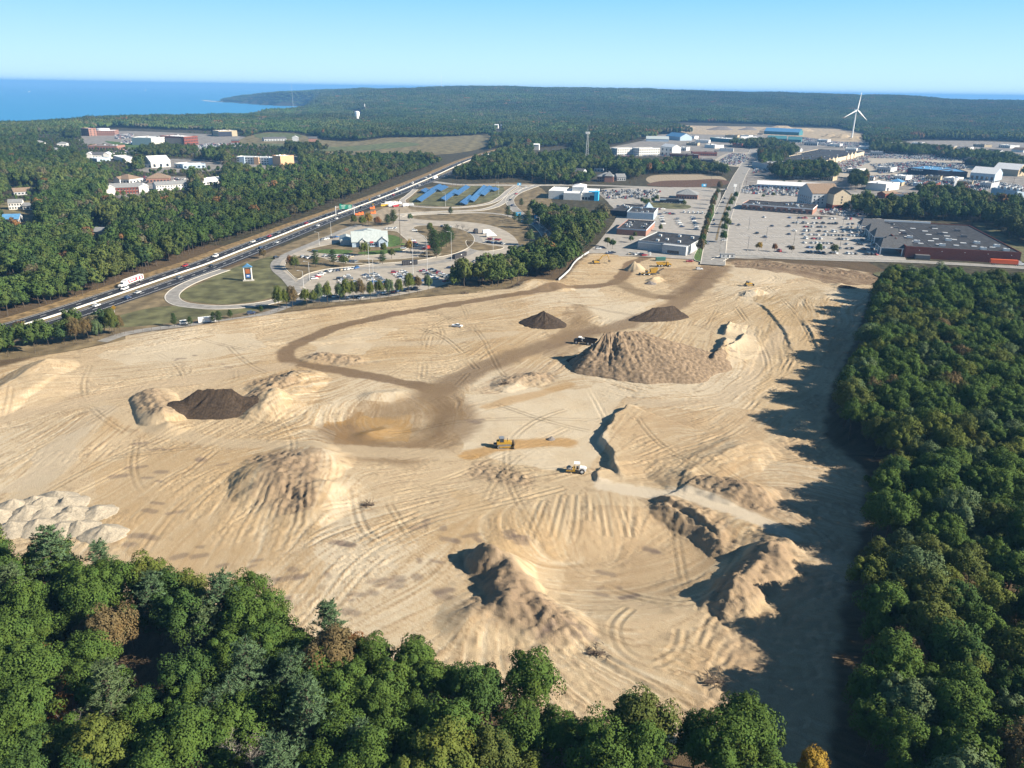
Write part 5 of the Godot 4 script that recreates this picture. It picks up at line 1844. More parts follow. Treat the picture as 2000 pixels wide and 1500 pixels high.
func buildings() -> void:
	M.glass = paint(0.025, 0.035, 0.05, 0.15, 0.6)
	M.green_glass = paint(0.05, 0.12, 0.14, 0.15, 0.6)
	M.brick = worn(0.26, 0.085, 0.06, 0.2, 0.3, 71)
	M.pale_brick = worn(0.40, 0.22, 0.17, 0.2, 0.3, 72)
	M.white_wall = worn(0.74, 0.73, 0.70, 0.1, 0.12, 73)
	M.cream = worn(0.62, 0.52, 0.38, 0.1, 0.15, 74)
	M.peach = worn(0.62, 0.40, 0.24, 0.1, 0.15, 75)
	M.tan_wall = worn(0.48, 0.40, 0.28, 0.1, 0.2, 76)
	M.grey_wall = worn(0.46, 0.48, 0.50, 0.1, 0.15, 77)
	M.blue_wall = worn(0.42, 0.53, 0.64, 0.1, 0.15, 78)
	M.dark_wall = worn(0.05, 0.055, 0.08, 0.1, 0.3, 79)
	M.tar = worn(0.060, 0.064, 0.074, 0.03, 0.4, 80)
	M.slate = worn(0.13, 0.135, 0.145, 0.1, 0.3, 81)
	M.grey_roof = worn(0.27, 0.28, 0.29, 0.06, 0.25, 82)
	M.tan_roof = worn(0.30, 0.22, 0.16, 0.1, 0.3, 83)
	M.white_roof = worn(0.72, 0.73, 0.74, 0.05, 0.12, 84)
	M.blue_roof = worn(0.10, 0.27, 0.50, 0.05, 0.2, 85)
	M.teal_roof = worn(0.06, 0.20, 0.24, 0.05, 0.2, 86)
	M.metal_roof = worn(0.42, 0.47, 0.47, 0.06, 0.15, 87, 0.5)
	M.unit = paint(0.60, 0.62, 0.63, 0.5)
	M.unit_dark = paint(0.12, 0.12, 0.13, 0.6)
	M.sky_blue = paint(0.03, 0.42, 0.75, 0.4)
	M.trim = paint(0.75, 0.75, 0.74, 0.6)
	M.dark_trim = paint(0.04, 0.045, 0.055, 0.6)
	var r := RandomNumberGenerator.new()
	r.seed = 31

	# --- the big brick store
	var s := site_of(Vector2(295.7, -579.2), Vector2(371.5, -561.1))
	var t := thing("hardware_store", "huge red brick store with flat black roof and gabled entrance porches", "store", s[0], s[1])
	var w: float = s[2]
	wing(t, 0, 0, w, 128.0, 8.6, M.brick, "flat", M.tar)
	block("loading_dock", t, Vector3(w * 0.15, 1.6, 2.2), Vector3(10, 3.2, 4.4), M.unit_dark)
	for k in 5:
		block("skylight_row", t, Vector3(w * (0.18 + 0.16 * k), 8.25, -18.0), Vector3(3.6, 0.5, 1.6), M.trim)
	for k in 16:
		var col_ := k % 3
		var row := k / 3
		block("skylight", t, Vector3(w * (0.14 + 0.22 * col_) + r.randf_range(-4, 4), 8.2, -30.0 - row * 16.5 + r.randf_range(-4, 4)), Vector3(4.2, 0.45, 1.8), M.trim)
	for p in [[0.16, -24], [0.15, -44], [0.14, -62], [0.13, -88], [0.14, -112], [0.5, -40], [0.52, -70], [0.56, -104], [0.74, -34], [0.72, -62], [0.76, -92], [0.88, -24], [0.36, -14], [0.7, -8], [0.9, -8]]:
		var ru := block("roof_unit", t, Vector3(w * p[0], 8.8, p[1]), Vector3(4.0, 1.8, 2.6), M.unit if p[1] > -60 else M.unit_dark)
		block("fan", ru, Vector3(0.8, 1.0, 0), Vector3(1.2, 0.2, 1.2), M.unit_dark)
	for k in 3:
		block("roof_seam", t, Vector3(w * (0.25 + 0.25 * k), 7.98, -64.0), Vector3(0.25, 0.1, 124.0), M.unit_dark)
	# gabled porches along the west front, on white posts
	for g in [[-14.0, 17.0, 20.0, 6.0], [-40.0, 9.0, 14.0, 5.2], [-62.0, 13.0, 22.0, 6.2], [-92.0, 12.0, 20.0, 5.8], [-118.0, 14.0, 18.0, 6.4]]:
		var z0: float = g[0] + g[2] * 0.5
		var out_: float = g[1]
		var rb := Builder.new()
		var wb := Builder.new()
		var hh: float = g[3]
		var x1 := 6.0
		var rise: float = g[2] * 0.28
		var zm: float = z0 - g[2] * 0.5
		rb.quad(Vector3(-out_, hh, z0), Vector3(-out_ + 3.0, hh + rise, zm), Vector3(x1, hh + rise, zm), Vector3(x1, hh, z0))
		rb.quad(Vector3(x1, hh, z0 - g[2]), Vector3(x1, hh + rise, zm), Vector3(-out_ + 3.0, hh + rise, zm), Vector3(-out_, hh, z0 - g[2]))
		rb.tri(Vector3(-out_, hh, z0 - g[2]), Vector3(-out_ + 3.0, hh + rise, zm), Vector3(-out_, hh, z0))
		wb.tri(Vector3(x1, hh, z0), Vector3(x1, hh + rise, zm), Vector3(x1, hh, z0 - g[2]))
		part("porch_roof", rb.mesh(), t, M.slate)
		part("porch_gable", wb.mesh(), t, M.brick)
		block("porch_beam", t, Vector3(-out_ * 0.5 - 0.2, hh - 0.3, z0 - 0.3), Vector3(out_ - 0.4, 0.55, 0.4), M.trim)
		block("porch_beam", t, Vector3(-out_ + 0.2, hh - 0.3, zm), Vector3(0.4, 0.55, g[2]), M.trim)
		for q in [0.06, 0.5, 0.94]:
			block("porch_post", t, Vector3(-out_ + 0.6, (hh - 0.5) * 0.5, z0 - g[2] * q), Vector3(0.7, hh - 0.5, 0.7), M.trim)
		block("porch_post", t, Vector3(-1.2, (hh - 0.5) * 0.5, z0 - 0.7), Vector3(0.7, hh - 0.5, 0.7), M.trim)
	block("rear_parapet", t, Vector3(w * 0.3, 9.0, -127.6), Vector3(w * 0.6, 1.6, 0.9), M.trim)
	for k in 5:
		block("wall_lamp", t, Vector3(w * (0.12 + 0.2 * k), 6.2, 0.25), Vector3(0.5, 0.3, 0.5), M.unit)

	# --- the plaza on the near side of the boulevard
	t = building("grey_store", "long grey store with black flat roof beside the dirt", Vector2(95.8, -595.2), Vector2(131.3, -576.2), 46.0, 7.2, M.grey_wall, "flat", M.tar, 0, 0, 0)
	for p in [[8, -30], [18, -16], [29, -12], [13, -8], [33, -34], [22, -36]]:
		block("roof_unit", t, Vector3(p[0], 7.2, p[1]), Vector3(2.2, 1.5, 1.8), M.unit)
	block("annex_wall", t, Vector3(30.5, 3.4, 2.6), Vector3(18.5, 6.8, 5.0), M.grey_wall)
	block("cornice", t, Vector3(9.5, 5.6, 0.2), Vector3(18.0, 0.5, 0.35), M.trim)
	block("window", t, Vector3(30, 1.8, 5.15), Vector3(9, 2.2, 0.12), M.glass)
	t = building("plaza_shop", "shop with black roof and pale blue fascia by the wood", Vector2(87.4, -659.6), Vector2(111.1, -651.9), 50.0, 5.6, M.pale_brick, "flat", M.tar, 0, 0, 9, M.blue_wall)
	t = building("plaza_shop", "pale blue shop wing with black roof and small units", Vector2(107.9, -747.8), Vector2(132.4, -740.9), 34.0, 6.8, M.blue_wall, "flat", M.tar, 0, 0, 6, M.trim)
	t = building("plaza_arcade", "long low arcade with black roof and white vents behind the wood", Vector2(94.2, -765.6), Vector2(113.3, -757.8), 52.0, 5.2, M.dark_wall, "flat", M.tar, 0, 0, 2)
	for k in 6:
		block("roof_vent", t, Vector3(3.0 + 4.0 * k, 5.4, -40.0 + 5.5 * k), Vector3(1.5, 1.2, 1.5), M.trim)
	s = site_of(Vector2(130.6, -779.3), Vector2(136.8, -779.9))
	t = thing("skylight_pavilion", "small pavilion with a grey blue pyramid roof at the plaza", "pavilion", s[0], s[1])
	wing(t, 0, 0, 8.5, 8.5, 5.0, M.white_wall, "hip", M.blue_wall, 1.5)

	# --- the white car showroom
	s = site_of(Vector2(37.8, -883.8), Vector2(91.6, -872.9))
	t = thing("car_showroom", "white car showroom with curved white roof and bright blue corner", "showroom", s[0], s[1])
	w = s[2]
	wing(t, 0, 0, w * 0.32, 40.0, 9.0, M.white_wall, "flat", M.white_roof)
	wing(t, w * 0.32, 4.0, w * 0.36, 44.0, 7.6, M.white_wall, "flat", M.white_roof)
	wing(t, w * 0.68, 2.0, w * 0.29, 42.0, 8.6, M.white_wall, "flat", M.white_roof)
	wing(t, w * 0.44, -18.0, w * 0.25, 26.0, 12.0, M.white_wall, "hip", M.white_roof, 0.3)
	block("blue_corner", t, Vector3(w * 0.985, 5.0, -2.0), Vector3(4.5, 10.0, 10.0), M.sky_blue)
	block("blue_canopy", t, Vector3(w * 0.90, 9.6, 1.0), Vector3(8.0, 1.0, 5.0), M.sky_blue)
	for k in 3:
		block("window", t, Vector3(w * (0.72 + 0.06 * k), 2.2, 2.06), Vector3(2.6, 3.0, 0.14), M.glass)
	block("window", t, Vector3(w * 0.905, 3.0, 2.06), Vector3(5.5, 5.0, 0.14), M.glass)
	block("garage_door", t, Vector3(w * 0.27, 2.2, 0.06), Vector3(5.0, 4.4, 0.14), M.unit_dark)

	# --- smaller buildings along the roads
	t = building("bank_branch", "single-storey bank with hipped grey roof beside the boulevard", Vector2(184.9, -900.9), Vector2(208.2, -894.8), 24.0, 5.0, M.pale_brick, "hip", M.grey_roof, 1, 8)
	t = building("diner", "low dark diner with blue and white awnings behind a lawn", Vector2(159.7, -864), Vector2(185.7, -858.8), 14.0, 4.4, M.dark_wall, "flat", M.slate, 1, 9)
	block("awning", t, Vector3(3.5, 3.8, 1.2), Vector3(6.5, 1.0, 2.6), M.blue_wall)
	block("awning", t, Vector3(24.0, 3.8, 1.2), Vector3(6.5, 1.0, 2.6), M.blue_wall)
	t = building("office_house", "brick office with a grey turret roof at the crossroads", Vector2(110.1, -1062.6), Vector2(131.8, -1059.5), 24.0, 7.0, M.pale_brick, "hip", M.grey_roof, 2, 7)
	wing(t, 10.0, 2.5, 11.0, 11.0, 8.0, M.pale_brick, "hip", M.grey_roof, 1.1)
	building("cottage_office", "grey-roofed cottage office among trees by the crossroads", Vector2(139, -1078.9), Vector2(151.1, -1080.6), 16.0, 5.0, M.grey_wall, "gable_x", M.grey_roof, 1, 4)
	building("dark_roof_house", "house with blue-grey roof half hidden in the wood", Vector2(85.1, -1137.3), Vector2(96.4, -1132), 16.0, 6.0, M.grey_wall, "gable_x", M.slate, 1, 3)
	building("dark_roof_house", "low house with slate roof beside the radio mast", Vector2(119, -1201.1), Vector2(132.4, -1195.5), 16.0, 5.0, M.grey_wall, "hip", M.slate, 1, 3)
	t = building("shopping_row", "brick shopping row with white fascia behind the store car park", Vector2(238.7, -822.2), Vector2(301.5, -789.9), 34.0, 6.2, M.pale_brick, "flat", M.tar, 1, 14, 12, M.trim)
	for k in 5:
		block("wall_lamp", t, Vector3(6.0 + 14.0 * k, 4.2, 0.4), Vector3(2.2, 1.0, 0.8), M.trim)
	# hotel: three storeys of pale cladding on a brick ground floor, steep gables
	s = site_of(Vector2(338.1, -832.7), Vector2(357.5, -834.8))
	t = thing("hotel", "tall cream hotel with brick ground floor and brown gabled roof", "hotel", s[0], s[1])
	w = s[2]
	wing(t, 0, 0, w, 22.0, 4.6, M.brick, "flat", M.tan_roof)
	wing(t, 0.15, -0.15, w - 0.3, 21.0, 11.2, M.cream, "gable_z", M.tan_roof, 0.6, 4.4)
	wing(t, -17.0, -14.0, w + 12.0, 34.0, 15.0, M.grey_wall, "gable_x", M.tan_roof, 0.5)
	for k in 3:
		block("window", t, Vector3(w * 0.48, 7.0 + 2.9 * k, -0.1), Vector3(1.3, 1.7, 0.16), M.glass)
		for q in 6:
			block("window", t, Vector3(-17.03, 3.0 + 3.2 * k, -18.0 - 4.6 * q), Vector3(0.14, 1.7, 1.4), M.glass)
		for q in 3:
			block("window", t, Vector3(-14.0 + 4.6 * q, 5.0 + 3.2 * k, -13.95), Vector3(1.4, 1.7, 0.14), M.glass)
	panes(t, "front", 1.0, 0.0, w - 2.0, 1.0, 1, 5, 3.0, Vector2(1.8, 2.2))
	t = building("motel", "long low motel with white roof behind parked cars", Vector2(312.6, -1020), Vector2(393.7, -992.9), 17.0, 5.0, M.blue_wall, "gable_x", M.white_roof, 1, 18)
	building("discount_store", "big grey box store with flat black roof and bare side wall", Vector2(403.2, -1253.1), Vector2(457.9, -1261.6), 70.0, 9.0, M.grey_wall, "flat", M.tar, 0, 0, 10)
	# cinema plaza with a row of cream gables
	t = building("gabled_plaza", "curved plaza with black roof and cream gabled fronts", Vector2(532.8, -1370.2), Vector2(607.7, -1474.3), 80.0, 8.0, M.cream, "flat", M.tar, 0, 0, 8)
	for k in 3:
		wing(t, 12.0 + 24.0 * k, 1.2, 11.0, 8.0, 9.0, M.cream, "gable_z", M.slate, 0.7)
	t = building("gabled_plaza", "far end of the curved plaza with white gabled fronts", Vector2(607.7, -1474.3), Vector2(699.3, -1608.3), 90.0, 8.0, M.cream, "flat", M.tar, 0, 0, 8)
	for k in 3:
		wing(t, 10.0 + 30.0 * k, 1.2, 13.0, 8.0, 10.0, M.cream, "gable_z", M.slate, 0.7)
	building("plaza_wing", "dark-roofed plaza wing left of the cream gables", Vector2(492.4, -1373), Vector2(527.2, -1359.9), 70.0, 8.0, M.tan_wall, "flat", M.tar, 0, 0, 6)
	building("white_hall", "plain white windowless hall beside the hotel", Vector2(453.7, -1021.6), Vector2(471, -1002.5), 40.0, 9.0, M.white_wall, "flat", M.white_roof, 0, 0, 2)
	t = building("chapel_bank", "brick bank with gabled front and white cupola", Vector2(432, -938.7), Vector2(438, -930.3), 26.0, 5.6, M.brick, "gable_z", M.tan_roof, 1, 4)
	block("cupola", t, Vector3(6, 10.0, -12), Vector3(2.4, 3.6, 2.4), M.trim)
	building("white_annex", "white single-storey building next to the gabled bank", Vector2(440.8, -935.2), Vector2(470.6, -925), 22.0, 5.4, M.white_wall, "flat", M.tan_roof, 1, 6, 3)
	t = building("navy_store", "wide navy blue store with white lettering on its corner", Vector2(609.7, -1237.2), Vector2(639.8, -1204.2), 70.0, 9.5, M.dark_wall, "flat", M.blue_roof, 0, 0, 8)
	for k in 8:
		block("letter", t, Vector3(6.0 + 2.3 * k, 7.4, 0.12), Vector3(1.3, 1.5, 0.2), M.trim)
	building("navy_store", "navy store wing with blue-black roof and grey entrance", Vector2(639.8, -1204.2), Vector2(680.2, -1195.6), 66.0, 8.5, M.dark_wall, "flat", M.blue_roof, 1, 7, 10)
	building("garden_showroom", "dark gabled showroom beside the long white roof", Vector2(801, -1424.8), Vector2(817.2, -1417.7), 40.0, 9.0, M.dark_wall, "gable_z", M.slate, 1, 4)
	building("long_warehouse", "very long warehouse with bright white roof at the right edge", Vector2(823.2, -1428.5), Vector2(894.5, -1346.7), 46.0, 9.0, M.dark_wall, "flat", M.white_roof)
	building("metal_warehouse", "pale blue metal warehouse with white roof, nearest of three", Vector2(671.8, -1173.3), Vector2(694.3, -1149.4), 34.0, 10.0, M.blue_wall, "gable_x", M.white_roof, 1, 5)
	building("metal_warehouse", "metal warehouse with pale roof, middle of three", Vector2(750.5, -1250.5), Vector2(773.7, -1223.6), 34.0, 10.0, M.tan_wall, "gable_x", M.white_roof)
	building("metal_warehouse", "teal-roofed metal shed at the right edge behind the warehouses", Vector2(828.5, -1327.7), Vector2(854.9, -1298.1), 34.0, 9.0, M.blue_wall, "gable_x", M.metal_roof)
	building("garage_shop", "long low garage with grey roof below the metal warehouse", Vector2(610.3, -1093.6), Vector2(626, -1083.7), 26.0, 5.5, M.tan_wall, "flat", M.grey_roof, 1, 6, 5)
	t = building("cooling_plant", "pale blue plant building with rows of rooftop units at right edge", Vector2(570.6, -945.7), Vector2(580.5, -911.2), 40.0, 13.0, M.blue_wall, "flat", M.white_roof, 0, 0, 0)
	for k in 16:
		block("roof_unit", t, Vector3(4.0 + 4.4 * (k % 8), 14.0, -8.0 - 14.0 * (k / 8)), Vector3(3.0, 3.0, 4.0), M.unit_dark if k % 2 else M.unit)
	building("retaining_hall", "navy windowless hall set below the pale blue plant", Vector2(527.2, -872.2), Vector2(555.6, -844.4), 18.0, 8.0, M.dark_wall, "flat", M.white_roof)
	building("burger_restaurant", "small restaurant with red and white roof band", Vector2(502.1, -1135.9), Vector2(511.6, -1130.7), 16.0, 5.0, M.white_wall, "flat", M.blue_roof, 1, 4, 2, M.brick)
	building("corner_restaurant", "low blue-roofed restaurant beside the dark trees", Vector2(506.4, -1073.8), Vector2(519.9, -1063.9), 20.0, 5.0, M.tan_wall, "hip", M.blue_roof, 1, 5)
	building("kiosk", "small pale kiosk beside the shopping road", Vector2(536.1, -1066), Vector2(541.9, -1060.9), 12.0, 5.0, M.blue_wall, "flat", M.white_roof)
	# --- industrial estate
	t = building("condo_block", "white terraced flats with stepped roofs above the wood", Vector2(191.7, -1511.3), Vector2(234.4, -1531.5), 22.0, 13.0, M.white_wall, "flat", M.grey_roof, 3, 9, 6)
	t = building("condo_block", "white flats with a stair tower, right of the terraced flats", Vector2(232.7, -1507.2), Vector2(274.8, -1527.1), 24.0, 14.0, M.white_wall, "flat", M.grey_roof, 3, 9, 6)
	t = building("condo_block", "white end block with tall blank gable", Vector2(281.3, -1552.9), Vector2(296.8, -1519.3), 20.0, 16.0, M.white_wall, "gable_x", M.white_roof, 2, 3)
	building("school_wing", "long red brick wing with flat roof and window band", Vector2(286.1, -1482.4), Vector2(336.4, -1469.2), 24.0, 7.0, M.brick, "flat", M.grey_roof, 1, 14, 3)
	building("school_wing", "brick wing with pale roof nearest the car yard", Vector2(340.1, -1539.6), Vector2(386.6, -1536.4), 22.0, 7.0, M.brick, "flat", M.grey_roof, 1, 12, 3)
	building("school_hall", "dark low hall in front of the brick wings", Vector2(280.5, -1385.6), Vector2(340.6, -1376.2), 20.0, 6.0, M.dark_wall, "flat", M.grey_roof, 1, 12, 4)
	for q in [[Vector2(284.1, -2084.2), Vector2(297.5, -2065.7), 16.0, 8.0, M.white_wall, "gable_z", M.white_roof, "arched white shed alone in the forest"], [Vector2(318.8, -1967.8), Vector2(372.7, -1961.3), 26.0, 6.0, M.blue_wall, "gable_x", M.metal_roof, "long grey-blue metal shed by the forest"],
			[Vector2(384.2, -2066.2), Vector2(409.8, -2010), 36.0, 9.0, M.blue_wall, "gable_x", M.blue_roof, "steel hall with bright blue roof"], [Vector2(432.4, -1937.4), Vector2(461.7, -1925.6), 26.0, 7.0, M.white_wall, "flat", M.white_roof, "white flat-roofed workshop in the estate"],
			[Vector2(483.5, -2007.9), Vector2(521.7, -1958.5), 36.0, 9.0, M.teal_roof, "flat", M.white_roof, "green-sided hall with white roof"], [Vector2(418.3, -1778.3), Vector2(434.2, -1750.4), 26.0, 7.0, M.white_wall, "flat", M.white_roof, "small white hall before the brick wings"],
			[Vector2(420.8, -1659.6), Vector2(448.4, -1651.4), 24.0, 6.0, M.white_wall, "flat", M.grey_roof, "white showroom above the car yard"], [Vector2(554, -1985.4), Vector2(588.7, -1974.3), 30.0, 7.0, M.white_wall, "gable_x", M.white_roof, "white-roofed hall by the estate road"],
			[Vector2(537, -1820.5), Vector2(573.5, -1796), 30.0, 7.0, M.dark_wall, "flat", M.white_roof, "low hall with white roof left of the green patch"], [Vector2(578.9, -1813.3), Vector2(607.3, -1787.4), 26.0, 7.0, M.white_wall, "flat", M.white_roof, "plain white hall in the middle of the estate"],
			[Vector2(738.2, -2405), Vector2(822.2, -2347.4), 40.0, 9.0, M.teal_roof, "gable_x", M.blue_roof, "very long hall with light blue roof under the sand pit"], [Vector2(640.8, -2046.2), Vector2(684.4, -2036.5), 30.0, 7.0, M.teal_roof, "gable_x", M.teal_roof, "teal-roofed hall in the estate"],
			[Vector2(680.1, -2015.5), Vector2(709.1, -2002.8), 28.0, 7.0, M.teal_roof, "gable_x", M.teal_roof, "teal-roofed hall nearest the turbine"], [Vector2(734, -1880.7), Vector2(752.9, -1867.9), 26.0, 6.0, M.white_wall, "flat", M.white_roof, "small white hall below the turbine"],
			[Vector2(770.2, -1806.4), Vector2(788.2, -1794.5), 24.0, 6.0, M.white_wall, "flat", M.white_roof, "white shed among parked trucks"], [Vector2(854.7, -1840.4), Vector2(888, -1831.4), 26.0, 7.0, M.white_wall, "gable_x", M.white_roof, "white-roofed hall beneath the right-hand forest"],
			[Vector2(794.2, -1721.2), Vector2(823.2, -1712.8), 22.0, 6.0, M.tan_wall, "flat", M.white_roof, "pale hall in front of the white-roofed hall"], [Vector2(958.5, -1862.6), Vector2(992.6, -1821.8), 36.0, 7.0, M.tan_wall, "flat", M.grey_roof, "grey-roofed hall at the forest edge on the right"],
			[Vector2(999.4, -1839), Vector2(1019.7, -1811.9), 26.0, 7.0, M.white_wall, "flat", M.tan_roof, "pale hall with tan roof at the forest edge"], [Vector2(921.6, -1704.4), Vector2(946.3, -1681.9), 26.0, 6.0, M.white_wall, "flat", M.white_roof, "white-roofed shed right of the green strip"],
			[Vector2(938.1, -1667), Vector2(945.7, -1642.4), 20.0, 6.0, M.tan_wall, "flat", M.metal_roof, "grey metal shed beside the white-roofed shed"], [Vector2(1008.6, -1721.6), Vector2(1021.4, -1696.5), 20.0, 5.0, M.grey_wall, "gable_x", M.slate, "slate-roofed shed among the right-hand trees"],
			[Vector2(1110.8, -1800.1), Vector2(1120.1, -1772.3), 20.0, 5.0, M.white_wall, "gable_x", M.tan_roof, "tan-roofed house at the far right edge"], [Vector2(489.6, -1619.2), Vector2(507.4, -1609.6), 20.0, 5.0, M.tan_wall, "gable_x", M.tan_roof, "tan roof showing among trees by the estate road"],
			[Vector2(581.3, -1692.3), Vector2(595.8, -1681.1), 16.0, 5.0, M.grey_wall, "gable_x", M.grey_roof, "grey cottage left of the plaza roofs"], [Vector2(874.3, -1984.1), Vector2(893.2, -1969.8), 20.0, 6.0, M.blue_wall, "flat", M.metal_roof, "bluish shed right of the turbine"],
			[Vector2(403.7, -1149), Vector2(417.6, -1144.1), 14.0, 5.0, M.white_wall, "gable_x", M.white_roof, "white roof among dark trees behind the motel"], [Vector2(449.2, -2126.8), Vector2(467, -2109.1), 20.0, 6.0, M.white_wall, "flat", M.white_roof, "small white unit right of the blue-roofed hall"],
			[Vector2(571.8, -2205.2), Vector2(601.1, -2189.3), 24.0, 6.0, M.tan_wall, "flat", M.tan_roof, "tan unit under the sand pit"], [Vector2(617, -2217.2), Vector2(634.1, -2197.9), 20.0, 6.0, M.white_wall, "flat", M.grey_roof, "grey-roofed unit by the estate road end"]]:
		building("industrial_hall", q[7], q[0], q[1], q[2], q[3], q[4], q[5], q[6], 0, 0, 3 if q[5] == "flat" else 0)

	for q in [[Vector2(432.5, -1126.2), Vector2(447.2, -1115.3), "flat-roofed shop behind the hotel trees", 0], [Vector2(515.3, -1238.5), Vector2(528.9, -1225.1), "low shop with white roof on the big lot", 1], [Vector2(574, -1263.3), Vector2(589, -1249.6), "long pale shop in front of the navy store", 2], [Vector2(593.7, -1148.7), Vector2(610.3, -1137.8), "low tan shop below the navy store", 0], [Vector2(607.9, -1124.5), Vector2(616.3, -1113), "small white shop beside the sign tower", 1],
			[Vector2(544.5, -1141.9), Vector2(556.8, -1130.4), "white-roofed shop right of the restaurant", 1], [Vector2(619, -1053.8), Vector2(628.3, -1043.7), "grey shop left of the plant building", 2], [Vector2(525.8, -1019.9), Vector2(538.4, -1010.9), "brick shop behind the scrub slope", 3], [Vector2(682.2, -1903.9), Vector2(709.6, -1892.6), "grey hall under the turbine's left side", 2], [Vector2(761.6, -2034.9), Vector2(781.8, -2020), "white hall at the pit's edge", 1],
			[Vector2(967.7, -1968.4), Vector2(985.9, -1954.4), "white hall before the right-hand forest", 1], [Vector2(1116.5, -1965.5), Vector2(1125.1, -1932.3), "tan hall at the right forest edge", 0], [Vector2(1164.6, -1940.9), Vector2(1172.3, -1908.4), "white hall at the far right forest edge", 1], [Vector2(389.7, -1837.9), Vector2(412.9, -1826.2), "tan hall left of the green-sided hall", 0], [Vector2(483.2, -1792.4), Vector2(500.5, -1780.2), "brick hall above the estate road", 3], [Vector2(333.8, -1669.9), Vector2(353, -1659.7), "white hall behind the flats", 1], [Vector2(704.8, -1717.4), Vector2(724.7, -1707.2), "long white hall above the cream gables", 1], [Vector2(713.8, -1611), Vector2(734.7, -1602.4), "grey hall right of the cream gables", 2]]:
		building("trade_unit", q[2], q[0], q[1], 22.0 + 5.0 * q[3], 6.0 + q[3], [M.tan_wall, M.white_wall, M.grey_wall, M.brick][q[3]], "flat", [M.tar, M.white_roof, M.grey_roof, M.tar][q[3]], 1, 6, 4)

	# --- the rest area: visitor centre with hipped and gabled grey-green roofs
	s = site_of(Vector2(-123.5, -583.8), Vector2(-94.8, -590.2))
	t = thing("visitor_centre", "visitor centre with grey-green roof, gabled dormers and pale blue walls", "building", s[0], s[1])
	w = s[2]
	wing(t, 0, 0, w * 0.92, 17.0, 4.6, M.blue_wall, "gable_x", M.metal_roof, 0.75)
	wing(t, w * 0.10, -13.0, w * 0.7, 22.0, 7.0, M.white_wall, "hip", M.metal_roof, 0.35)
	wing(t, w * 0.68, 1.6, w * 0.22, 26.0, 5.0, M.blue_wall, "gable_z", M.metal_roof, 0.8)
	wing(t, w * 0.20, 1.6, w * 0.16, 9.0, 5.0, M.white_wall, "gable_z", M.metal_roof, 0.8)
	wing(t, -w * 0.30, -9.0, w * 0.32, 20.0, 4.2, M.grey_wall, "hip", M.metal_roof, 0.5)
	block("door", t, Vector3(w * 0.28, 1.4, 1.7), Vector3(2.2, 2.6, 0.16), M.glass)
	for k in 5:
		block("window", t, Vector3(w * (0.42 + 0.05 * k), 2.0, 0.05), Vector3(1.1, 1.5, 0.14), M.glass)
	for k in 2:
		block("window", t, Vector3(w * (0.75 + 0.08 * k), 2.2, 1.66), Vector3(1.6, 2.0, 0.14), M.glass)
	block("sign_panel", t, Vector3(w * 0.5, 4.0, 0.35), Vector3(2.6, 1.2, 0.3), M.red_paint)

	# --- west of the highway
	t = building("medical_building", "red brick medical building with white window bands and dark glass side", Vector2(-658.6, -1593.8), Vector2(-644.6, -1628.7), 62.0, 17.0, M.brick, "flat", M.white_roof, 3, 9, 6)
	block("glass_side", t, Vector3(-0.12, 7.0, -31.0), Vector3(0.3, 13.0, 56.0), M.glass)
	t = building("glass_office", "white office with green glass rows beside the brick building", Vector2(-715, -1573.9), Vector2(-702, -1621.7), 46.0, 15.0, M.white_wall, "flat", M.white_roof, 4, 11, 6)
	building("dark_annex", "low dark annex left of the white glass office", Vector2(-768.4, -1621.8), Vector2(-728.6, -1592.9), 26.0, 9.0, M.dark_wall, "flat", M.white_roof, 1, 6)
	t = building("college_block", "pale brick college block with a round white roof drum", Vector2(-980.7, -1855.8), Vector2(-931.6, -1869.1), 46.0, 11.0, M.pale_brick, "flat", M.white_roof, 3, 12, 3)
	var drum := Builder.new()
	drum.tube(Vector3(0, 0, 0), Vector3(0, 4.5, 0), 15.0, 14.0, 20)
	var dr := part("drum", drum.mesh(), t, M.white_roof)
	dr.position = Vector3(22, 10.5, -22)
	building("college_tower", "brick tower at the left end of the college", Vector2(-999.3, -1850.7), Vector2(-974.4, -1836.9), 18.0, 17.0, M.pale_brick, "flat", M.white_roof, 4, 4)
	building("civic_building", "low brick building with grey roof in front of the campus", Vector2(-776.8, -1452.5), Vector2(-723.9, -1451), 30.0, 8.0, M.pale_brick, "flat", M.grey_roof, 1, 10, 5)
	t = building("white_farmstead", "long white farmstead with dark roof between two gables", Vector2(-686.5, -1272.7), Vector2(-660.2, -1277.5), 16.0, 7.0, M.white_wall, "gable_x", M.slate, 1, 6)
	wing(t, 0.2, 1.0, 9.0, 16.0, 7.5, M.white_wall, "gable_z", M.white_roof, 0.7)
	wing(t, 26.0, 1.0, 9.0, 16.0, 7.5, M.white_wall, "gable_z", M.white_roof, 0.7)
	building("blue_shed", "pale blue flat shed beside the white farmstead", Vector2(-649.1, -1233), Vector2(-638.3, -1253.1), 18.0, 5.0, M.blue_wall, "flat", M.white_roof)
	building("white_shed", "long white-roofed shed behind the dark trees", Vector2(-646.6, -1279.9), Vector2(-600.9, -1223.6), 20.0, 6.0, M.white_wall, "flat", M.white_roof)
	building("white_depot", "large white depot with pitched roof and dark doorway", Vector2(-529.3, -1153), Vector2(-509, -1172), 30.0, 9.0, M.white_wall, "gable_x", M.white_roof, 1, 3)
	building("depot_lean_to", "lower white wing on the left of the depot", Vector2(-543.7, -1158.5), Vector2(-528.6, -1153.1), 20.0, 5.0, M.white_wall, "flat", M.white_roof, 1, 2)
	building("white_workshop", "white workshop right of the depot with teal doors", Vector2(-500.9, -1165.4), Vector2(-480.2, -1153.2), 22.0, 6.0, M.white_wall, "flat", M.white_roof, 1, 3)
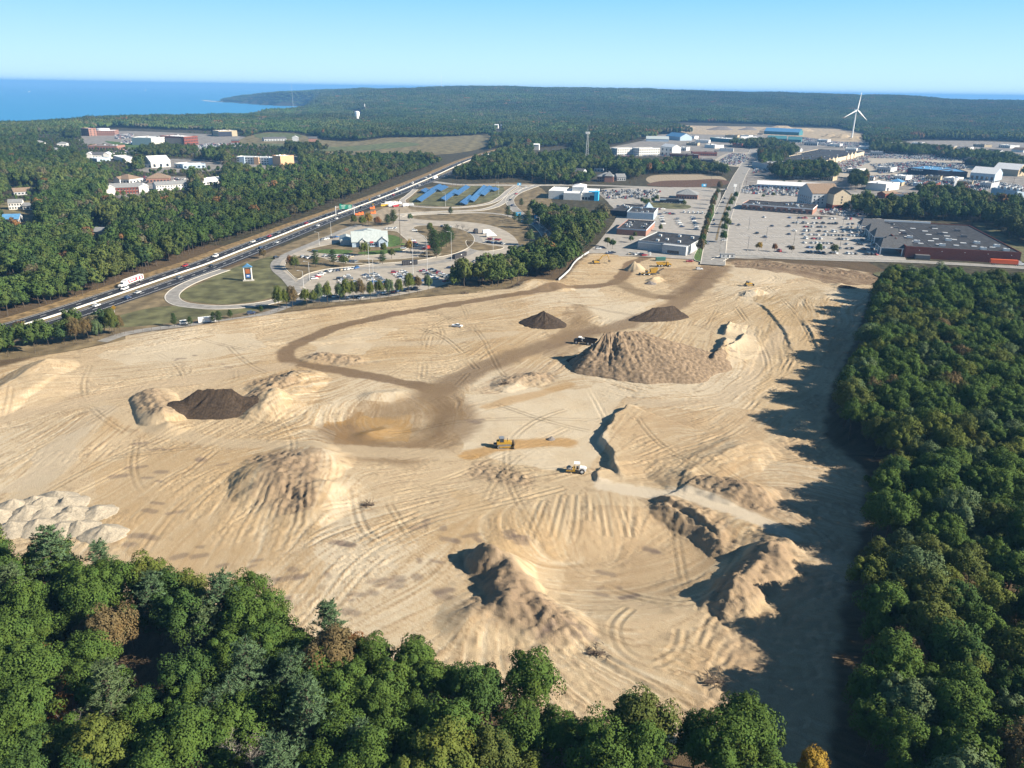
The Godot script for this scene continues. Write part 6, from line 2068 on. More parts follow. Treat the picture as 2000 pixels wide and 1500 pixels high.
	building("green_workshop", "workshop with teal front and white roof further right", Vector2(-480.1, -1145.5), Vector2(-454.9, -1165), 20.0, 6.0, M.blue_wall, "flat", M.white_roof, 1, 5)
	t = building("apartment_house", "two-storey apartment house with brick base and white gables", Vector2(-448.3, -856.7), Vector2(-416.3, -873.8), 16.0, 7.6, M.brick, "gable_x", M.grey_roof, 2, 12)
	wing(t, 0.4, 1.0, 10.0, 15.0, 7.6, M.white_wall, "gable_z", M.white_roof, 0.5)
	wing(t, 34.0, 1.0, 10.0, 15.0, 7.6, M.white_wall, "gable_z", M.white_roof, 0.5)
	t = building("white_terrace", "long white terrace with grey roof right of the brick apartment house", Vector2(-410.1, -897.6), Vector2(-381.7, -920.5), 14.0, 6.4, M.white_wall, "gable_x", M.grey_roof, 2, 12)
	building("white_bungalow", "small white bungalow at the edge of the wood", Vector2(-379.3, -956.7), Vector2(-364.7, -980.4), 13.0, 5.0, M.white_wall, "gable_x", M.white_roof, 1, 6)
	t = building("clubhouse", "tan-roofed clubhouse with white gable", Vector2(-494, -968.4), Vector2(-470.8, -960.6), 22.0, 5.0, M.white_wall, "hip", M.tan_roof, 1, 5)
	wing(t, 3.0, 2.0, 9.0, 12.0, 5.0, M.white_wall, "gable_z", M.tan_roof, 0.6)
	t = building("clubhouse", "larger tan-roofed hall beside the parked cars", Vector2(-456, -973.6), Vector2(-430.7, -982.6), 24.0, 5.0, M.pale_brick, "hip", M.tan_roof, 1, 7)
	building("colonial_house", "white two-storey colonial house on a lawn", Vector2(-483.3, -742.5), Vector2(-472.7, -746.9), 11.0, 6.8, M.white_wall, "gable_x", M.grey_roof, 2, 5, 0, null, "house")
	building("house_garage", "white garage wing joined to the colonial house", Vector2(-470.6, -743.8), Vector2(-461.6, -744.8), 10.0, 4.0, M.white_wall, "gable_x", M.grey_roof, 1, 3, 0, null, "house")
	building("solar_house", "house with dark solar roof at the left edge", Vector2(-441.7, -665.7), Vector2(-429.4, -669.6), 14.0, 4.0, M.grey_wall, "gable_x", M.blue_roof, 1, 4, 0, null, "house")
	building("ranch_house", "low house with tan roof left of the colonial house", Vector2(-538.8, -841.5), Vector2(-526.1, -851.7), 14.0, 4.0, M.grey_wall, "gable_x", M.tan_roof, 1, 5, 0, null, "house")
	building("wooded_house", "white house glimpsed deep in the wood", Vector2(-335.3, -611.1), Vector2(-323.3, -609.9), 11.0, 4.6, M.white_wall, "gable_x", M.grey_roof, 1, 5, 0, null, "house")
	t = building("apartment_row", "long row of white, blue and peach apartments behind trees", Vector2(-432.7, -1234.9), Vector2(-361.1, -1221.2), 18.0, 11.0, M.white_wall, "flat", M.white_roof, 3, 16, 8)
	for k in 4:
		block("bay", t, Vector3(10.0 + 24.0 * k, 5.6, 0.8), Vector3(8.0, 11.0, 2.0), [M.blue_wall, M.peach, M.blue_wall, M.peach][k])
	building("apartment_tower", "tall peach and white end of the apartment row", Vector2(-355.8, -1205.3), Vector2(-340.7, -1224.5), 20.0, 15.0, M.peach, "flat", M.white_roof, 0, 0, 3)
	building("tan_office", "flat tan office block at the forest edge", Vector2(-697.6, -1890.6), Vector2(-664.4, -1920.5), 36.0, 13.0, M.tan_wall, "flat", M.white_roof, 0, 0, 6)
	building("slate_office", "dark block left of the flat tan office", Vector2(-734.5, -1944.7), Vector2(-697.6, -1890.6), 30.0, 11.0, M.dark_wall, "flat", M.slate)
	building("red_barn", "small red barn on the green below the office", Vector2(-595.1, -1678), Vector2(-580.2, -1681.5), 10.0, 5.0, M.brick, "gable_x", M.slate)
	building("grey_barn", "pale grey barn with steep gable on the pasture", Vector2(-492.6, -1770.3), Vector2(-479.9, -1773.4), 14.0, 8.0, M.grey_wall, "gable_z", M.white_roof)
	building("brown_barn", "brown barn on the pasture edge", Vector2(-450.3, -1745.6), Vector2(-432.4, -1749.9), 16.0, 8.0, M.pale_brick, "gable_x", M.slate)
	building("stable_row", "long grey stable row on the pasture", Vector2(-550.4, -1756.2), Vector2(-509, -1784.2), 14.0, 5.0, M.grey_wall, "gable_x", M.slate, 1, 8)
	for q in [[Vector2(-920.7, -1527.9), Vector2(-907.1, -1545.2), "grey-roofed house left of the purple trees"], [Vector2(-866.8, -1512), Vector2(-851.2, -1515.4), "white cottage with pale hipped roof"], [Vector2(-819.2, -1383.8), Vector2(-789.4, -1367.1), "white house with flat roof in the left wood"], [Vector2(-1051.5, -1702.6), Vector2(-1040.1, -1705.4), "small white house near the left shore"]]:
		building("village_house", q[2], q[0], q[1], 14.0, 6.0, M.white_wall, "hip", M.grey_roof, 1, 3, 0, null, "house")
	for q in [[Vector2(-2063.2, -6826.6), "white house on the headland, nearest the beach end"], [Vector2(-2091.8, -7129.6), "white house on the headland, second from the beach end"], [Vector2(-1728.9, -6891.9), "white house above the end of the bay"], [Vector2(-1791, -7498.1), "white house on the slope right of the bay"],
			[Vector2(-1179.3, -6884.3), "white house far up the wooded slope above the water tank"], [Vector2(-924, -6599.5), "white house on the wooded slope right of the spire"], [Vector2(-65.9, -2494.3), "twin-gabled white house deep in the central forest"], [Vector2(-46.5, -2468.1), "white house beside the twin-gabled one"],
			[Vector2(36.2, -1622.2), "white house by the forest track"], [Vector2(-1149.4, -2174.1), "white house behind the college"], [Vector2(-1309.3, -2273.7), "white house close to the left shore"], [Vector2(-218.6, -2814.9), "white house far in the forest above the pasture"], [Vector2(-2704, -7491.6), "white house near the tip of the headland"], [Vector2(-2486.8, -7375.6), "white house halfway along the headland"]]:
		building("hillside_house", q[1], q[0], q[0] + Vector2(11, 2), 9.0, 10.5, M.white_wall, "gable_x", M.white_roof, 0, 0, 0, null, "house")


# ---------------------------------------------------------------- heaps on the site, trees and shrubs that stand alone

# a heap of loose soil with its own foot and top; flank runs steeper where the top is nearer the foot
func heap(called: String, label: String, at: Vector2, rx: float, rz: float, turn: float, h: float, top: Vector2, seed_: int, mat: Material, gully := 0.15, rings := 22, sectors := 72, group := "", ridge := 0.0) -> Node3D:
	var n := noise(seed_, 0.9, 3)
	var b := Builder.new()
	var grid := []
	var y0 := ground_y(at.x, at.y)
	for j in rings + 1:
		var t := float(j) / rings
		var ring := PackedVector3Array()
		for k in sectors:
			var g := TAU * k / sectors
			var u := Vector2(cos(g), sin(g))
			var edge := 1.0 + 0.16 * n.get_noise_2d(u.x * 1.3 + 9.0, u.y * 1.3)
			var foot := Vector2(u.x * rx * edge, u.y * rz * edge)
			var crest := Vector2(top.x * rx, top.y * rz) + Vector2(u.x * ridge * rx, 0.0)
			var p := crest.lerp(foot, t)
			var w := (n.get_noise_2d(u.x * 2.2 + t * 0.7, u.y * 2.2) * 1.2 + 0.35 * n.get_noise_2d(u.x * 6.0 + t, u.y * 6.0)) * (0.35 + 0.65 * smoothstep(0.3, -0.6, u.x))
			var y := h * (1.0 - pow(t, 0.92))
			y *= 1.0 - gully * maxf(0.0, w + 0.15) * sin(PI * minf(1.0, t * 1.1)) * 1.6
			y += h * 0.05 * n.get_noise_2d(p.x * 0.35, p.y * 0.35) * (1.0 - t) + (0.12 + h * 0.03) * (n.get_noise_2d(p.x * 0.45, p.y * 0.45) + 0.5 * n.get_noise_2d(p.x * 1.3, p.y * 1.3)) * smoothstep(1.0, 0.8, t)
			var wx := at.x + p.x * cos(turn) + p.y * sin(turn)
			var wz := at.y - p.x * sin(turn) + p.y * cos(turn)
			var gy := ground_y(wx, wz) - y0
			ring.append(Vector3(p.x, y + gy * t - (0.5 if j == rings else 0.0), p.y))
		grid.append(ring)
	for j in rings:
		for k in sectors:
			var l := (k + 1) % sectors
			b.quad(grid[j][k], grid[j][l], grid[j + 1][l], grid[j + 1][k])
	var st := SurfaceTool.new()
	st.begin(Mesh.PRIMITIVE_TRIANGLES)
	st.set_smooth_group(0)
	for q in b.v:
		st.add_vertex(q)
	st.index()
	st.generate_normals()
	var o := part(called, st.commit(), self, mat)
	o.position = Vector3(at.x, y0, at.y)
	o.rotation.y = turn
	tag(o, label, "heap", group)
	return o


func brush(b: Builder, r: RandomNumberGenerator, n: int, wide: float, tall: float) -> void:
	b.tube(Vector3(-wide * 0.7, 0.1, 0), Vector3(wide * 0.7, 0.5, 0.3), 0.3, 0.2, 6)
	for k in n:
		var a := Vector3(r.randfn() * wide * 0.35, r.randf_range(0.0, tall * 0.6), r.randfn() * wide * 0.35)
		var d := Vector3(r.randfn(), r.randf_range(-0.1, 0.8), r.randfn()).normalized() * r.randf_range(0.8, 2.2)
		b.tube(a, a + d, 0.09, 0.03, 4)


func yard_things() -> void:
	M.black_soil = worn(0.092, 0.066, 0.046, 0.16, 0.5, 91)
	M.mulch_heap = worn(0.37, 0.275, 0.185, 0.09, 0.5, 92)
	M.stone_dust = worn(0.44, 0.385, 0.30, 0.25, 0.3, 93)
	M.grey_dust = worn(0.22, 0.20, 0.19, 0.2, 0.3, 94)
	M.wood = worn(0.20, 0.155, 0.12, 0.5, 0.5, 95)
	var a: Vector2 = Vector2(27.9, -324.8)
	var b: Vector2 = Vector2(92.9, -327.8)
	heap("mulch_mound", "huge brown mulch mound, the tallest heap on the site", a.lerp(b, 0.53) + Vector2(0, 1), 36.0, 26.0, 0.2, 14.0, Vector2(-0.34, -0.22), 29, M.mulch_heap, 0.22, 56, 200, "", 0.24)
	heap("soil_heap", "long blackish soil heap behind the mulch mound", Vector2(79.4, -401.7), 17.5, 7.5, 0.35, 5.6, Vector2(0.15, -0.2), 5, M.black_soil, 0.2, 18, 64, "dark soil heaps", 0.4)
	heap("soil_heap", "blackish soil cone left of the haul road", Vector2(16.2, -388.6), 12.5, 11.0, -0.2, 6.2, Vector2(-0.05, -0.25), 7, M.black_soil, 0.15, 20, 64, "dark soil heaps")
	heap("soil_heap", "flat-topped dark brown soil heap on the left", Vector2(-113.8, -267.8), 17.0, 9.5, 0.08, 8.0, Vector2(0.1, -0.15), 9, M.black_soil, 0.15, 20, 72, "dark soil heaps", 0.38)
	heap("soil_heap", "small dark heap at the left foot of the mulch mound", Vector2(28.6, -329), 4.5, 4.0, 0.0, 2.4, Vector2(0, 0), 11, M.black_soil, 0.2, 12, 40, "dark soil heaps")
	heap("soil_heap", "little grey heap below the screening plant", Vector2(88, -483.4), 4.2, 3.0, 0.0, 2.2, Vector2(-0.2, 0), 13, M.grey_dust, 0.2, 12, 40, "dark soil heaps")
	heap("soil_heap", "low dark heap near the wood corner", Vector2(213.2, -480.6), 6.5, 3.2, 0.0, 1.6, Vector2(-0.2, 0), 14, M.black_soil, 0.2, 12, 40, "dark soil heaps")
	heap("sand_heap", "pale sand heap beside the screening plant", Vector2(83.3, -521.9), 7.5, 5.5, 0.0, 4.6, Vector2(-0.1, 0), 15, M.pit_sand, 0.15, 14, 48)
	heap("rubble_heap", "pale rubble heap left of the far bulldozer", Vector2(142.4, -454.2), 6.0, 3.6, 0.2, 2.4, Vector2(-0.3, 0), 16, M.stone_dust, 0.4, 14, 48)
	heap("soil_clod", "small grey clod of soil ahead of the bulldozer", Vector2(14, -246.4), 1.8, 1.4, 0.4, 1.4, Vector2(0.2, 0), 17, M.grey_dust, 0.3, 8, 24)
	# stone dust, tipped load by load
	var r := RandomNumberGenerator.new()
	r.seed = 8
	var loads := [[Vector2(-143.9, -193.9), "behind the others at the left edge"], [Vector2(-139.4, -195.5), "second in the back row"], [Vector2(-133.4, -199.6), "farthest back of the gravel loads"], [Vector2(-135.5, -195.6), "in the back row beside the farthest load"], [Vector2(-127.9, -195.9), "at the right of the back row"], [Vector2(-137.7, -189.8), "tall one in the left middle"],
		[Vector2(-131.2, -190.6), "in the middle of the gravel loads"], [Vector2(-123.7, -190.8), "fourth in the middle row"], [Vector2(-126.4, -188.2), "front of the middle row"], [Vector2(-136.5, -183), "at the front left"], [Vector2(-129.5, -182.7), "large one at the front"], [Vector2(-117.9, -182.5), "round one at the front right"], [Vector2(-118.1, -191.8), "split one standing apart to the right"], [Vector2(-110.3, -180.6), "lowest one at the right end"], [Vector2(-144.7, -188.2), "cut by the left picture edge"], [Vector2(-123.4, -181.8), "between the two large front loads"]]
	for q in loads:
		heap("gravel_heap", "pale gravel load %s" % q[1], q[0] + Vector2(r.randf_range(-0.6, 0.6), r.randf_range(-0.6, 0.6)), r.randf_range(5.4, 7.2), r.randf_range(4.6, 6.0), r.randf_range(-0.3, 0.5), r.randf_range(2.1, 3.0), Vector2(r.randf_range(-0.2, 0.2), r.randf_range(-0.2, 0.1)), 40 + r.randi() % 900, M.stone_dust, 0.1, 14, 40, "pale gravel loads", 0.05)
	for q in [[Vector2(-41.6, -197.6), 2.6, "tangle of grey roots on the open sand"], [Vector2(19.4, -136), 2.8, "dark stump and roots near the bottom wood"], [Vector2(43.1, -127.2), 3.0, "uprooted log pile at the edge of the shade"], [Vector2(-29.1, -449.7), 3.2, "brown root heap beside the upper track"], [Vector2(2.9, -465.7), 3.6, "brush pile at the foot of the fence trees"], [Vector2(-3.1, -295), 2.2, "torn roots below the haul road junction"]]:
		var bb := Builder.new()
		brush(bb, r, 34, q[1], 1.6)
		var o := part("root_pile", bb.mesh(), self, M.wood)
		o.position = on_ground(q[0])
		tag(o, q[2], "brush", "piles of roots on the site")

	# trees and shrubs that stand alone
	var g := "single trees of the rest area"
	for q in [[Vector2(-115.5, -515.8), 0.5, "olive", "olive tree at the tip of the planted island"], [Vector2(-150.6, -511.7), 0.5, "rust brown", "reddish tree on the left planted island"], [Vector2(-145.9, -504.2), 0.55, "olive", "olive tree beside the reddish one"], [Vector2(-129.6, -686.9), 0.62, "golden yellow", "orange tree behind the visitor centre"], [Vector2(-120.1, -679.7), 0.55, "rust brown", "rust tree right of the orange one"], [Vector2(-142.1, -685.8), 0.5, "olive", "pale olive tree left of the orange one"], [Vector2(-133.4, -678.4), 0.55, "yellowish green", "yellowish tree below the orange one"], [Vector2(-77.3, -567.7), 0.55, "golden yellow", "slim orange tree by the right drive"],
			[Vector2(-108.7, -554.1), 0.6, "yellowish green", "light green tree before the visitor centre"], [Vector2(-95.6, -560.7), 0.5, "yellowish green", "second light green tree before the visitor centre"], [Vector2(-87.5, -544.9), 0.45, "olive", "small olive tree right of the visitor centre path"], [Vector2(-71.4, -653.1), 0.5, "yellowish green", "young light green tree by the truck lot"], [Vector2(-96.1, -712.8), 0.4, "grey green", "small grey green tree inside the loop"], [Vector2(12, -603), 0.75, "grey green", "wide grey green tree beside the access road"], [Vector2(-178, -539.9), 0.4, "brownish", "small brown tree on the highway verge"]]:
		oak(on_ground(q[0]), q[1] * 1.25, q[2], q[3], g, "shade_tree")
	for q in [[Vector2(-134.4, -514.5), 0.55, "dark pine at the left end of the planted strip"], [Vector2(-123.8, -520.1), 0.5, "second dark pine in the planted strip"], [Vector2(-91.3, -527.4), 0.5, "round pine beside the long black bin"], [Vector2(-108.8, -694.4), 0.65, "tall dark pine behind the visitor centre"], [Vector2(-113, -688.5), 0.5, "dark pine left of the tall one"], [Vector2(-58.2, -563.5), 0.8, "big pine left of the truck lot"], [Vector2(-54.9, -577.2), 0.8, "big pine in the middle of the pine group"], [Vector2(-52.3, -591.5), 0.8, "big pine at the back of the pine group"], [Vector2(-50.8, -602.1), 0.7, "pine at the right of the pine group"], [Vector2(-62.5, -586.6), 0.7, "pine at the left of the pine group"], [Vector2(-56, -552.6), 0.5, "lone pine below the pine group"], [Vector2(-62.1, -753.1), 0.4, "small pine on the slip road bank"], [Vector2(-6.4, -742.8), 0.62, "pine on the bank above the slip road"], [Vector2(0, -719.1), 0.5, "pine right of the bank pine"], [Vector2(11.5, -683.7), 0.7, "broad pine on the inner bank"], [Vector2(4.3, -707.9), 0.45, "low pine between the bank pines"], [Vector2(6.8, -815.9), 0.4, "cypress beside the blue sign"], [Vector2(14.3, -780.9), 0.45, "second cypress beside the blue sign"],
			[Vector2(-171.5, -372.9), 0.34, "round dark shrub on the frontage road"], [Vector2(-164, -374.2), 0.25, "small shrub between the van and trailer"], [Vector2(-150.9, -378.6), 0.36, "double shrub right of the white trailer"], [Vector2(-153.5, -378.4), 0.3, "shrub touching the white trailer"], [Vector2(-148.8, -389.1), 0.24, "tiny shrub farther along the frontage road"], [Vector2(-135.9, -399.7), 0.22, "dot-like shrub near the loop"]]:
		conifer(on_ground(q[0]), q[1] * 1.15, "deep green", q[2], "dark pines of the rest area", "roadside_pine", 1.25)
	for q in [Vector2(-48.5, -655.1), Vector2(-43.8, -655.5), Vector2(-39.3, -638.9)]:
		bare_tree(on_ground(q), 0.6, "bare grey tree on the truck lot island, %s" % ("left" if q.x < -70.0 else ("middle" if q.x < -62.0 else "right")), "bare trees on the truck lot island")
	# thin trees along the site fence
	var fence := smooth(poly([-220, -320.1, -208.7, -336.5, -196.7, -350.3, -188.9, -359.8, -172.8, -369.3]), 9.0)
	var row: PackedVector2Array = poly([-128.2, -406.3, -124.6, -408.6, -121.6, -409.8, -115.1, -413.4, -111.7, -415.7, -108.6, -418.1, -104.8, -420.5, -98.7, -424.2, -95.4, -425.6, -91.8, -428, -87.7, -429.4, -82.5, -432, -77.6, -434.7, -72.7, -437.3, -67.1, -440, -61.6, -444, -57.3, -449.2, -51.6, -453.3, -205, -342.8, -201.4, -346.1, -198.2, -349.4, -194.2, -356.2, -192.3, -359.6])
	for k in row.size():
		var kinds := ["olive", "brownish", "grey green", "yellowish green"]
		var size := r.randf_range(0.55, 0.9)
		var t := oak(on_ground(row[k]), size, kinds[r.randi() % 4], "thin tree on the site fence, %s from the left" % ["1st", "2nd", "3rd", "4th", "5th", "6th", "7th", "8th", "9th", "10th", "11th", "12th", "13th", "14th", "15th", "16th", "17th", "18th", "19th", "20th", "21st", "22nd", "23rd"][(k + 5) % 23], "thin trees along the site fence", "fence_tree", 0.8)
		t.scale.y *= 1.15
	# shade trees along the boulevard and in the lots
	var k2 := 0
	for p in poly([139.9, -576.9, 147, -601.3, 153.7, -627.7, 161.9, -656.3, 170.4, -687.5, 179.7, -721.6, 188.4, -752.6, 197.8, -786.1, 208, -822.7, 217.2, -854.3, 227.1, -888.4, 238.4, -925.2, 253.2, -975.4]):
		oak(on_ground(p), r.randf_range(0.7, 0.95), ["brownish", "deep green", "brownish", "olive"][k2 % 4], "roadside tree west of the boulevard, %s from the dirt" % ordinal[mini(k2, 15)], "trees along the boulevard", "street_tree", 0.8)
		k2 += 1
	k2 = 0
	for p in poly([170.8, -629.1, 182.3, -673, 194.3, -717.2, 203, -747.8, 230.5, -836.3, 240.1, -864.9, 252.9, -899.9, 215.8, -788, 193.1, -703.1]):
		oak(on_ground(p), r.randf_range(0.55, 0.8), ["deep green", "green", "olive"][k2 % 3], "roadside tree east of the boulevard, %s one" % ordinal[k2], "trees along the boulevard", "street_tree", 0.9)
		k2 += 1
	k2 = 0
	for p in poly([190.6, -596.6, 201.5, -593.4, 214, -590.4, 233.7, -588, 244.3, -584.9, 73.3, -603.7, 76.4, -595.7, 100.5, -641.5, 94.5, -622.7, 128.3, -678.5, 139.8, -838, 144.4, -846.3, 151.5, -859, 157.6, -872, 138.8, -853.6, 180.3, -834.7, 288.5, -912.9, 305.2, -928.5, 350.9, -929.2, 375.2, -960.5, 358.1, -1054.2, 375.5, -1045, 348.2, -837.6, 350.8, -830.4]):
		oak(on_ground(p), r.randf_range(0.4, 0.6), ["golden yellow", "rust brown", "brownish", "deep green", "olive"][k2 % 5 if k2 < 5 else 3 + k2 % 2], "small ornamental tree in the shop lots, %d m away" % int(p.length()), "small trees in the shop lots", "lot_tree")
		k2 += 1


# ---------------------------------------------------------------- vehicles: they stand along local x, front to +x

var car_kinds := {}
var wheel_mesh: ArrayMesh
var paints := {}


# a solid between a side outline and its mirror, narrowing towards the top
func hull(b: Builder, outline: PackedVector2Array, half: float, y0: float, y1: float, top_half: float) -> void:
	var l := []
	var r := []
	for p in outline:
		var w := lerpf(half, top_half, clampf((p.y - y0) / (y1 - y0), 0.0, 1.0))
		l.append(Vector3(p.x, p.y, w))
		r.append(Vector3(p.x, p.y, -w))
	var n := outline.size()
	for k in n:
		var m := (k + 1) % n
		b.quad(l[k], l[m], r[m], r[k])
	var t := Geometry2D.triangulate_polygon(outline)
	for k in range(0, t.size(), 3):
		var q := [t[k], t[k + 1], t[k + 2]]
		if (outline[q[1]] - outline[q[0]]).cross(outline[q[2]] - outline[q[0]]) < 0.0:
			q.reverse()
		b.tri(l[q[0]], l[q[2]], l[q[1]])
		b.tri(r[q[0]], r[q[1]], r[q[2]])


func wheel(radius: float, width: float) -> ArrayMesh:
	var b := Builder.new()
	b.tint = Color(0.025, 0.025, 0.027)
	b.tube(Vector3(0, 0, -width * 0.5), Vector3(0, 0, width * 0.5), radius, radius, 12)
	b.tint = Color(0.35, 0.35, 0.36)
	b.tube(Vector3(0, 0, -width * 0.5 - 0.02), Vector3(0, 0, width * 0.5 + 0.02), radius * 0.55, radius * 0.55, 8)
	return b.mesh(M.vertex_paint)


func car_parts() -> void:
	wheel_mesh = wheel(0.34, 0.24)
	var shapes := {
		"sedan": [poly([-2.3, 0.32, -2.34, 0.72, -2.2, 0.92, -1.5, 0.98, 0.9, 0.98, 2.0, 0.86, 2.28, 0.68, 2.3, 0.32]), poly([-1.75, 0.97, -1.05, 1.4, 0.25, 1.42, 1.15, 0.97]), poly([-1.0, 1.40, -0.9, 1.47, 0.15, 1.48, 0.25, 1.41])],
		"suv": [poly([-2.3, 0.4, -2.34, 0.95, -2.2, 1.1, 1.0, 1.1, 2.1, 1.0, 2.3, 0.8, 2.32, 0.4]), poly([-2.2, 1.09, -1.95, 1.66, 0.35, 1.68, 1.1, 1.09]), poly([-1.98, 1.65, -1.85, 1.76, 0.25, 1.77, 0.4, 1.66])],
		"pickup": [poly([-2.75, 0.5, -2.75, 1.12, -0.6, 1.12, -0.6, 1.1, 1.4, 1.1, 2.6, 1.02, 2.75, 0.85, 2.75, 0.5]), poly([-0.65, 1.09, -0.55, 1.74, 0.7, 1.76, 1.45, 1.09]), poly([-0.58, 1.73, -0.45, 1.84, 0.6, 1.85, 0.75, 1.75])],
		"van": [poly([-2.7, 0.4, -2.72, 1.3, -2.65, 1.45, 1.6, 1.3, 2.5, 1.0, 2.65, 0.75, 2.65, 0.4]), poly([-2.6, 1.28, -2.5, 2.1, 0.8, 2.1, 1.7, 1.28]), poly([-2.55, 2.08, -2.45, 2.24, 0.7, 2.24, 0.9, 2.1])],
	}
	for k in shapes:
		var b := Builder.new()
		hull(b, shapes[k][0], 0.93, 0.3, 1.1, 0.88)
		var g := Builder.new()
		var ys: float = shapes[k][1][0].y
		hull(g, shapes[k][1], 0.86, ys, shapes[k][1][1].y, 0.68)
		var r := Builder.new()
		hull(r, shapes[k][2], 0.70, ys + 0.4, shapes[k][2][1].y, 0.62)
		car_kinds[k] = [b.mesh(), g.mesh(), r.mesh(), 1.45 if k != "pickup" and k != "van" else 1.75]
	var cs := {"white": [0.74, 0.74, 0.73], "silver": [0.46, 0.48, 0.50], "grey": [0.16, 0.17, 0.18], "black": [0.014, 0.014, 0.017], "dark blue": [0.016, 0.032, 0.085], "red": [0.34, 0.018, 0.022], "beige": [0.40, 0.34, 0.24], "blue": [0.03, 0.11, 0.30], "dark green": [0.02, 0.05, 0.035]}
	for k in cs:
		var m := paint(cs[k][0], cs[k][1], cs[k][2], 0.35, 0.5)
		m.clearcoat_enabled = true
		m.clearcoat = 0.6
		m.clearcoat_roughness = 0.1
		paints[k] = m


func car(at: Vector3, turn: float, kind: String, tone: String, where: String, group: String, wheels := true) -> Node3D:
	var t := thing("parked_car" if not group.contains("road") else "car", "%s %s %s" % [tone, kind, where], "car", at, turn, group)
	var k: Array = car_kinds[kind]
	part("body", k[0], t, paints[tone])
	part("windows", k[1], t, M.glass)
	part("car_roof", k[2], t, paints[tone])
	if wheels:
		for x in [-k[3], k[3]]:
			for z in [-0.82, 0.82]:
				var w := part("wheel", wheel_mesh, t)
				w.position = Vector3(x, 0.34, z)
	return t


func some_tone(r: RandomNumberGenerator) -> String:
	var q := r.randf()
	return "white" if q < 0.24 else ("silver" if q < 0.42 else ("grey" if q < 0.58 else ("black" if q < 0.74 else ("dark blue" if q < 0.84 else ("red" if q < 0.93 else ("blue" if q < 0.96 else "beige"))))))


func some_kind(r: RandomNumberGenerator) -> String:
	var q := r.randf()
	return "sedan" if q < 0.5 else ("suv" if q < 0.86 else ("pickup" if q < 0.95 else "van"))


var ordinal := ["first", "second", "third", "fourth", "fifth", "sixth", "seventh", "eighth", "ninth", "tenth", "eleventh", "twelfth", "thirteenth", "fourteenth", "fifteenth", "sixteenth"]


# a line of parked cars; each label counts from the end where the line begins
func car_row(a: Vector2, b: Vector2, n: int, turn: float, where: String, group: String, r: RandomNumberGenerator, fill := 1.0, wheels := true) -> void:
	var c := 0
	for k in n:
		var keep := r.randf() < fill
		var kind := some_kind(r)
		var tone := some_tone(r)
		var j := Vector2(r.randf_range(-0.25, 0.25), r.randf_range(-0.25, 0.25))
		var flip := PI if r.randf() < 0.4 else 0.0
		if not keep:
			continue
		var p := a.lerp(b, (k + 0.5) / n) + j
		car(Vector3(p.x, 0.21 if wheels else 0.15, p.y), turn + flip + r.randf_range(-0.05, 0.05), kind, tone, "%s in %s" % [ordinal[mini(c, 15)], where], group, wheels)
		c += 1


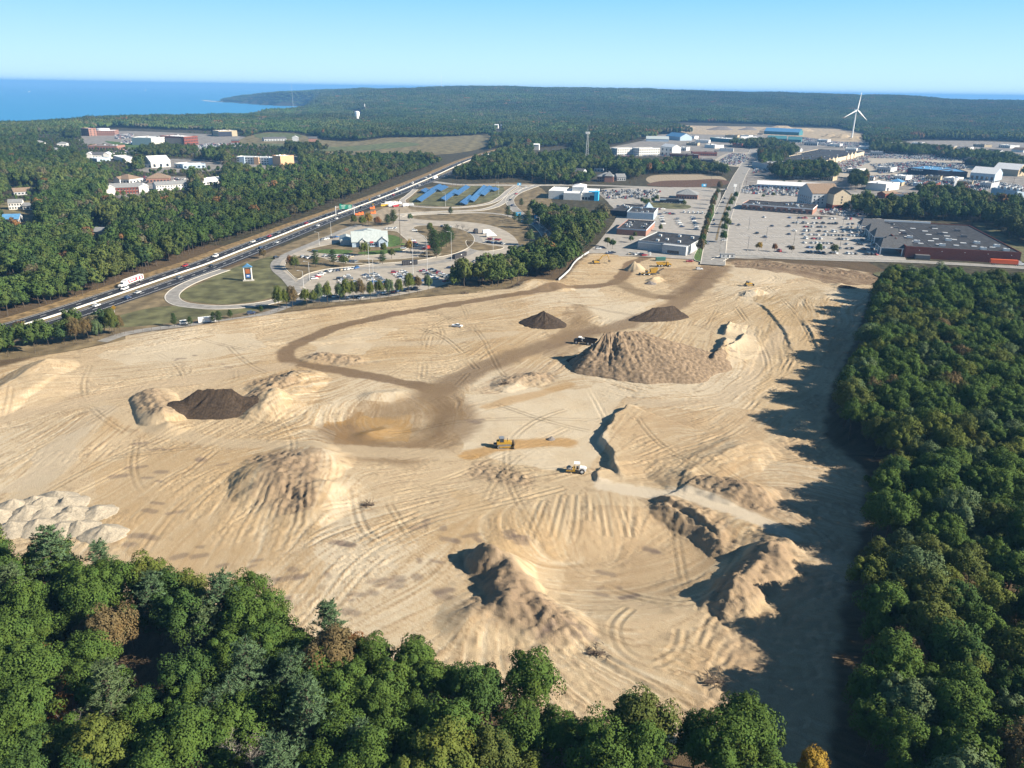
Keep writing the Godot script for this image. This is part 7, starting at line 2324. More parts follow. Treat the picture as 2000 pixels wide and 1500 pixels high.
func vehicles() -> void:
	M.vertex_paint = StandardMaterial3D.new()
	M.vertex_paint.vertex_color_use_as_albedo = true
	M.vertex_paint.roughness = 0.6
	car_parts()
	var r := RandomNumberGenerator.new()
	r.seed = 55
	var g := "cars parked in the rest area"
	# --- the rest area car park, row by row from the left
	car_row(Vector2(-126.6, -476.2), Vector2(-124.9, -496.5), 4, 0.5, "the leftmost curved row of the rest area", g, r)
	car_row(Vector2(-124.6, -498.1), Vector2(-105, -511.8), 9, 1.1, "the curved row along the rest area drive", g, r, 0.9)
	car_row(Vector2(-111.6, -481.4), Vector2(-96.5, -451.7), 7, 0.15, "the left file of the second block", g, r)
	car_row(Vector2(-108.5, -488.8), Vector2(-92.1, -454.5), 7, 0.15, "the right file of the second block", g, r)
	car_row(Vector2(-97.3, -492.5), Vector2(-80.9, -457.8), 8, 0.15, "the left file of the third block", g, r)
	car_row(Vector2(-92.5, -495.8), Vector2(-75.1, -460.7), 8, 0.15, "the right file of the third block", g, r)
	car_row(Vector2(-79.9, -501.2), Vector2(-64.2, -469.4), 8, 0.15, "the left file of the fourth block", g, r)
	car_row(Vector2(-74.9, -504.6), Vector2(-59, -473.8), 8, 0.15, "the right file of the fourth block", g, r)
	car_row(Vector2(-61.5, -507), Vector2(-49.6, -482.7), 6, 0.15, "the left file of the fifth block", g, r)
	car_row(Vector2(-56.6, -512.1), Vector2(-42.1, -487.5), 7, 0.15, "the right file of the fifth block", g, r)
	car_row(Vector2(-28.5, -537.1), Vector2(-14.9, -555.7), 7, 0.9, "the short row before the pine strip", g, r)
	car_row(Vector2(-23, -613), Vector2(-7.8, -605.6), 8, 1.2, "the knot of cars on the truck lot", g, r)
	car_row(Vector2(-21.9, -626.5), Vector2(-10.9, -622.9), 5, 1.2, "the rear knot of cars on the truck lot", g, r)
	car_row(Vector2(-4.5, -562.1), Vector2(7.1, -598.4), 9, 0.2, "the row at the right rim of the rest area", g, r)
	car_row(Vector2(-110.8, -436.2), Vector2(-83.9, -433.1), 9, 1.0, "the row against the left fence", g, r, 0.85)
	car_row(Vector2(-82.2, -440.3), Vector2(-54.5, -462.1), 12, 0.9, "the row half hidden by the fence trees", g, r, 0.85)
	car_row(Vector2(-49, -470.4), Vector2(-24.9, -501.9), 10, 0.9, "the row behind the pine strip", g, r, 0.85)
	car_row(Vector2(-151.8, -545.4), Vector2(-142.2, -539), 4, 0.9, "the row below the flower bed", g, r)
	car_row(Vector2(-136.8, -550.1), Vector2(-116, -546.3), 10, 1.1, "the upper row before the visitor centre", g, r)
	car_row(Vector2(-122.1, -533.6), Vector2(-109.4, -531.1), 6, 1.1, "the lower row before the visitor centre", g, r)
	car_row(Vector2(-153.4, -610.9), Vector2(-143.5, -625.3), 6, 1.0, "the row left of the visitor centre", g, r)
	car_row(Vector2(-111.9, -667.2), Vector2(-102.2, -670.7), 4, 1.3, "the row behind the visitor centre", g, r)
	car_row(Vector2(-81.6, -616.9), Vector2(-75.5, -587.6), 4, 0.2, "the row right of the visitor centre", g, r)
	for q in [[Vector2(-168.8, -540.6), "black", "suv", 1.0], [Vector2(-116.3, -440.6), "red", "sedan", 0.15], [Vector2(-43.8, -516.1), "dark blue", "sedan", 0.0], [Vector2(-84, -580.9), "silver", "sedan", 0.2], [Vector2(-68, -580.2), "red", "suv", 0.4], [Vector2(-85.2, -659.4), "white", "suv", 0.2], [Vector2(-147.3, -564.2), "black", "suv", 0.3], [Vector2(-64.1, -682.1), "dark blue", "suv", 1.4], [Vector2(-56, -677.6), "silver", "suv", 1.2]]:
		car(Vector3(q[0].x, 0.27, q[0].y), q[3], q[2], q[1], "standing by itself in the rest area", g)

	# --- the highway and the side roads
	g = "cars moving along the highway road"
	var up := atan2(0.985, 0.17)
	var on_far := [[Vector2(-221.2, -509.9), "red", "suv"], [Vector2(-212.8, -542.6), "white", "van"], [Vector2(-203.9, -598), "white", "pickup"], [Vector2(-231.3, -445.7), "white", "van"], [Vector2(-201.9, -606.8), "dark blue", "suv"], [Vector2(-198.6, -622.9), "red", "suv"], [Vector2(-196, -639.6), "grey", "sedan"], [Vector2(-189.4, -675.9), "black", "sedan"], [Vector2(-185.8, -689.9), "red", "sedan"], [Vector2(-177.8, -732), "black", "suv"], [Vector2(-157.5, -848.6), "grey", "sedan"], [Vector2(-160.7, -824.2), "black", "sedan"], [Vector2(-152.6, -878.9), "white", "sedan"], [Vector2(-141.5, -941.1), "white", "van"], [Vector2(-130.8, -1006.3), "white", "van"], [Vector2(-121.2, -1074), "white", "sedan"], [Vector2(-119.2, -1107.3), "white", "suv"], [Vector2(-105.6, -1181.7), "black", "sedan"]]
	for q in on_far:
		car(Vector3(q[0].x, 0.15, q[0].y), up + PI, q[2], q[1], "on the far carriageway %d m up the highway" % int(-q[0].y), g)
	var on_near := [[Vector2(-228.8, -407.8), "white", "suv"], [Vector2(-219.7, -424.9), "dark blue", "suv"], [Vector2(-220, -437.8), "silver", "sedan"], [Vector2(-211.5, -476.1), "grey", "suv"], [Vector2(-204, -511.1), "black", "sedan"], [Vector2(-190.6, -574.4), "dark blue", "suv"], [Vector2(-185, -597.4), "silver", "sedan"], [Vector2(-172.3, -677.5), "white", "sedan"], [Vector2(-165, -718), "white", "sedan"], [Vector2(-155.6, -791.1), "black", "suv"], [Vector2(-148.1, -829.5), "black", "sedan"], [Vector2(-138.1, -889.5), "red", "suv"], [Vector2(-142.5, -858.6), "grey", "sedan"], [Vector2(-132.6, -908.4), "black", "sedan"], [Vector2(-119.8, -985.6), "white", "suv"], [Vector2(-59.9, -1355.8), "white", "sedan"], [Vector2(-47.6, -1431.5), "white", "suv"]]
	for q in on_near:
		car(Vector3(q[0].x, 0.17, q[0].y), up, q[2], q[1], "on the near carriageway %d m up the highway" % int(-q[0].y), g)
	g = "cars moving along a side road"
	for q in [[Vector2(-4.8, -861.9), "black", "suv", 1.2], [Vector2(-2.4, -822.5), "dark blue", "sedan", 1.0], [Vector2(13.9, -726.4), "silver", "sedan", 0.6], [Vector2(19.2, -706.5), "blue", "sedan", 0.5], [Vector2(24.7, -674.4), "grey", "sedan", 0.7], [Vector2(27.9, -661.9), "silver", "sedan", 0.9], [Vector2(28, -630.7), "silver", "suv", 1.4], [Vector2(26.9, -612.8), "black", "sedan", 1.5], [Vector2(1.4, -915.3), "red", "sedan", 0.8], [Vector2(14.1, -981.5), "white", "suv", 0.2]]:
		car(Vector3(q[0].x, 0.24, q[0].y), q[3], q[2], q[1], "on the curving access road %d m away" % int(q[0].length()), g)
	for q in [[Vector2(156.8, -621.3), "silver", "sedan"], [Vector2(184.6, -716.3), "dark blue", "suv"], [Vector2(189.9, -740.4), "black", "sedan"], [Vector2(204.7, -786.8), "grey", "sedan"], [Vector2(210.4, -830.4), "white", "suv"], [Vector2(220.4, -862.7), "black", "sedan"], [Vector2(234.7, -924.7), "grey", "sedan"], [Vector2(241.3, -903), "black", "suv"], [Vector2(231.8, -872.1), "dark blue", "sedan"], [Vector2(259.1, -976.1), "black", "suv"], [Vector2(265.8, -992.5), "dark blue", "suv"], [Vector2(345.9, -1197.7), "white", "sedan"], [Vector2(388.8, -1327.8), "black", "sedan"]]:
		car(Vector3(q[0].x, 0.33, q[0].y), 1.35, q[2], q[1], "driving on the boulevard %d m away" % int(q[0].length()), g)
	for q in [[Vector2(-140.4, -397.4), "dark blue", "suv"], [Vector2(-167.6, -376.8), "white", "van"]]:
		car(Vector3(q[0].x, 0.22, q[0].y), 0.55, q[2], q[1], "on the frontage road behind the site fence", g)

	# --- the store car park: rows run from the boulevard to the store front
	g = "cars parked before the brick store"
	var rows := [[424, 426], [434, 437], [441, 445], [449, 453], [456, 460], [463, 468], [471, 477], [479, 486], [488, 495]]
	for k in rows.size():
		var line: PackedVector2Array = [poly([219.9, -768.4, 348.6, -761.9]), poly([211.3, -736.4, 337.6, -730.6]), poly([205.7, -715.4, 328.6, -710]), poly([199.6, -692.8, 321.1, -685.3]), poly([194.6, -674.1, 313.1, -666.9]), poly([189.8, -656.3, 305.7, -647.2]), poly([184.7, -637, 297.8, -626.2]), poly([179.2, -616.6, 289.9, -606.4]), poly([174, -597.3, 281.5, -585.8])][k]
		var a := line[0]
		var b := line[1]
		var n := int(a.distance_to(b) / 3.0)
		for q in n:
			var s := (q + 0.5) / n
			var dense := 0.05 + 0.58 * smoothstep(0.28, 0.62, s)
			if r.randf() < dense * 0.95:
				var p := a.lerp(b, s)
				car(Vector3(p.x, 0.15, p.y), PI / 2 + r.randf_range(-0.06, 0.06) + 0.2, some_kind(r), some_tone(r), "in row %d of the store car park, bay %d" % [k + 1, q + 1], g, false)
	for q in [[Vector2(178.4, -657.8), "dark blue", "suv"], [Vector2(173.4, -636.1), "silver", "sedan"], [Vector2(202.4, -720.8), "dark blue", "sedan"]]:
		car(Vector3(q[0].x, 0.18, q[0].y), 0.2, q[2], q[1], "on the open left part of the store car park", g, false)
	# --- the plaza
	g = "cars parked at the plaza"
	for q in [[Vector2(150.6, -788.1), Vector2(163.5, -769.3), 6, "by the white vans"], [Vector2(157, -762.2), Vector2(151.8, -696.6), 6, "in the middle of the plaza lot"], [Vector2(145.2, -780.8), Vector2(137, -711.9), 6, "along the blue shop front"], [Vector2(174.5, -763.9), Vector2(162.5, -686.8), 7, "under the boulevard trees"], [Vector2(63.2, -590.6), Vector2(70.4, -599.3), 2, "at the wood corner"], [Vector2(68.3, -579.1), Vector2(75.9, -577.7), 3, "beside the excavator"], [Vector2(86.3, -574.7), Vector2(98.6, -569.9), 5, "behind the grey store"], [Vector2(140.5, -815.5), Vector2(156.6, -809.9), 9, "behind the pyramid roof"], [Vector2(108.2, -826.9), Vector2(137.3, -815.1), 10, "behind the long arcade"]]:
		car_row(q[0], q[1], q[2], 0.25, "the cars %s" % q[3], g, r, 0.9, false)

	# --- cars too far off to tell apart
	var lots := [poly([104, -961.9, 182.3, -987.2, 162.9, -889.6, 101.5, -891.2]), poly([350.4, -1387.8, 426.1, -1593.7, 458.9, -1613.2, 427.1, -1463.7, 371.7, -1334.1]), poly([483.7, -1265.6, 588.6, -1449.6, 691.1, -1581.7, 639.2, -1437.6, 505.1, -1236.9]), poly([620.7, -1394.5, 741, -1476.2, 798, -1424.3, 762.9, -1343.6, 633.8, -1272.5, 566.1, -1230.7]), poly([532.1, -1188.5, 609.5, -1221.9, 644.8, -1169.5, 600.7, -1086.3, 525.7, -1076.4]), poly([536, -1054.4, 615.9, -1088.3, 618.6, -1031.6, 558.6, -982.6, 514.8, -997.5]), poly([294.9, -1023.2, 322.6, -1049.5, 375.1, -970.3, 354.1, -929.6, 277.1, -958.3]), poly([319.7, -819.8, 382.1, -852.6, 351.9, -781.6, 309, -790.6]),
		poly([-959.5, -1926.3, -921.5, -1936.9, -853.1, -1790.1, -872.5, -1747.9]), poly([-842.2, -1719.7, -788.4, -1664.9, -765.7, -1607, -803.1, -1629.3]), poly([-684.2, -1510.9, -604.4, -1555.5, -567.5, -1458.4, -653.4, -1440.9]), poly([-728.9, -1425.5, -682.3, -1485, -652, -1417.3, -697.7, -1362.9]), poly([-492.2, -1008.9, -480.9, -1034.9, -451.3, -968.7, -467.3, -955.7]), poly([-442.7, -1015.9, -431.8, -1029.6, -408.3, -974.5, -420.1, -962]), poly([277.9, -1337, 336.3, -1365.8, 327, -1308.7, 271.1, -1282.2]), poly([594.4, -2164.4, 892.5, -2026.5, 839.9, -1904.2, 571.1, -2029.2]), poly([856.8, -1943.3, 976.1, -1934.4, 921, -1822.5, 808.2, -1830.4]), poly([195.9, -1587.2, 296.3, -1581.1, 282.5, -1504.8, 183.9, -1486.3]), poly([-619.3, -1447.9, -594.7, -1530.1, -548.4, -1596.4, -577.2, -1682.2, -635.2, -1637]), poly([637, -1154.8, 693, -1123.3, 698.7, -1041.6, 641.4, -992.6, 602.1, -1063]), poly([669.1, -1654.6, 808.9, -1682.2, 898.1, -1571.9, 856.3, -1496.4, 722.6, -1539.8, 637, -1547.5]), poly([469.9, -1552.2, 511.6, -1623.6, 408.8, -1287.2, 358.8, -1199.6]), poly([823.2, -1712.8, 897.2, -1646.1, 942.1, -1511.4, 899.8, -1441.4, 800.5, -1577.8]), poly([793.5, -2263.8, 824.4, -2049.9, 834, -1836, 778.8, -1762, 721.9, -1912.9])]
	var both := ArrayMesh.new()
	for k in 3:
		both.add_surface_from_arrays(Mesh.PRIMITIVE_TRIANGLES, car_kinds["suv"][k].surface_get_arrays(0))
		both.surface_set_material(k, M.glass if k == 1 else M.vertex_paint)
	var where := [[]]
	var tones := [[]]
	for l in lots:
		var bx: Rect2 = boxes_of([l])[0]
		var z := bx.position.y
		while z < bx.end.y:
			var x := bx.position.x
			while x < bx.end.x:
				if r.randf() < 0.55 and Geometry2D.is_point_in_polygon(Vector2(x, z), l):
					where[0].append(Transform3D(Basis(Vector3.UP, PI / 2 + r.randf_range(-0.1, 0.1)), Vector3(x, 0.2, z)))
					tones[0].append(paints[some_tone(r)].albedo_color.srgb_to_linear())
				x += 3.0
			z += 11.0 if int(z) % 2 else 6.0
	var t := thing("distant_car", "crowds of small parked cars on the lots beyond the plaza", "cars")
	t.set_meta("kind", "stuff")
	var mm := MultiMesh.new()
	mm.transform_format = MultiMesh.TRANSFORM_3D
	mm.use_colors = true
	mm.mesh = both
	mm.instance_count = where[0].size()
	for q in where[0].size():
		mm.set_instance_transform(q, where[0][q])
		mm.set_instance_color(q, tones[0][q])
	var o := MultiMeshInstance3D.new()
	o.name = "cars"
	o.multimesh = mm
	o.set_meta("kind", "stuff")
	t.add_child(o, true)

	trucks(r)


var tyres := {}


# a wheel of a big machine: the tyre, and its rim as a piece of its own
func big_wheel(t: Node3D, at: Vector3, radius: float, width: float) -> void:
	var key := "%.2f %.2f" % [radius, width]
	if not tyres.has(key):
		var b := Builder.new()
		b.tube(Vector3(0, 0, -width * 0.5), Vector3(0, 0, width * 0.5), radius, radius, 14)
		var c := Builder.new()
		c.tube(Vector3(0, 0, -width * 0.5 - 0.03), Vector3(0, 0, width * 0.5 + 0.03), radius * 0.55, radius * 0.5, 10)
		tyres[key] = [b.mesh(), c.mesh()]
	var w := part("wheel", tyres[key][0], t, M.rubber)
	w.position = at
	part("rim", tyres[key][1], w, M.unit)


func axle(t: Node3D, x: float, half: float, radius: float, width := 0.4) -> void:
	for z in [-half, half]:
		big_wheel(t, Vector3(x, radius, z), radius, width)


# a tractor with a box trailer; front to +x
func semi(label: String, at: Vector3, turn: float, cab: Material, box: Material, panel: Material, long := 16.0, tractor := true) -> Node3D:
	var t := thing("semi_truck", label, "truck", at, turn)
	block("trailer", t, Vector3(-long * 0.5, 2.55, 0), Vector3(long, 2.9, 2.6), box)
	if panel:
		for z in [-1.32, 1.32]:
			block("side_panel", t, Vector3(-long * 0.36, 2.6, z), Vector3(long * 0.52, 2.1, 0.06), panel)
			block("side_panel", t, Vector3(-long * 0.84, 2.6, z), Vector3(long * 0.24, 2.1, 0.06), panel)
			for k in 4:
				block("lettering", t, Vector3(-long * (0.2 + 0.09 * k), 2.7, z + signf(z) * 0.05), Vector3(long * 0.07, 0.9 - 0.12 * (k % 2), 0.05), M.trim)
			block("lettering", t, Vector3(-long * 0.84, 2.7, z + signf(z) * 0.05), Vector3(1.4, 1.3, 0.05), M.trim)
	block("trailer_frame", t, Vector3(-long * 0.5, 1.0, 0), Vector3(long * 0.96, 0.25, 1.2), M.dark_trim)
	axle(t, -long * 0.80, 1.05, 0.52, 0.5)
	axle(t, -long * 0.88, 1.05, 0.52, 0.5)
	if tractor:
		var c := Builder.new()
		hull(c, poly([0.5, 0.9, 0.5, 3.5, 1.0, 3.75, 2.3, 3.1, 2.9, 2.05, 4.7, 1.85, 4.95, 1.6, 5.0, 0.7, 0.5, 0.7]), 1.2, 0.7, 3.7, 1.05)
		part("cab", c.mesh(), t, cab)
		var s := Builder.new()
		hull(s, poly([2.36, 2.95, 2.42, 3.0, 2.98, 2.1, 2.9, 2.08]), 1.05, 2.0, 3.1, 0.95)
		part("windscreen", s.mesh(), t, M.glass)
		axle(t, 4.1, 1.05, 0.52, 0.5)
		axle(t, 0.6, 1.05, 0.52, 0.5)
		axle(t, -0.7, 1.05, 0.52, 0.5)
	return t


func trucks(r: RandomNumberGenerator) -> void:
	var up := atan2(0.985, 0.17)
	var red := paint(0.50, 0.03, 0.05, 0.4)
	semi("white semi truck with red lettered trailer on the highway", Vector3(Vector2(-234.2, -449.3).x - 0.5, 0.15, Vector2(-234.2, -449.3).y - 4.0), up + PI, paints["white"], M.trim, red, 16.5)
	var p: Vector2 = Vector2(365.1, -553.6)
	semi("orange trailer with white tractor beside the brick store", Vector3(p.x, 0.4, p.y), -0.2, paints["white"], paint(0.62, 0.10, 0.02, 0.5), null, 18.0)
	p = Vector2(-106.9, -1069.6)
	semi("white semi truck far up the near carriageway", Vector3(p.x, 0.17, p.y), up, paints["white"], M.trim, null, 15.0)
	p = Vector2(-32.8, -654)
	semi("red tractor unit without a trailer on the truck lot", Vector3(p.x, 0.25, p.y), 1.9, paints["red"], M.dark_trim, null, 3.0)
	for q in [[Vector2(-22.8, -652.5), "white camper van with raised boom on the truck lot"], [Vector2(-19.3, -638.3), "white box truck beside the camper van"]]:
		p = q[0]
		var t := thing("box_truck", q[1], "truck", Vector3(p.x, 0.25, p.y), 0.4)
		block("cargo_box", t, Vector3(-1.0, 2.0, 0), Vector3(6.5, 2.8, 2.5), M.trim)
		var c := Builder.new()
		hull(c, poly([2.3, 0.5, 2.3, 2.5, 3.2, 2.4, 3.9, 1.5, 4.7, 1.3, 4.8, 0.5]), 1.1, 0.5, 2.5, 1.0)
		part("cab", c.mesh(), t, paints["white"])
		axle(t, 3.7, 0.95, 0.45, 0.35)
		axle(t, -2.6, 0.95, 0.45, 0.35)
	# the crowd of road-works trucks on the gravel yard
	for q in [[Vector2(-133.7, -800.8), "yellow loader truck at the left of the road-works yard", "yellow"], [Vector2(-132.4, -815.8), "white crane truck with folded boom in the yard", "white"], [Vector2(-127, -801.5), "white tipper in the middle of the road-works yard", "white"], [Vector2(-127.7, -820.2), "white flatbed at the back of the yard", "white"], [Vector2(-121.8, -798.4), "red and white truck at the front of the yard", "red"], [Vector2(-121.9, -817), "white truck at the right end of the yard", "white"], [Vector2(-112.5, -803.1), "white pickup truck beside the ramp", "white"], [Vector2(-107.7, -807.3), "silver truck last in line beside the ramp", "silver"]]:
		p = q[0]
		var t := thing("work_truck", q[1], "truck", Vector3(p.x, 0.1, p.y), r.randf_range(-0.5, 0.9), "road-works trucks on the gravel yard")
		var m: Material = paint(0.7, 0.42, 0.03, 0.5) if q[2] == "yellow" else paints[q[2]]
		block("bed", t, Vector3(-1.2, 1.5, 0), Vector3(5.2, 1.4, 2.4), m)
		block("cab", t, Vector3(2.4, 1.6, 0), Vector3(1.9, 2.1, 2.2), m)
		block("windscreen", t, Vector3(3.38, 2.0, 0), Vector3(0.08, 0.8, 1.9), M.glass)
		block("boom", t, Vector3(-0.6, 3.0, 0), Vector3(6.0, 0.4, 0.5), M.trim)
		axle(t, 2.3, 0.95, 0.45, 0.35)
		axle(t, -2.6, 0.95, 0.45, 0.35)
	# orange barrels and plant by the highway
	for q in [[Vector2(-149.6, -741.1), "orange road plant heaped by the highway, left cluster"], [Vector2(-147.3, -744.5), "orange road plant heaped by the highway, right of the left cluster"], [Vector2(-143, -781.8), "orange road plant nearest the yard"], [Vector2(-136.8, -752), "bright orange machine behind the roadside trees"]]:
		p = q[0]
		var t := thing("road_plant", q[1], "machine", Vector3(p.x, 0.1, p.y), 0.4, "orange road plant")
		var m := paint(0.75, 0.16, 0.03, 0.6)
		block("body", t, Vector3(0, 1.2, 0), Vector3(5.0, 1.6, 2.2), m)
		block("hopper", t, Vector3(1.6, 2.4, 0), Vector3(1.6, 1.0, 2.0), m)
		axle(t, 1.6, 0.9, 0.4, 0.3)
		axle(t, -1.6, 0.9, 0.4, 0.3)
	# two long black bins at the rest area
	for q in [[Vector2(-76.9, -523.5), Vector2(-67.1, -527.5), "long black bin on the rest area drive, left one"], [Vector2(-43.3, -546.4), Vector2(-35.6, -559.7), "long black bin on the rest area drive, right one"]]:
		var a: Vector2 = q[0]
		var b: Vector2 = q[1]
		var t := thing("black_container", q[2], "container", Vector3((a.x + b.x) * 0.5, 0.3, (a.y + b.y) * 0.5), atan2(-(b - a).y, (b - a).x))
		var l := a.distance_to(b)
		block("box", t, Vector3(0, 1.7, 0), Vector3(l, 2.8, 2.4), paint(0.02, 0.02, 0.024, 0.5))
		for k in 9:
			block("rib", t, Vector3(-l * 0.5 + l * (k + 0.5) / 9, 1.7, 1.24), Vector3(0.18, 2.7, 0.08), M.unit_dark)
		block("label_plate", t, Vector3(0.4, 2.0, 1.3), Vector3(0.9, 0.6, 0.05), M.trim)
		block("skid", t, Vector3(0, 0.16, 0), Vector3(l * 0.95, 0.28, 1.6), M.dark_trim)
	p = Vector2(-157.9, -381)
	var v := thing("white_trailer", "white box trailer behind shrubs on the frontage road", "trailer", Vector3(p.x, 0.2, p.y), 0.45)
	block("box", v, Vector3(0, 1.6, 0), Vector3(8.5, 2.4, 2.4), M.trim)
	axle(v, -1.2, 0.9, 0.4, 0.3)
	# white vans in a line at the plaza
	for k in 5:
		p = Vector2(171.8, -790.3)
		car(Vector3(p.x + 4.4 * k, 0.1, p.y + 1.2 * k), 1.2, "van", "white", "%s of the white vans at the plaza" % ordinal[k], "white vans at the plaza", false)


# ---------------------------------------------------------------- earth-moving machines: front to +x

func crawler(b: Builder, x0: float, x1: float, h: float, z: float, w: float) -> void:
	var o := PackedVector2Array()
	for k in 9:
		var g := PI / 2 - PI * k / 8
		o.append(Vector2(x1 - h * 0.5 + cos(g) * h * 0.5, h * 0.5 + sin(g) * h * 0.5))
	for k in 9:
		var g := -PI / 2 - PI * k / 8
		o.append(Vector2(x0 + h * 0.5 + cos(g) * h * 0.5, h * 0.5 + sin(g) * h * 0.5))
	var rings := []
	for s in [-0.5, 0.5]:
		var ring := PackedVector3Array()
		for p in o:
			ring.append(Vector3(p.x, p.y, z + s * w))
		rings.append(ring)
	b.loft(rings)
	var n := int((x1 - x0) / 0.35)
	for k in n:
		b.box(Vector3(lerpf(x0 + 0.3, x1 - 0.3, float(k) / (n - 1)), h + 0.02, z), Vector3(0.12, 0.08, w))


func bulldozer(label: String, at: Vector2, turn: float, size: float) -> void:
	var t := thing("bulldozer", label, "bulldozer", on_ground(at), turn)
	t.scale = Vector3.ONE * size
	for z in [-1.05, 1.05]:
		var b := Builder.new()
		crawler(b, -2.2, 2.0, 1.15, z, 0.62)
		part("track", b.mesh(), t, M.steel)
		block("track_frame", t, Vector3(-0.1, 0.6, z + signf(z) * 0.34), Vector3(3.0, 0.4, 0.1), M.yellow)
	var h := Builder.new()
	hull(h, poly([-1.9, 0.8, -1.9, 1.9, -0.4, 2.1, 1.9, 1.95, 2.1, 1.6, 2.1, 0.8]), 0.75, 0.8, 2.1, 0.66)
	part("hood", h.mesh(), t, M.yellow)
	block("fuel_tank", t, Vector3(-1.95, 1.6, 0), Vector3(0.7, 1.1, 1.7), M.yellow)
	var c := Builder.new()
	hull(c, poly([-1.55, 1.95, -1.45, 3.0, -0.3, 3.0, -0.05, 1.95]), 0.8, 1.9, 3.0, 0.7)
	part("cab", c.mesh(), t, M.glass)
	block("cab_roof", t, Vector3(-0.85, 3.12, 0), Vector3(1.5, 0.2, 1.7), M.grey_plastic)
	for x in [-1.5, -0.2]:
		for z in [-0.74, 0.74]:
			block("cab_post", t, Vector3(x, 2.5, z), Vector3(0.14, 1.15, 0.12), M.yellow)
	var e := Builder.new()
	e.tube(Vector3(0.9, 2.0, 0.25), Vector3(0.9, 3.0, 0.25), 0.09, 0.09, 8)
	part("exhaust", e.mesh(), t, M.dark_trim)
	var bl := Builder.new()
	hull(bl, poly([2.75, 0.1, 2.55, 0.5, 2.55, 1.0, 2.8, 1.5, 2.95, 1.5, 2.72, 1.0, 2.72, 0.5, 2.95, 0.1]), 1.95, 0.0, 1.5, 1.95)
	part("blade", bl.mesh(), t, M.worn_steel)
	for z in [-1.45, 1.45]:
		block("push_arm", t, Vector3(1.2, 0.6, z), Vector3(3.0, 0.28, 0.2), M.yellow)
	block("ripper", t, Vector3(-2.75, 1.1, 0), Vector3(0.9, 0.35, 1.5), M.dark_trim)
	for z in [-0.5, 0.5]:
		block("ripper_tooth", t, Vector3(-3.05, 0.6, z), Vector3(0.2, 1.1, 0.16), M.dark_trim)


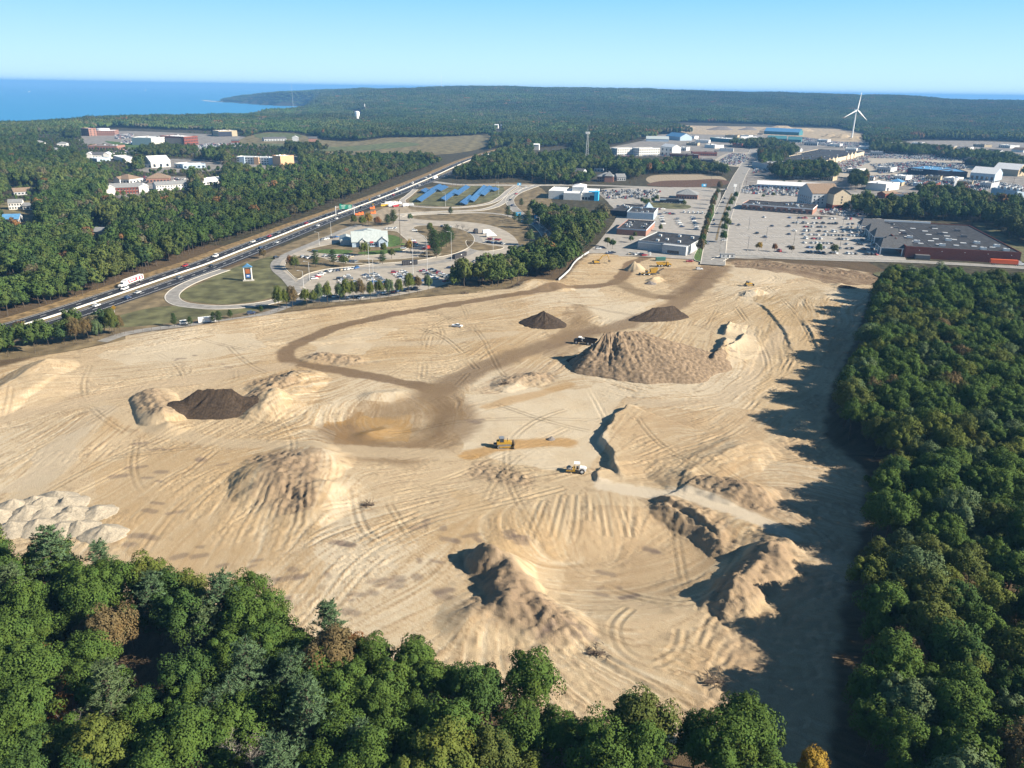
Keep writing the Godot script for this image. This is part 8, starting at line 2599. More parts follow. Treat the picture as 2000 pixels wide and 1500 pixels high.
func machines() -> void:
	M.yellow = worn(0.62, 0.37, 0.05, 0.6, 0.4, 99, 0.55)
	M.steel = worn(0.30, 0.29, 0.28, 0.5, 0.4, 96, 0.6)
	M.worn_steel = worn(0.22, 0.19, 0.15, 0.5, 0.5, 97, 0.5)
	M.grey_plastic = paint(0.16, 0.18, 0.21, 0.6)
	bulldozer("yellow bulldozer working on the ochre strip", Vector2(-2.3, -239.2), 0.12, 1.15)
	bulldozer("small yellow bulldozer far back near the right wood", Vector2(149.5, -479.2), 0.3, 1.0)

	# roller: smooth drum in front, two big tyres behind, canopy
	var t := thing("soil_roller", "white and yellow soil roller with smooth drum and canopy", "roller", on_ground(Vector2(21, -222.1)), PI - 0.12)
	t.scale = Vector3.ONE * 1.12
	var b := Builder.new()
	b.tube(Vector3(1.9, 0.78, -1.05), Vector3(1.9, 0.78, 1.05), 0.78, 0.78, 20)
	part("drum", b.mesh(), t, M.steel)
	for z in [-1.16, 1.16]:
		block("drum_yoke", t, Vector3(1.4, 0.85, z), Vector3(2.6, 0.3, 0.16), M.yellow)
	block("drum_frame", t, Vector3(0.45, 1.1, 0), Vector3(0.6, 0.7, 2.2), M.yellow)
	b = Builder.new()
	hull(b, poly([-3.0, 0.8, -3.05, 1.5, -2.6, 1.85, -1.2, 1.9, -1.0, 1.2, -1.0, 0.7]), 0.85, 0.7, 1.9, 0.7)
	part("engine_hood", b.mesh(), t, M.trim)
	for z in [-0.9, 0.9]:
		big_wheel(t, Vector3(-1.9, 0.78, z), 0.78, 0.55)
	block("seat", t, Vector3(-0.5, 1.5, 0), Vector3(0.6, 0.8, 0.7), M.dark_trim)
	for x in [-0.95, 0.25]:
		for z in [-0.7, 0.7]:
			block("canopy_post", t, Vector3(x, 2.1, z), Vector3(0.09, 1.7, 0.09), M.dark_trim)
	block("canopy", t, Vector3(-0.35, 3.0, 0), Vector3(1.7, 0.12, 1.7), M.trim)

	# articulated dump trucks
	for q in [[Vector2(35.2, -354.8), PI - 0.28, "black articulated dump truck on the haul road", M.black_paint, M.trim, 1.05], [Vector2(105.7, -536.6), 0.1, "yellow dump truck parked before the grey store", M.yellow, M.yellow, 1.0]]:
		t = thing("dump_truck", q[2], "dump truck", on_ground(q[0]), q[1])
		t.scale = Vector3.ONE * q[5]
		var c := Builder.new()
		hull(c, poly([2.0, 1.0, 2.0, 3.1, 3.1, 3.15, 3.6, 2.3, 5.2, 2.0, 5.4, 1.2, 5.2, 0.9]), 1.15, 0.9, 3.2, 1.0)
		part("cab", c.mesh(), t, q[3])
		block("cab_roof", t, Vector3(2.55, 3.2, 0), Vector3(1.4, 0.16, 2.2), q[4])
		block("windscreen", t, Vector3(3.42, 2.62, 0), Vector3(0.08, 0.8, 1.8), M.glass)
		block("air_filter", t, Vector3(1.2, 2.3, 0), Vector3(0.9, 1.1, 1.6), q[4])
		c = Builder.new()
		for z in [-1.4, 1.4]:
			hull_side(c, poly([-5.6, 2.6, -4.2, 1.2, 0.2, 1.2, 0.8, 2.0, 1.0, 3.0, -5.0, 2.9]), z, 0.14)
		c.box(Vector3(-1.9, 1.25, 0), Vector3(4.6, 0.16, 2.8))
		c.box(Vector3(0.85, 2.3, 0), Vector3(0.16, 1.5, 2.8))
		c.box(Vector3(-4.85, 1.95, 0), Vector3(1.9, 0.16, 2.8), Transform3D(Basis(Vector3.BACK, -0.75), Vector3(-4.85, 1.95, 0)) * Transform3D(Basis.IDENTITY, Vector3(4.85, -1.95, 0)))
		part("dump_bed", c.mesh(), t, q[3])
		block("frame", t, Vector3(-0.3, 0.95, 0), Vector3(8.5, 0.35, 1.0), M.dark_trim)
		for x in [4.0, -1.6, -3.5]:
			for z in [-1.25, 1.25]:
				big_wheel(t, Vector3(x, 0.82, z), 0.82, 0.6)

	# excavator with raised boom
	t = thing("excavator", "yellow excavator with its boom bent over the dirt", "excavator", on_ground(Vector2(59, -540)), 0.25)
	for z in [-1.1, 1.1]:
		b = Builder.new()
		crawler(b, -2.1, 2.1, 0.95, z, 0.6)
		part("track", b.mesh(), t, M.worn_steel)
	b = Builder.new()
	hull(b, poly([-2.6, 1.1, -2.7, 2.1, -2.4, 2.4, 0.4, 2.4, 1.2, 1.9, 1.2, 1.1]), 1.35, 1.1, 2.4, 1.3)
	part("house", b.mesh(), t, M.yellow)
	block("counterweight", t, Vector3(-2.75, 1.65, 0), Vector3(0.8, 1.1, 2.6), M.dark_trim)
	block("cab", t, Vector3(0.6, 2.5, 0.8), Vector3(1.5, 1.5, 1.0), M.glass)
	block("cab_roof", t, Vector3(0.6, 3.32, 0.8), Vector3(1.6, 0.14, 1.1), M.yellow)
	b = Builder.new()
	b.tube(Vector3(1.0, 1.9, -0.3), Vector3(4.2, 5.6, -0.3), 0.42, 0.36, 6)
	b.tube(Vector3(4.2, 5.6, -0.3), Vector3(7.6, 6.2, -0.3), 0.36, 0.28, 6)
	part("boom", b.mesh(), t, M.yellow)
	b = Builder.new()
	b.tube(Vector3(7.4, 6.6, -0.3), Vector3(9.4, 2.4, -0.3), 0.3, 0.2, 6)
	part("stick", b.mesh(), t, M.yellow)
	b = Builder.new()
	hull(b, poly([9.0, 2.5, 9.9, 2.2, 10.0, 1.2, 9.2, 0.7, 8.7, 1.4]), 0.7, 0.7, 2.5, 0.7)
	var bk := part("bucket", b.mesh(), t, M.worn_steel)
	bk.position.z = -0.3

	# wheel loader and the screening plant beside it
	t = thing("wheel_loader", "yellow wheel loader beside the screening plant", "loader", on_ground(Vector2(88.3, -506.7)), PI + 0.2)
	b = Builder.new()
	hull(b, poly([-3.2, 0.9, -3.3, 1.9, -1.2, 2.2, -0.9, 0.9]), 0.95, 0.9, 2.2, 0.85)
	part("engine_hood", b.mesh(), t, M.yellow)
	block("cab", t, Vector3(-0.5, 2.5, 0), Vector3(1.4, 1.6, 1.5), M.glass)
	block("cab_roof", t, Vector3(-0.5, 3.38, 0), Vector3(1.6, 0.16, 1.7), M.yellow)
	block("front_frame", t, Vector3(1.2, 1.2, 0), Vector3(2.0, 0.8, 1.0), M.yellow)
	for z in [-0.6, 0.6]:
		block("lift_arm", t, Vector3(2.4, 1.4, z), Vector3(2.8, 0.3, 0.22), M.yellow)
	b = Builder.new()
	hull(b, poly([3.6, 0.3, 3.4, 1.5, 4.0, 1.7, 4.6, 0.4]), 1.5, 0.3, 1.7, 1.5)
	part("bucket", b.mesh(), t, M.worn_steel)
	for x in [-2.1, 1.5]:
		for z in [-1.1, 1.1]:
			big_wheel(t, Vector3(x, 0.8, z), 0.8, 0.6)
	t = thing("screening_plant", "yellow screening plant with slanting hopper and conveyor", "machine", on_ground(Vector2(93.8, -508.6)), 0.15)
	block("chassis", t, Vector3(0, 1.2, 0), Vector3(8.0, 0.6, 2.2), M.dark_trim)
	b = Builder.new()
	hull(b, poly([-2.0, 1.5, -2.6, 4.0, 2.4, 5.0, 2.6, 4.4, 1.2, 1.6]), 1.4, 1.5, 4.5, 1.6)
	part("hopper", b.mesh(), t, M.yellow)
	b = Builder.new()
	b.tube(Vector3(2.0, 1.6, 0), Vector3(7.0, 4.4, 0), 0.5, 0.45, 4)
	part("conveyor", b.mesh(), t, M.worn_steel)
	axle(t, -2.6, 1.1, 0.55, 0.5)
	axle(t, -3.6, 1.1, 0.55, 0.5)

	# pickups and cars on the dirt
	for q in [[Vector2(-28.9, -382.4), "white", "pickup", -0.28, "alone on the sand below the upper track"], [Vector2(128.8, -526.7), "white", "suv", 0.1, "on the dirt by the site entrance"], [Vector2(127.4, -552), "red", "pickup", 0.1, "behind the yellow dump truck"], [Vector2(71.5, -573.5), "dark blue", "pickup", 0.3, "next to the excavator"]]:
		var p := on_ground(q[0])
		car(p + Vector3(0, 0.05, 0), q[3], q[2], q[1], q[4], "site vehicles off the road")

	t = thing("site_office", "grey mobile site office at the end of the boulevard", "trailer", on_ground(Vector2(157.8, -565.1)), 0.05)
	block("wall", t, Vector3(0, 2.0, 0), Vector3(10.5, 2.8, 3.2), M.grey_wall)
	block("roof", t, Vector3(0, 3.5, 0), Vector3(10.9, 0.2, 3.6), M.grey_roof)
	for k in 3:
		block("window", t, Vector3(-3.2 + 3.2 * k, 2.2, 1.63), Vector3(1.1, 0.9, 0.1), M.glass)
	block("door", t, Vector3(1.2, 1.7, 1.63), Vector3(0.95, 2.0, 0.1), M.trim)
	block("skirt", t, Vector3(0, 0.3, 0), Vector3(10.0, 0.6, 2.8), M.dark_trim)
	t = thing("skip_container", "green skip standing behind the yellow dump truck", "container", on_ground(Vector2(106.9, -555.8)), 0.1)
	block("bin", t, Vector3(0, 1.2, 0), Vector3(7.0, 2.2, 2.4), paint(0.03, 0.12, 0.10, 0.6))
	block("rim", t, Vector3(0, 2.35, 0), Vector3(7.2, 0.15, 2.6), paint(0.05, 0.17, 0.14, 0.6))
	t = thing("portable_toilet", "white portable toilet behind the grey store", "toilet", on_ground(Vector2(101.7, -572)), 0.1)
	block("cabin", t, Vector3(0, 1.1, 0), Vector3(1.4, 2.2, 1.4), M.trim)
	block("roof", t, Vector3(0, 2.3, 0), Vector3(1.5, 0.25, 1.5), M.grey_wall)
	block("door", t, Vector3(0, 1.05, 0.72), Vector3(0.8, 1.8, 0.06), M.grey_wall)


func hull_side(b: Builder, outline: PackedVector2Array, z: float, thick: float) -> void:
	var tmp := Builder.new()
	hull(tmp, outline, thick * 0.5, 0.0, 10.0, thick * 0.5)
	for k in tmp.v.size():
		b.v.append(tmp.v[k] + Vector3(0, 0, z))
		b.n.append(tmp.n[k])
		b.c.append(tmp.c[k])


# ---------------------------------------------------------------- signs, poles, fences, panels, masts, boats

func post(t: Node3D, called: String, a: Vector3, b: Vector3, ra: float, rb: float, mat: Material, sides := 6) -> MeshInstance3D:
	var m := Builder.new()
	m.tube(a, b, ra, rb, sides)
	return part(called, m.mesh(), t, mat)


func lamp_post(at: Vector2, h: float, label: String, group: String, arm := 2.4, dark := false) -> void:
	var t := thing("light_pole", label, "light pole", Vector3(at.x, 0.2, at.y), 0.0, group)
	var m: Material = M.dark_trim if dark else M.pole
	post(t, "pole", Vector3.ZERO, Vector3(0, h, 0), 0.16, 0.09, m)
	post(t, "arm", Vector3(0, h, 0), Vector3(-arm, h + 0.4, 0.2), 0.08, 0.06, m, 5)
	block("lamp_head", t, Vector3(-arm - 0.3, h + 0.42, 0.2), Vector3(1.0, 0.22, 0.5), M.pole)
	block("footing", t, Vector3(0, 0.3, 0), Vector3(0.8, 0.6, 0.8), M.concrete)


func furniture() -> void:
	M.pole = paint(0.50, 0.51, 0.52, 0.5)
	M.sign_green = paint(0.005, 0.20, 0.14, 0.5)
	M.sign_blue = paint(0.02, 0.30, 0.58, 0.5)
	M.solar = paint(0.035, 0.085, 0.20, 0.18, 0.8)
	M.turbine = paint(0.80, 0.80, 0.80, 0.4)
	M.timber = worn(0.19, 0.145, 0.105, 0.4, 0.4, 98)
	var r := RandomNumberGenerator.new()
	r.seed = 21

	# overhead sign across the near carriageway
	var a: Vector2 = Vector2(-170.1, -739)
	var b: Vector2 = Vector2(-153.5, -743.9)
	var s := site_of(a, b)
	var t := thing("sign_gantry", "green overhead road sign on a grey gantry across the highway", "road sign", s[0], s[1])
	var w: float = s[2]
	post(t, "post", Vector3.ZERO, Vector3(0, 8.6, 0), 0.42, 0.34, M.pole, 8)
	post(t, "post", Vector3(w, 0, 0), Vector3(w, 8.6, 0), 0.42, 0.34, M.pole, 8)
	for y in [7.4, 8.6]:
		post(t, "truss_rail", Vector3(0, y, 0), Vector3(w, y, 0), 0.14, 0.14, M.pole, 6)
	for k in 10:
		post(t, "truss_brace", Vector3(w * k / 10.0, 7.4 if k % 2 else 8.6, 0), Vector3(w * (k + 1) / 10.0, 8.6 if k % 2 else 7.4, 0), 0.06, 0.06, M.pole, 4)
	block("sign_panel", t, Vector3(w * 0.42, 8.0, 0.5), Vector3(w * 0.40, 4.2, 0.14), M.sign_green)
	block("sign_panel", t, Vector3(w * 0.76, 8.0, 0.5), Vector3(w * 0.24, 4.0, 0.14), M.sign_green)
	block("exit_tab", t, Vector3(w * 0.28, 10.5, 0.5), Vector3(w * 0.1, 0.9, 0.14), M.sign_green)
	for k in 3:
		block("sign_line", t, Vector3(w * 0.42, 9.2 - 1.2 * k, 0.6), Vector3(w * (0.26 - 0.05 * k), 0.28, 0.05), M.trim)
		block("sign_line", t, Vector3(w * 0.77, 9.2 - 1.2 * k, 0.6), Vector3(w * (0.12 + 0.03 * k), 0.28, 0.05), M.trim)
	# the gabled board on the loop lawn
	s = site_of(Vector2(-168.7, -472), Vector2(-165.5, -472.2))
	t = thing("pylon_sign", "tall roadside board with blue gable roof and a lit picture", "sign", s[0], s[1] + 0.15)
	for x in [0.2, 4.6]:
		block("post", t, Vector3(x, 4.4, 0), Vector3(0.6, 8.8, 0.8), M.trim)
	block("board", t, Vector3(2.4, 4.8, 0.1), Vector3(3.9, 6.6, 0.4), M.dark_trim)
	block("picture", t, Vector3(2.4, 6.2, 0.34), Vector3(2.6, 2.8, 0.06), paint(0.35, 0.11, 0.03, 0.6))
	block("picture", t, Vector3(2.4, 3.2, 0.34), Vector3(2.6, 1.8, 0.06), paint(0.03, 0.14, 0.45, 0.6))
	block("picture", t, Vector3(2.4, 3.3, 0.39), Vector3(1.5, 0.6, 0.06), M.trim)
	var g := Builder.new()
	hull(g, poly([-0.6, 8.8, 2.4, 11.0, 5.4, 8.8]), 0.9, 8.0, 11.0, 0.9)
	part("gable", g.mesh(), t, M.blue_roof)
	block("plinth", t, Vector3(2.4, 0.4, 0), Vector3(6.6, 0.8, 2.0), M.concrete)
	# blue signs by the access road
	for q in [[Vector2(3.4, -728.4), 5.0, 3.2, "pale blue sign left of the access road"], [Vector2(19.8, -712.3), 4.0, 3.4, "bright blue sign right of the access road"], [Vector2(5.1, -969.9), 4.6, 3.0, "blue sign at the top of the access road"], [Vector2(236.6, -988.8), 6.0, 3.4, "blue sign by the cleared lot"]]:
		t = thing("road_sign", q[3], "road sign", Vector3(q[0].x, 0.1, q[0].y), 0.1)
		for x in [-0.32, 0.32]:
			post(t, "post", Vector3(q[1] * x, 0, 0), Vector3(q[1] * x, 5.2, 0), 0.09, 0.09, M.pole, 5)
		block("sign_panel", t, Vector3(0, 5.6, 0.12), Vector3(q[1], q[2], 0.12), M.sign_blue)
		block("sign_mark", t, Vector3(q[1] * 0.1, 5.7, 0.2), Vector3(q[1] * 0.4, q[2] * 0.4, 0.05), M.trim)
	for q in [[Vector2(-213.3, -396.3), "yellow work-zone sign on the near verge"], [Vector2(-144.5, -795.9), "yellow sign by the gravel yard"], [Vector2(-154.7, -832.8), "small yellow sign on the near carriageway edge"]]:
		t = thing("warning_sign", q[1], "road sign", Vector3(q[0].x, 0.1, q[0].y))
		post(t, "post", Vector3.ZERO, Vector3(0, 3.0, 0), 0.07, 0.07, M.pole, 5)
		var d := block("sign_panel", t, Vector3(0, 2.9, 0.1), Vector3(1.9, 1.9, 0.08), M.yellow)
		d.rotation.z = PI / 4
	# poles
	for q in [[Vector2(-94, -492.7), 24.0, "tall thin pole in the middle of the rest area car park"], [Vector2(-66.2, -497.6), 24.0, "tall thin pole by the fourth car block"], [Vector2(-57.3, -502.7), 24.0, "tall thin pole by the fifth car block"], [Vector2(-44.5, -542.8), 20.0, "light pole beside the right black bin"], [Vector2(-15.1, -552.1), 20.0, "light pole at the end of the short car row"], [Vector2(-83.2, -447.6), 20.0, "light pole by the fence row"], [Vector2(-128.5, -474.7), 12.0, "light pole at the fork of the drive"], [Vector2(-125.4, -448.6), 12.0, "light pole below the fork"], [Vector2(-150.3, -631.7), 12.0, "light pole left of the visitor centre"], [Vector2(-150, -589.8), 10.0, "light pole on the entrance drive"], [Vector2(-71.7, -807.5), 14.0, "light pole below the solar rows"], [Vector2(-18.8, -908.3), 14.0, "light pole at the right end of the solar field"], [Vector2(21.8, -679.4), 10.0, "light pole on the access road bank"]]:
		lamp_post(q[0], q[1], q[2], "light poles of the rest area")
	t = thing("flag_mast", "very tall dark mast beside the visitor centre", "mast", Vector3(Vector2(-88.9, -599).x, 0.3, Vector2(-88.9, -599).y))
	post(t, "pole", Vector3.ZERO, Vector3(0, 33.0, 0), 0.32, 0.12, M.timber, 8)
	block("antenna", t, Vector3(0, 33.4, 0), Vector3(0.8, 1.0, 0.8), M.dark_trim)
	block("antenna", t, Vector3(0, 26.0, 0), Vector3(0.7, 0.8, 0.7), M.dark_trim)
	var bed := Builder.new()
	bed.tube(Vector3(0, 0, 0), Vector3(0, 0.5, 0), 3.6, 3.2, 16)
	part("hedge_ring", bed.mesh(), t, M.lawn)
	t = thing("red_flag", "red flag on a pole in the rest area", "flag", Vector3(Vector2(-63.7, -552).x, 0.3, Vector2(-63.7, -552).y))
	post(t, "pole", Vector3.ZERO, Vector3(0, 9.0, 0), 0.09, 0.05, M.pole)
	var fl := Builder.new()
	for k in 4:
		var z0 := sin(k * 1.2) * 0.25
		var z1 := sin((k + 1) * 1.2) * 0.25
		fl.quad(Vector3(0.8 * k, 6.6 - 0.2 * k, z0), Vector3(0.8 * k, 9.0 - 0.2 * k, z0), Vector3(0.8 * (k + 1), 9.0 - 0.2 * (k + 1), z1), Vector3(0.8 * (k + 1), 6.6 - 0.2 * (k + 1), z1))
	part("cloth", fl.mesh(), t, paint(0.45, 0.05, 0.03))
	for q in [[Vector2(-72.3, -975.6), 13.0], [Vector2(-64.8, -976.6), 11.0], [Vector2(-61, -977.1), 17.0], [Vector2(-77.3, -975), 9.0], [Vector2(21.7, -1015.4), 14.0], [Vector2(39, -1017.7), 14.0], [Vector2(-24.5, -992.6), 13.0], [Vector2(61.2, -1038), 12.0], [Vector2(149.9, -1026.7), 14.0], [Vector2(156, -1027.5), 13.0], [Vector2(246.5, -995.3), 16.0], [Vector2(277.6, -948.7), 20.0], [Vector2(272.6, -957.8), 12.0], [Vector2(542.5, -873.9), 18.0], [Vector2(651.9, -1035.7), 16.0]]:
		t = thing("utility_pole", "wooden utility pole along the cross road, %d m away" % int(q[0].length()), "utility pole", Vector3(q[0].x, 0.1, q[0].y), 0.0, "utility poles along the cross road")
		post(t, "pole", Vector3.ZERO, Vector3(0, q[1], 0), 0.2, 0.13, M.timber)
		block("crossarm", t, Vector3(0, q[1] - 0.9, 0), Vector3(2.6, 0.16, 0.16), M.timber)
	for q in [[Vector2(181.6, -595.9), "first light pole of the store car park"], [Vector2(209.2, -691), "second light pole of the store car park"], [Vector2(227.2, -624.8), "third light pole of the store car park"], [Vector2(263.4, -723.7), "fourth light pole of the store car park"], [Vector2(258.9, -610.2), "fifth light pole of the store car park"], [Vector2(299.4, -707.3), "sixth light pole of the store car park"], [Vector2(209.7, -641.4), "seventh light pole of the store car park"]]:
		lamp_post(q[0], 11.0, q[1], "light poles of the store car park", 1.4, true)
	t = thing("pylon_sign", "tall white pole sign at the boulevard corner", "sign", Vector3(Vector2(264.1, -947.1).x, 0.1, Vector2(264.1, -947.1).y))
	post(t, "pole", Vector3.ZERO, Vector3(0, 9.0, 0), 0.5, 0.5, M.trim, 8)
	block("sign_panel", t, Vector3(0, 10.5, 0), Vector3(4.0, 3.0, 1.0), M.trim)
	t = thing("pylon_sign", "tall white sign tower among the far shops", "sign", Vector3(Vector2(590.3, -1061.5).x, 0.1, Vector2(590.3, -1061.5).y))
	block("tower", t, Vector3(0, 6.5, 0), Vector3(3.0, 13.0, 1.6), M.trim)
	block("cap", t, Vector3(0, 13.3, 0), Vector3(3.6, 0.6, 2.0), M.blue_roof)

	# solar rows: tables of panels on posts
	var n := 0
	for q in [[Vector2(-102.5, -834.7), Vector2(-95.4, -927.2)], [Vector2(-106.9, -911.5), Vector2(-103.6, -935.9)], [Vector2(-97.9, -922.1), Vector2(-91, -978.5)], [Vector2(-90, -927.9), Vector2(-84.4, -968.8)], [Vector2(-77.2, -845.5), Vector2(-68.4, -930.5)], [Vector2(-66.9, -893.5), Vector2(-58.1, -972.2)], [Vector2(-53.8, -816.9), Vector2(-51.8, -828.6)], [Vector2(-54.9, -816.8), Vector2(-48, -878.1)], [Vector2(-46.5, -840.9), Vector2(-36.1, -975)], [Vector2(-37.1, -892.5), Vector2(-29, -970.7)], [Vector2(-26.7, -935.7), Vector2(-21.1, -956.3)]]:
		var p0: Vector2 = q[0]
		var p1: Vector2 = q[1]
		var d := (p1 - p0)
		t = thing("solar_array", "blue solar table on the oval lawn, %s from the left" % ordinal[n], "solar panels", Vector3(p0.x, 0.1, p0.y), atan2(-d.y, d.x), "solar tables on the oval lawn")
		n += 1
		var l := d.length()
		var m := maxi(2, int(l / 4.5))
		for k in m:
			var o := block("panel", t, Vector3(l * (k + 0.5) / m, 2.3, 0), Vector3(l / m - 0.18, 0.12, 6.2), M.solar)
			o.rotation.x = 0.42
			block("leg", t, Vector3(l * (k + 0.5) / m, 1.6, -2.2), Vector3(0.2, 3.2, 0.2), M.pole)
			block("leg", t, Vector3(l * (k + 0.5) / m, 0.6, 2.2), Vector3(0.2, 1.2, 0.2), M.pole)

	# site fence: posts and two rails, and the pale barrier at the corner
	for q in [[poly([-225.2, -310.5, -215.4, -323.8, -208.3, -335.8, -196.7, -350.3, -188.9, -359.8, -172.8, -369.3, -154.7, -383, -132.9, -398.8, -113.8, -410.3]), "post and wire fence along the left rim of the site"], [poly([-113.8, -410.3, -103.8, -416.2, -85.6, -426.1, -65.1, -436.6, -44.4, -455, -32.3, -460.9, -4.1, -464, 8.9, -485.2]), "post and wire fence below the rest area trees"]]:
		var line := smooth(q[0], 4.0)
		t = thing("site_fence", q[1], "fence", Vector3.ZERO)
		var rail := Builder.new()
		for k in line.size() - 1:
			var p := on_ground(line[k])
			var e := on_ground(line[k + 1])
			var o := block("post", t, p + Vector3(0, 0.9, 0), Vector3(0.1, 1.8, 0.1), M.timber)
			for y in [0.5, 1.1, 1.7]:
				rail.tube(p + Vector3(0, y, 0), e + Vector3(0, y, 0), 0.025, 0.025, 3, false)
		part("wire", rail.mesh(), t, M.timber)
	var line := smooth(poly([28.9, -485.1, 34.3, -503, 38.3, -517.2, 42, -535.4, 46.9, -553.2, 56.5, -578.2]), 4.0)
	t = thing("corner_barrier", "pale grey barrier curving round the corner of the wood", "barrier", Vector3.ZERO)
	for k in line.size() - 1:
		var p := on_ground(line[k])
		var e := on_ground(line[k + 1])
		var o := block("panel", t, (p + e) * 0.5 + Vector3(0, 0.7, 0), Vector3(p.distance_to(e) * 1.02, 1.4, 0.25), M.grey_wall, atan2(-(e - p).z, (e - p).x))
	# bushes of pale brush along the fence
	var guard := smooth(poly([16.3, -700.6, 25.1, -659.1, 26.4, -621.5, 20.5, -589.2]), 4.0)
	t = thing("guard_rail", "steel guard rail on the inner curve of the access road", "guard rail", Vector3.ZERO)
	for k in guard.size() - 1:
		var p := Vector3(guard[k].x + 5.0, 0.2, guard[k].y)
		var e := Vector3(guard[k + 1].x + 5.0, 0.2, guard[k + 1].y)
		block("post", t, p + Vector3(0, 0.35, 0), Vector3(0.15, 0.8, 0.15), M.pole)
		block("rail", t, (p + e) * 0.5 + Vector3(0, 0.62, 0), Vector3(p.distance_to(e), 0.32, 0.1), M.pole, atan2(-(e - p).z, (e - p).x))

	# wind turbine
	var at: Vector2 = Vector2(905.6, -2175.7)
	t = thing("wind_turbine", "white three-bladed wind turbine by the sand pit", "wind turbine", Vector3(at.x, 0, at.y), 0.35)
	t.scale = Vector3.ONE * 0.93
	post(t, "tower", Vector3.ZERO, Vector3(0, 80.0, 0), 2.3, 1.4, M.turbine, 16)
	block("nacelle", t, Vector3(0, 81.5, -1.0), Vector3(3.8, 3.8, 10.0), M.turbine)
	var hub := Builder.new()
	hub.tube(Vector3(0, 81.5, 4.0), Vector3(0, 81.5, 7.0), 2.0, 0.8, 12)
	part("hub", hub.mesh(), t, M.turbine)
	for k in 3:
		var bl := Builder.new()
		var rings := []
		for q in 8:
			var f := q / 7.0
			var chord := lerpf(3.6, 0.7, f) * (0.55 + 0.45 * smoothstep(0.0, 0.18, f))
			var ring := PackedVector3Array()
			for e in 6:
				var gg := TAU * e / 6
				ring.append(Vector3(cos(gg) * chord * 0.6, 1.0 + f * 47.0, sin(gg) * chord * 0.16))
			rings.append(ring)
		bl.loft(rings)
		var o := part("blade", bl.mesh(), t)
		o.material_override = M.turbine
		o.position = Vector3(0, 81.5, 5.2)
		o.rotation.z = -0.09 + TAU * k / 3.0
	# lattice radio mast in the wood
	at = Vector2(115.8, -1300.7)
	t = thing("radio_mast", "grey lattice radio mast rising from the wood", "radio mast", Vector3(at.x, 0, at.y))
	for c in 3:
		var g0 := TAU * c / 3
		post(t, "leg", Vector3(cos(g0) * 3.2, 0, sin(g0) * 3.2), Vector3(cos(g0) * 1.1, 52.0, sin(g0) * 1.1), 0.28, 0.2, M.pole, 5)
	for k in 18:
		var y := 52.0 * k / 18
		var y2 := 52.0 * (k + 1) / 18
		var r0 := lerpf(3.2, 1.1, y / 52.0)
		var r1 := lerpf(3.2, 1.1, y2 / 52.0)
		for c in 3:
			var g0 := TAU * c / 3
			var g1 := TAU * (c + 1) / 3
			post(t, "brace", Vector3(cos(g0) * r0, y, sin(g0) * r0), Vector3(cos(g1) * r1, y2, sin(g1) * r1), 0.1, 0.1, M.pole, 3)
	for k in 6:
		var g0 := TAU * k / 6
		block("antenna", t, Vector3(cos(g0) * 3.0, 50.5, sin(g0) * 3.0), Vector3(0.9, 3.4, 0.9), M.trim)
	post(t, "spike", Vector3(0, 52, 0), Vector3(0, 60, 0), 0.2, 0.1, M.pole, 5)
	# far landmarks
	at = Vector2(-604.8, -3091.1)
	t = thing("water_tank", "squat white water tank rising from the forest", "water tank", Vector3(at.x, 0, at.y))
	post(t, "tank", Vector3(0, 0, 0), Vector3(0, 25.0, 0), 9.0, 9.0, M.turbine, 20)
	post(t, "dome", Vector3(0, 25.0, 0), Vector3(0, 27.5, 0), 9.0, 2.0, M.turbine, 20)
	at = Vector2(-687.2, -3697.4)
	t = thing("church_spire", "thin white church spire behind the water tank", "church", Vector3(at.x, 0, at.y))
	block("tower", t, Vector3(0, 14, 0), Vector3(5, 28, 5), M.turbine)
	post(t, "spire", Vector3(0, 28, 0), Vector3(0, 44, 0), 2.6, 0.3, M.turbine, 8)
	for q in [[Vector2(-498, -5450), 185.0, "thin radio mast on the middle of the skyline"], [Vector2(-1560, -5700), 120.0, "thin radio mast above the bay"], [Vector2(940, -5400), 150.0, "faint mast on the right of the skyline"]]:
		at = q[0]
		var y0 := country(at.x, at.y)
		t = thing("skyline_mast", q[2], "radio mast", Vector3(at.x, y0, at.y))
		post(t, "mast", Vector3.ZERO, Vector3(0, q[1] - y0, 0), 0.8, 0.4, M.pole, 4)
		block("beacon", t, Vector3(0, q[1] - y0, 0), Vector3(2.5, 2.5, 2.5), M.trim)
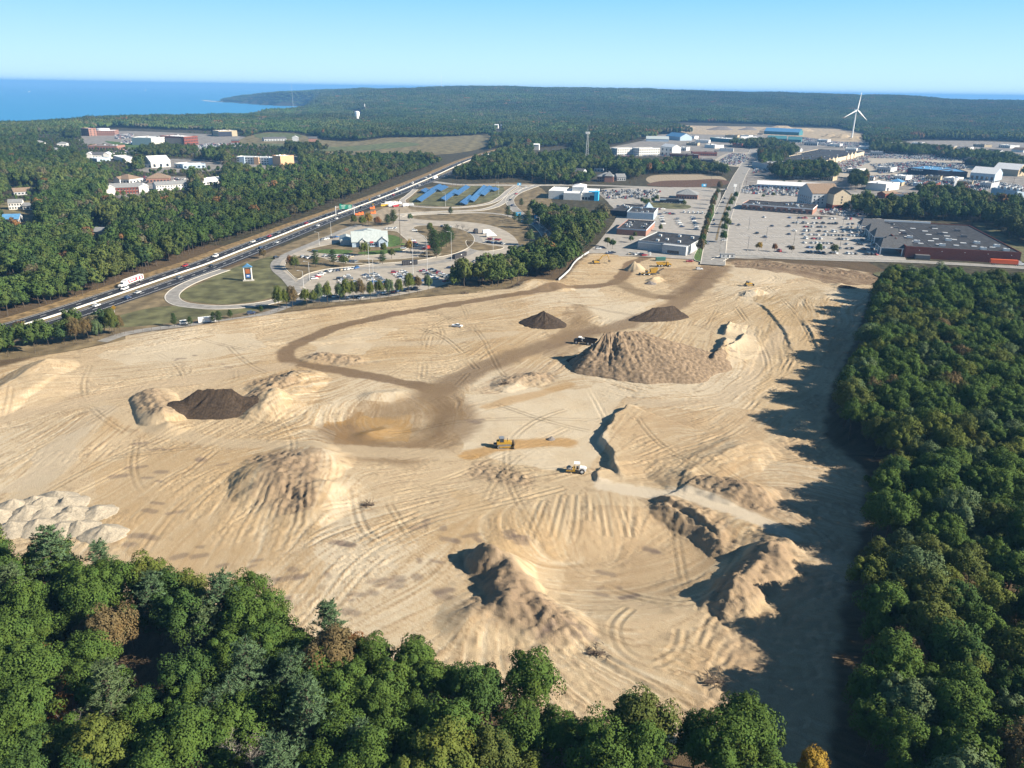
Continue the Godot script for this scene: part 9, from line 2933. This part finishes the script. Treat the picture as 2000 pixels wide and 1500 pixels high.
	for q in [[Vector2(-7253.5, -12189.5), 26.0, "white motor boat with a wake far out at sea"], [Vector2(-7482, -16531), 16.0, "white sailing boat far out at sea"]]:
		at = q[0]
		t = thing("boat", q[2], "boat", Vector3(at.x, SEA, at.y), 0.2)
		var hb := Builder.new()
		hull(hb, poly([-14, 0.5, -14, 7, 12, 8, 18, 9, 14, 0.5]), 5.0, 0.0, 9.0, 6.0)
		part("hull", hb.mesh(), t, M.turbine)
		if q[1] < 20.0:
			var sl := Builder.new()
			hull(sl, poly([-8, 12, 2, 44, 3, 12]), 1.0, 10.0, 44.0, 0.5)
			part("sail", sl.mesh(), t, M.turbine)
			post(t, "mast", Vector3(3, 8, 0), Vector3(3, 46, 0), 0.7, 0.5, M.pole, 5)
		else:
			block("cabin", t, Vector3(0, 11, 0), Vector3(12, 6, 7), M.turbine)
			block("wake", t, Vector3(-60, 0.3, 0), Vector3(80, 0.4, 6), M.turbine)
	# sand banks in the pit
	var k3 := 0
	for q in [[Vector2(871.7, -2690.2), 60.0, 40.0, 14.0], [Vector2(922.2, -2639.1), 50.0, 34.0, 10.0], [Vector2(903.6, -2244.3), 30.0, 18.0, 11.0], [Vector2(913.3, -2177.6), 34.0, 16.0, 9.0], [Vector2(886, -2288.2), 24.0, 16.0, 9.0], [Vector2(556.4, -2730.6), 50.0, 30.0, 8.0], [Vector2(659.8, -2624.5), 46.0, 20.0, 11.0], [Vector2(759.8, -2655.5), 34.0, 20.0, 9.0]]:
		heap("pit_bank", "%s of the far sand pit, %s from the left" % ["dark stockpile" if k3 == 6 or k3 == 7 else "sand bank", ["fourth", "fifth", "seventh", "eighth", "sixth", "first", "second", "third"][k3]], q[0], q[1], q[2], 0.0, q[3], Vector2(0.2, 0), 60 + k3, M.grey_dust if k3 >= 6 else M.pit_sand, 0.2, 10, 36, "banks of the far sand pit", 0.3)
		k3 += 1
	# stall lines of the store car park and the rest area
	var st := Builder.new()
	for line2 in [poly([215.5, -752.1, 341.7, -745.8]), poly([202.6, -704, 323.7, -698.6]), poly([191.9, -663.8, 308.7, -656.8]), poly([182.2, -627.8, 293.8, -617.3]), poly([171.8, -589.1, 278, -577.9])]:
		var p: Vector2 = line2[0]
		var q: Vector2 = line2[1]
		var m := int(p.distance_to(q) / 3.0)
		for k in m:
			var c := p.lerp(q, float(k) / m)
			st.quad(Vector3(c.x, 0.19, c.y - 5.2), Vector3(c.x + 0.16, 0.19, c.y - 5.2), Vector3(c.x + 0.16, 0.19, c.y + 5.2), Vector3(c.x, 0.19, c.y + 5.2))
	structure("parking_marking", st.mesh(), M.white_line)
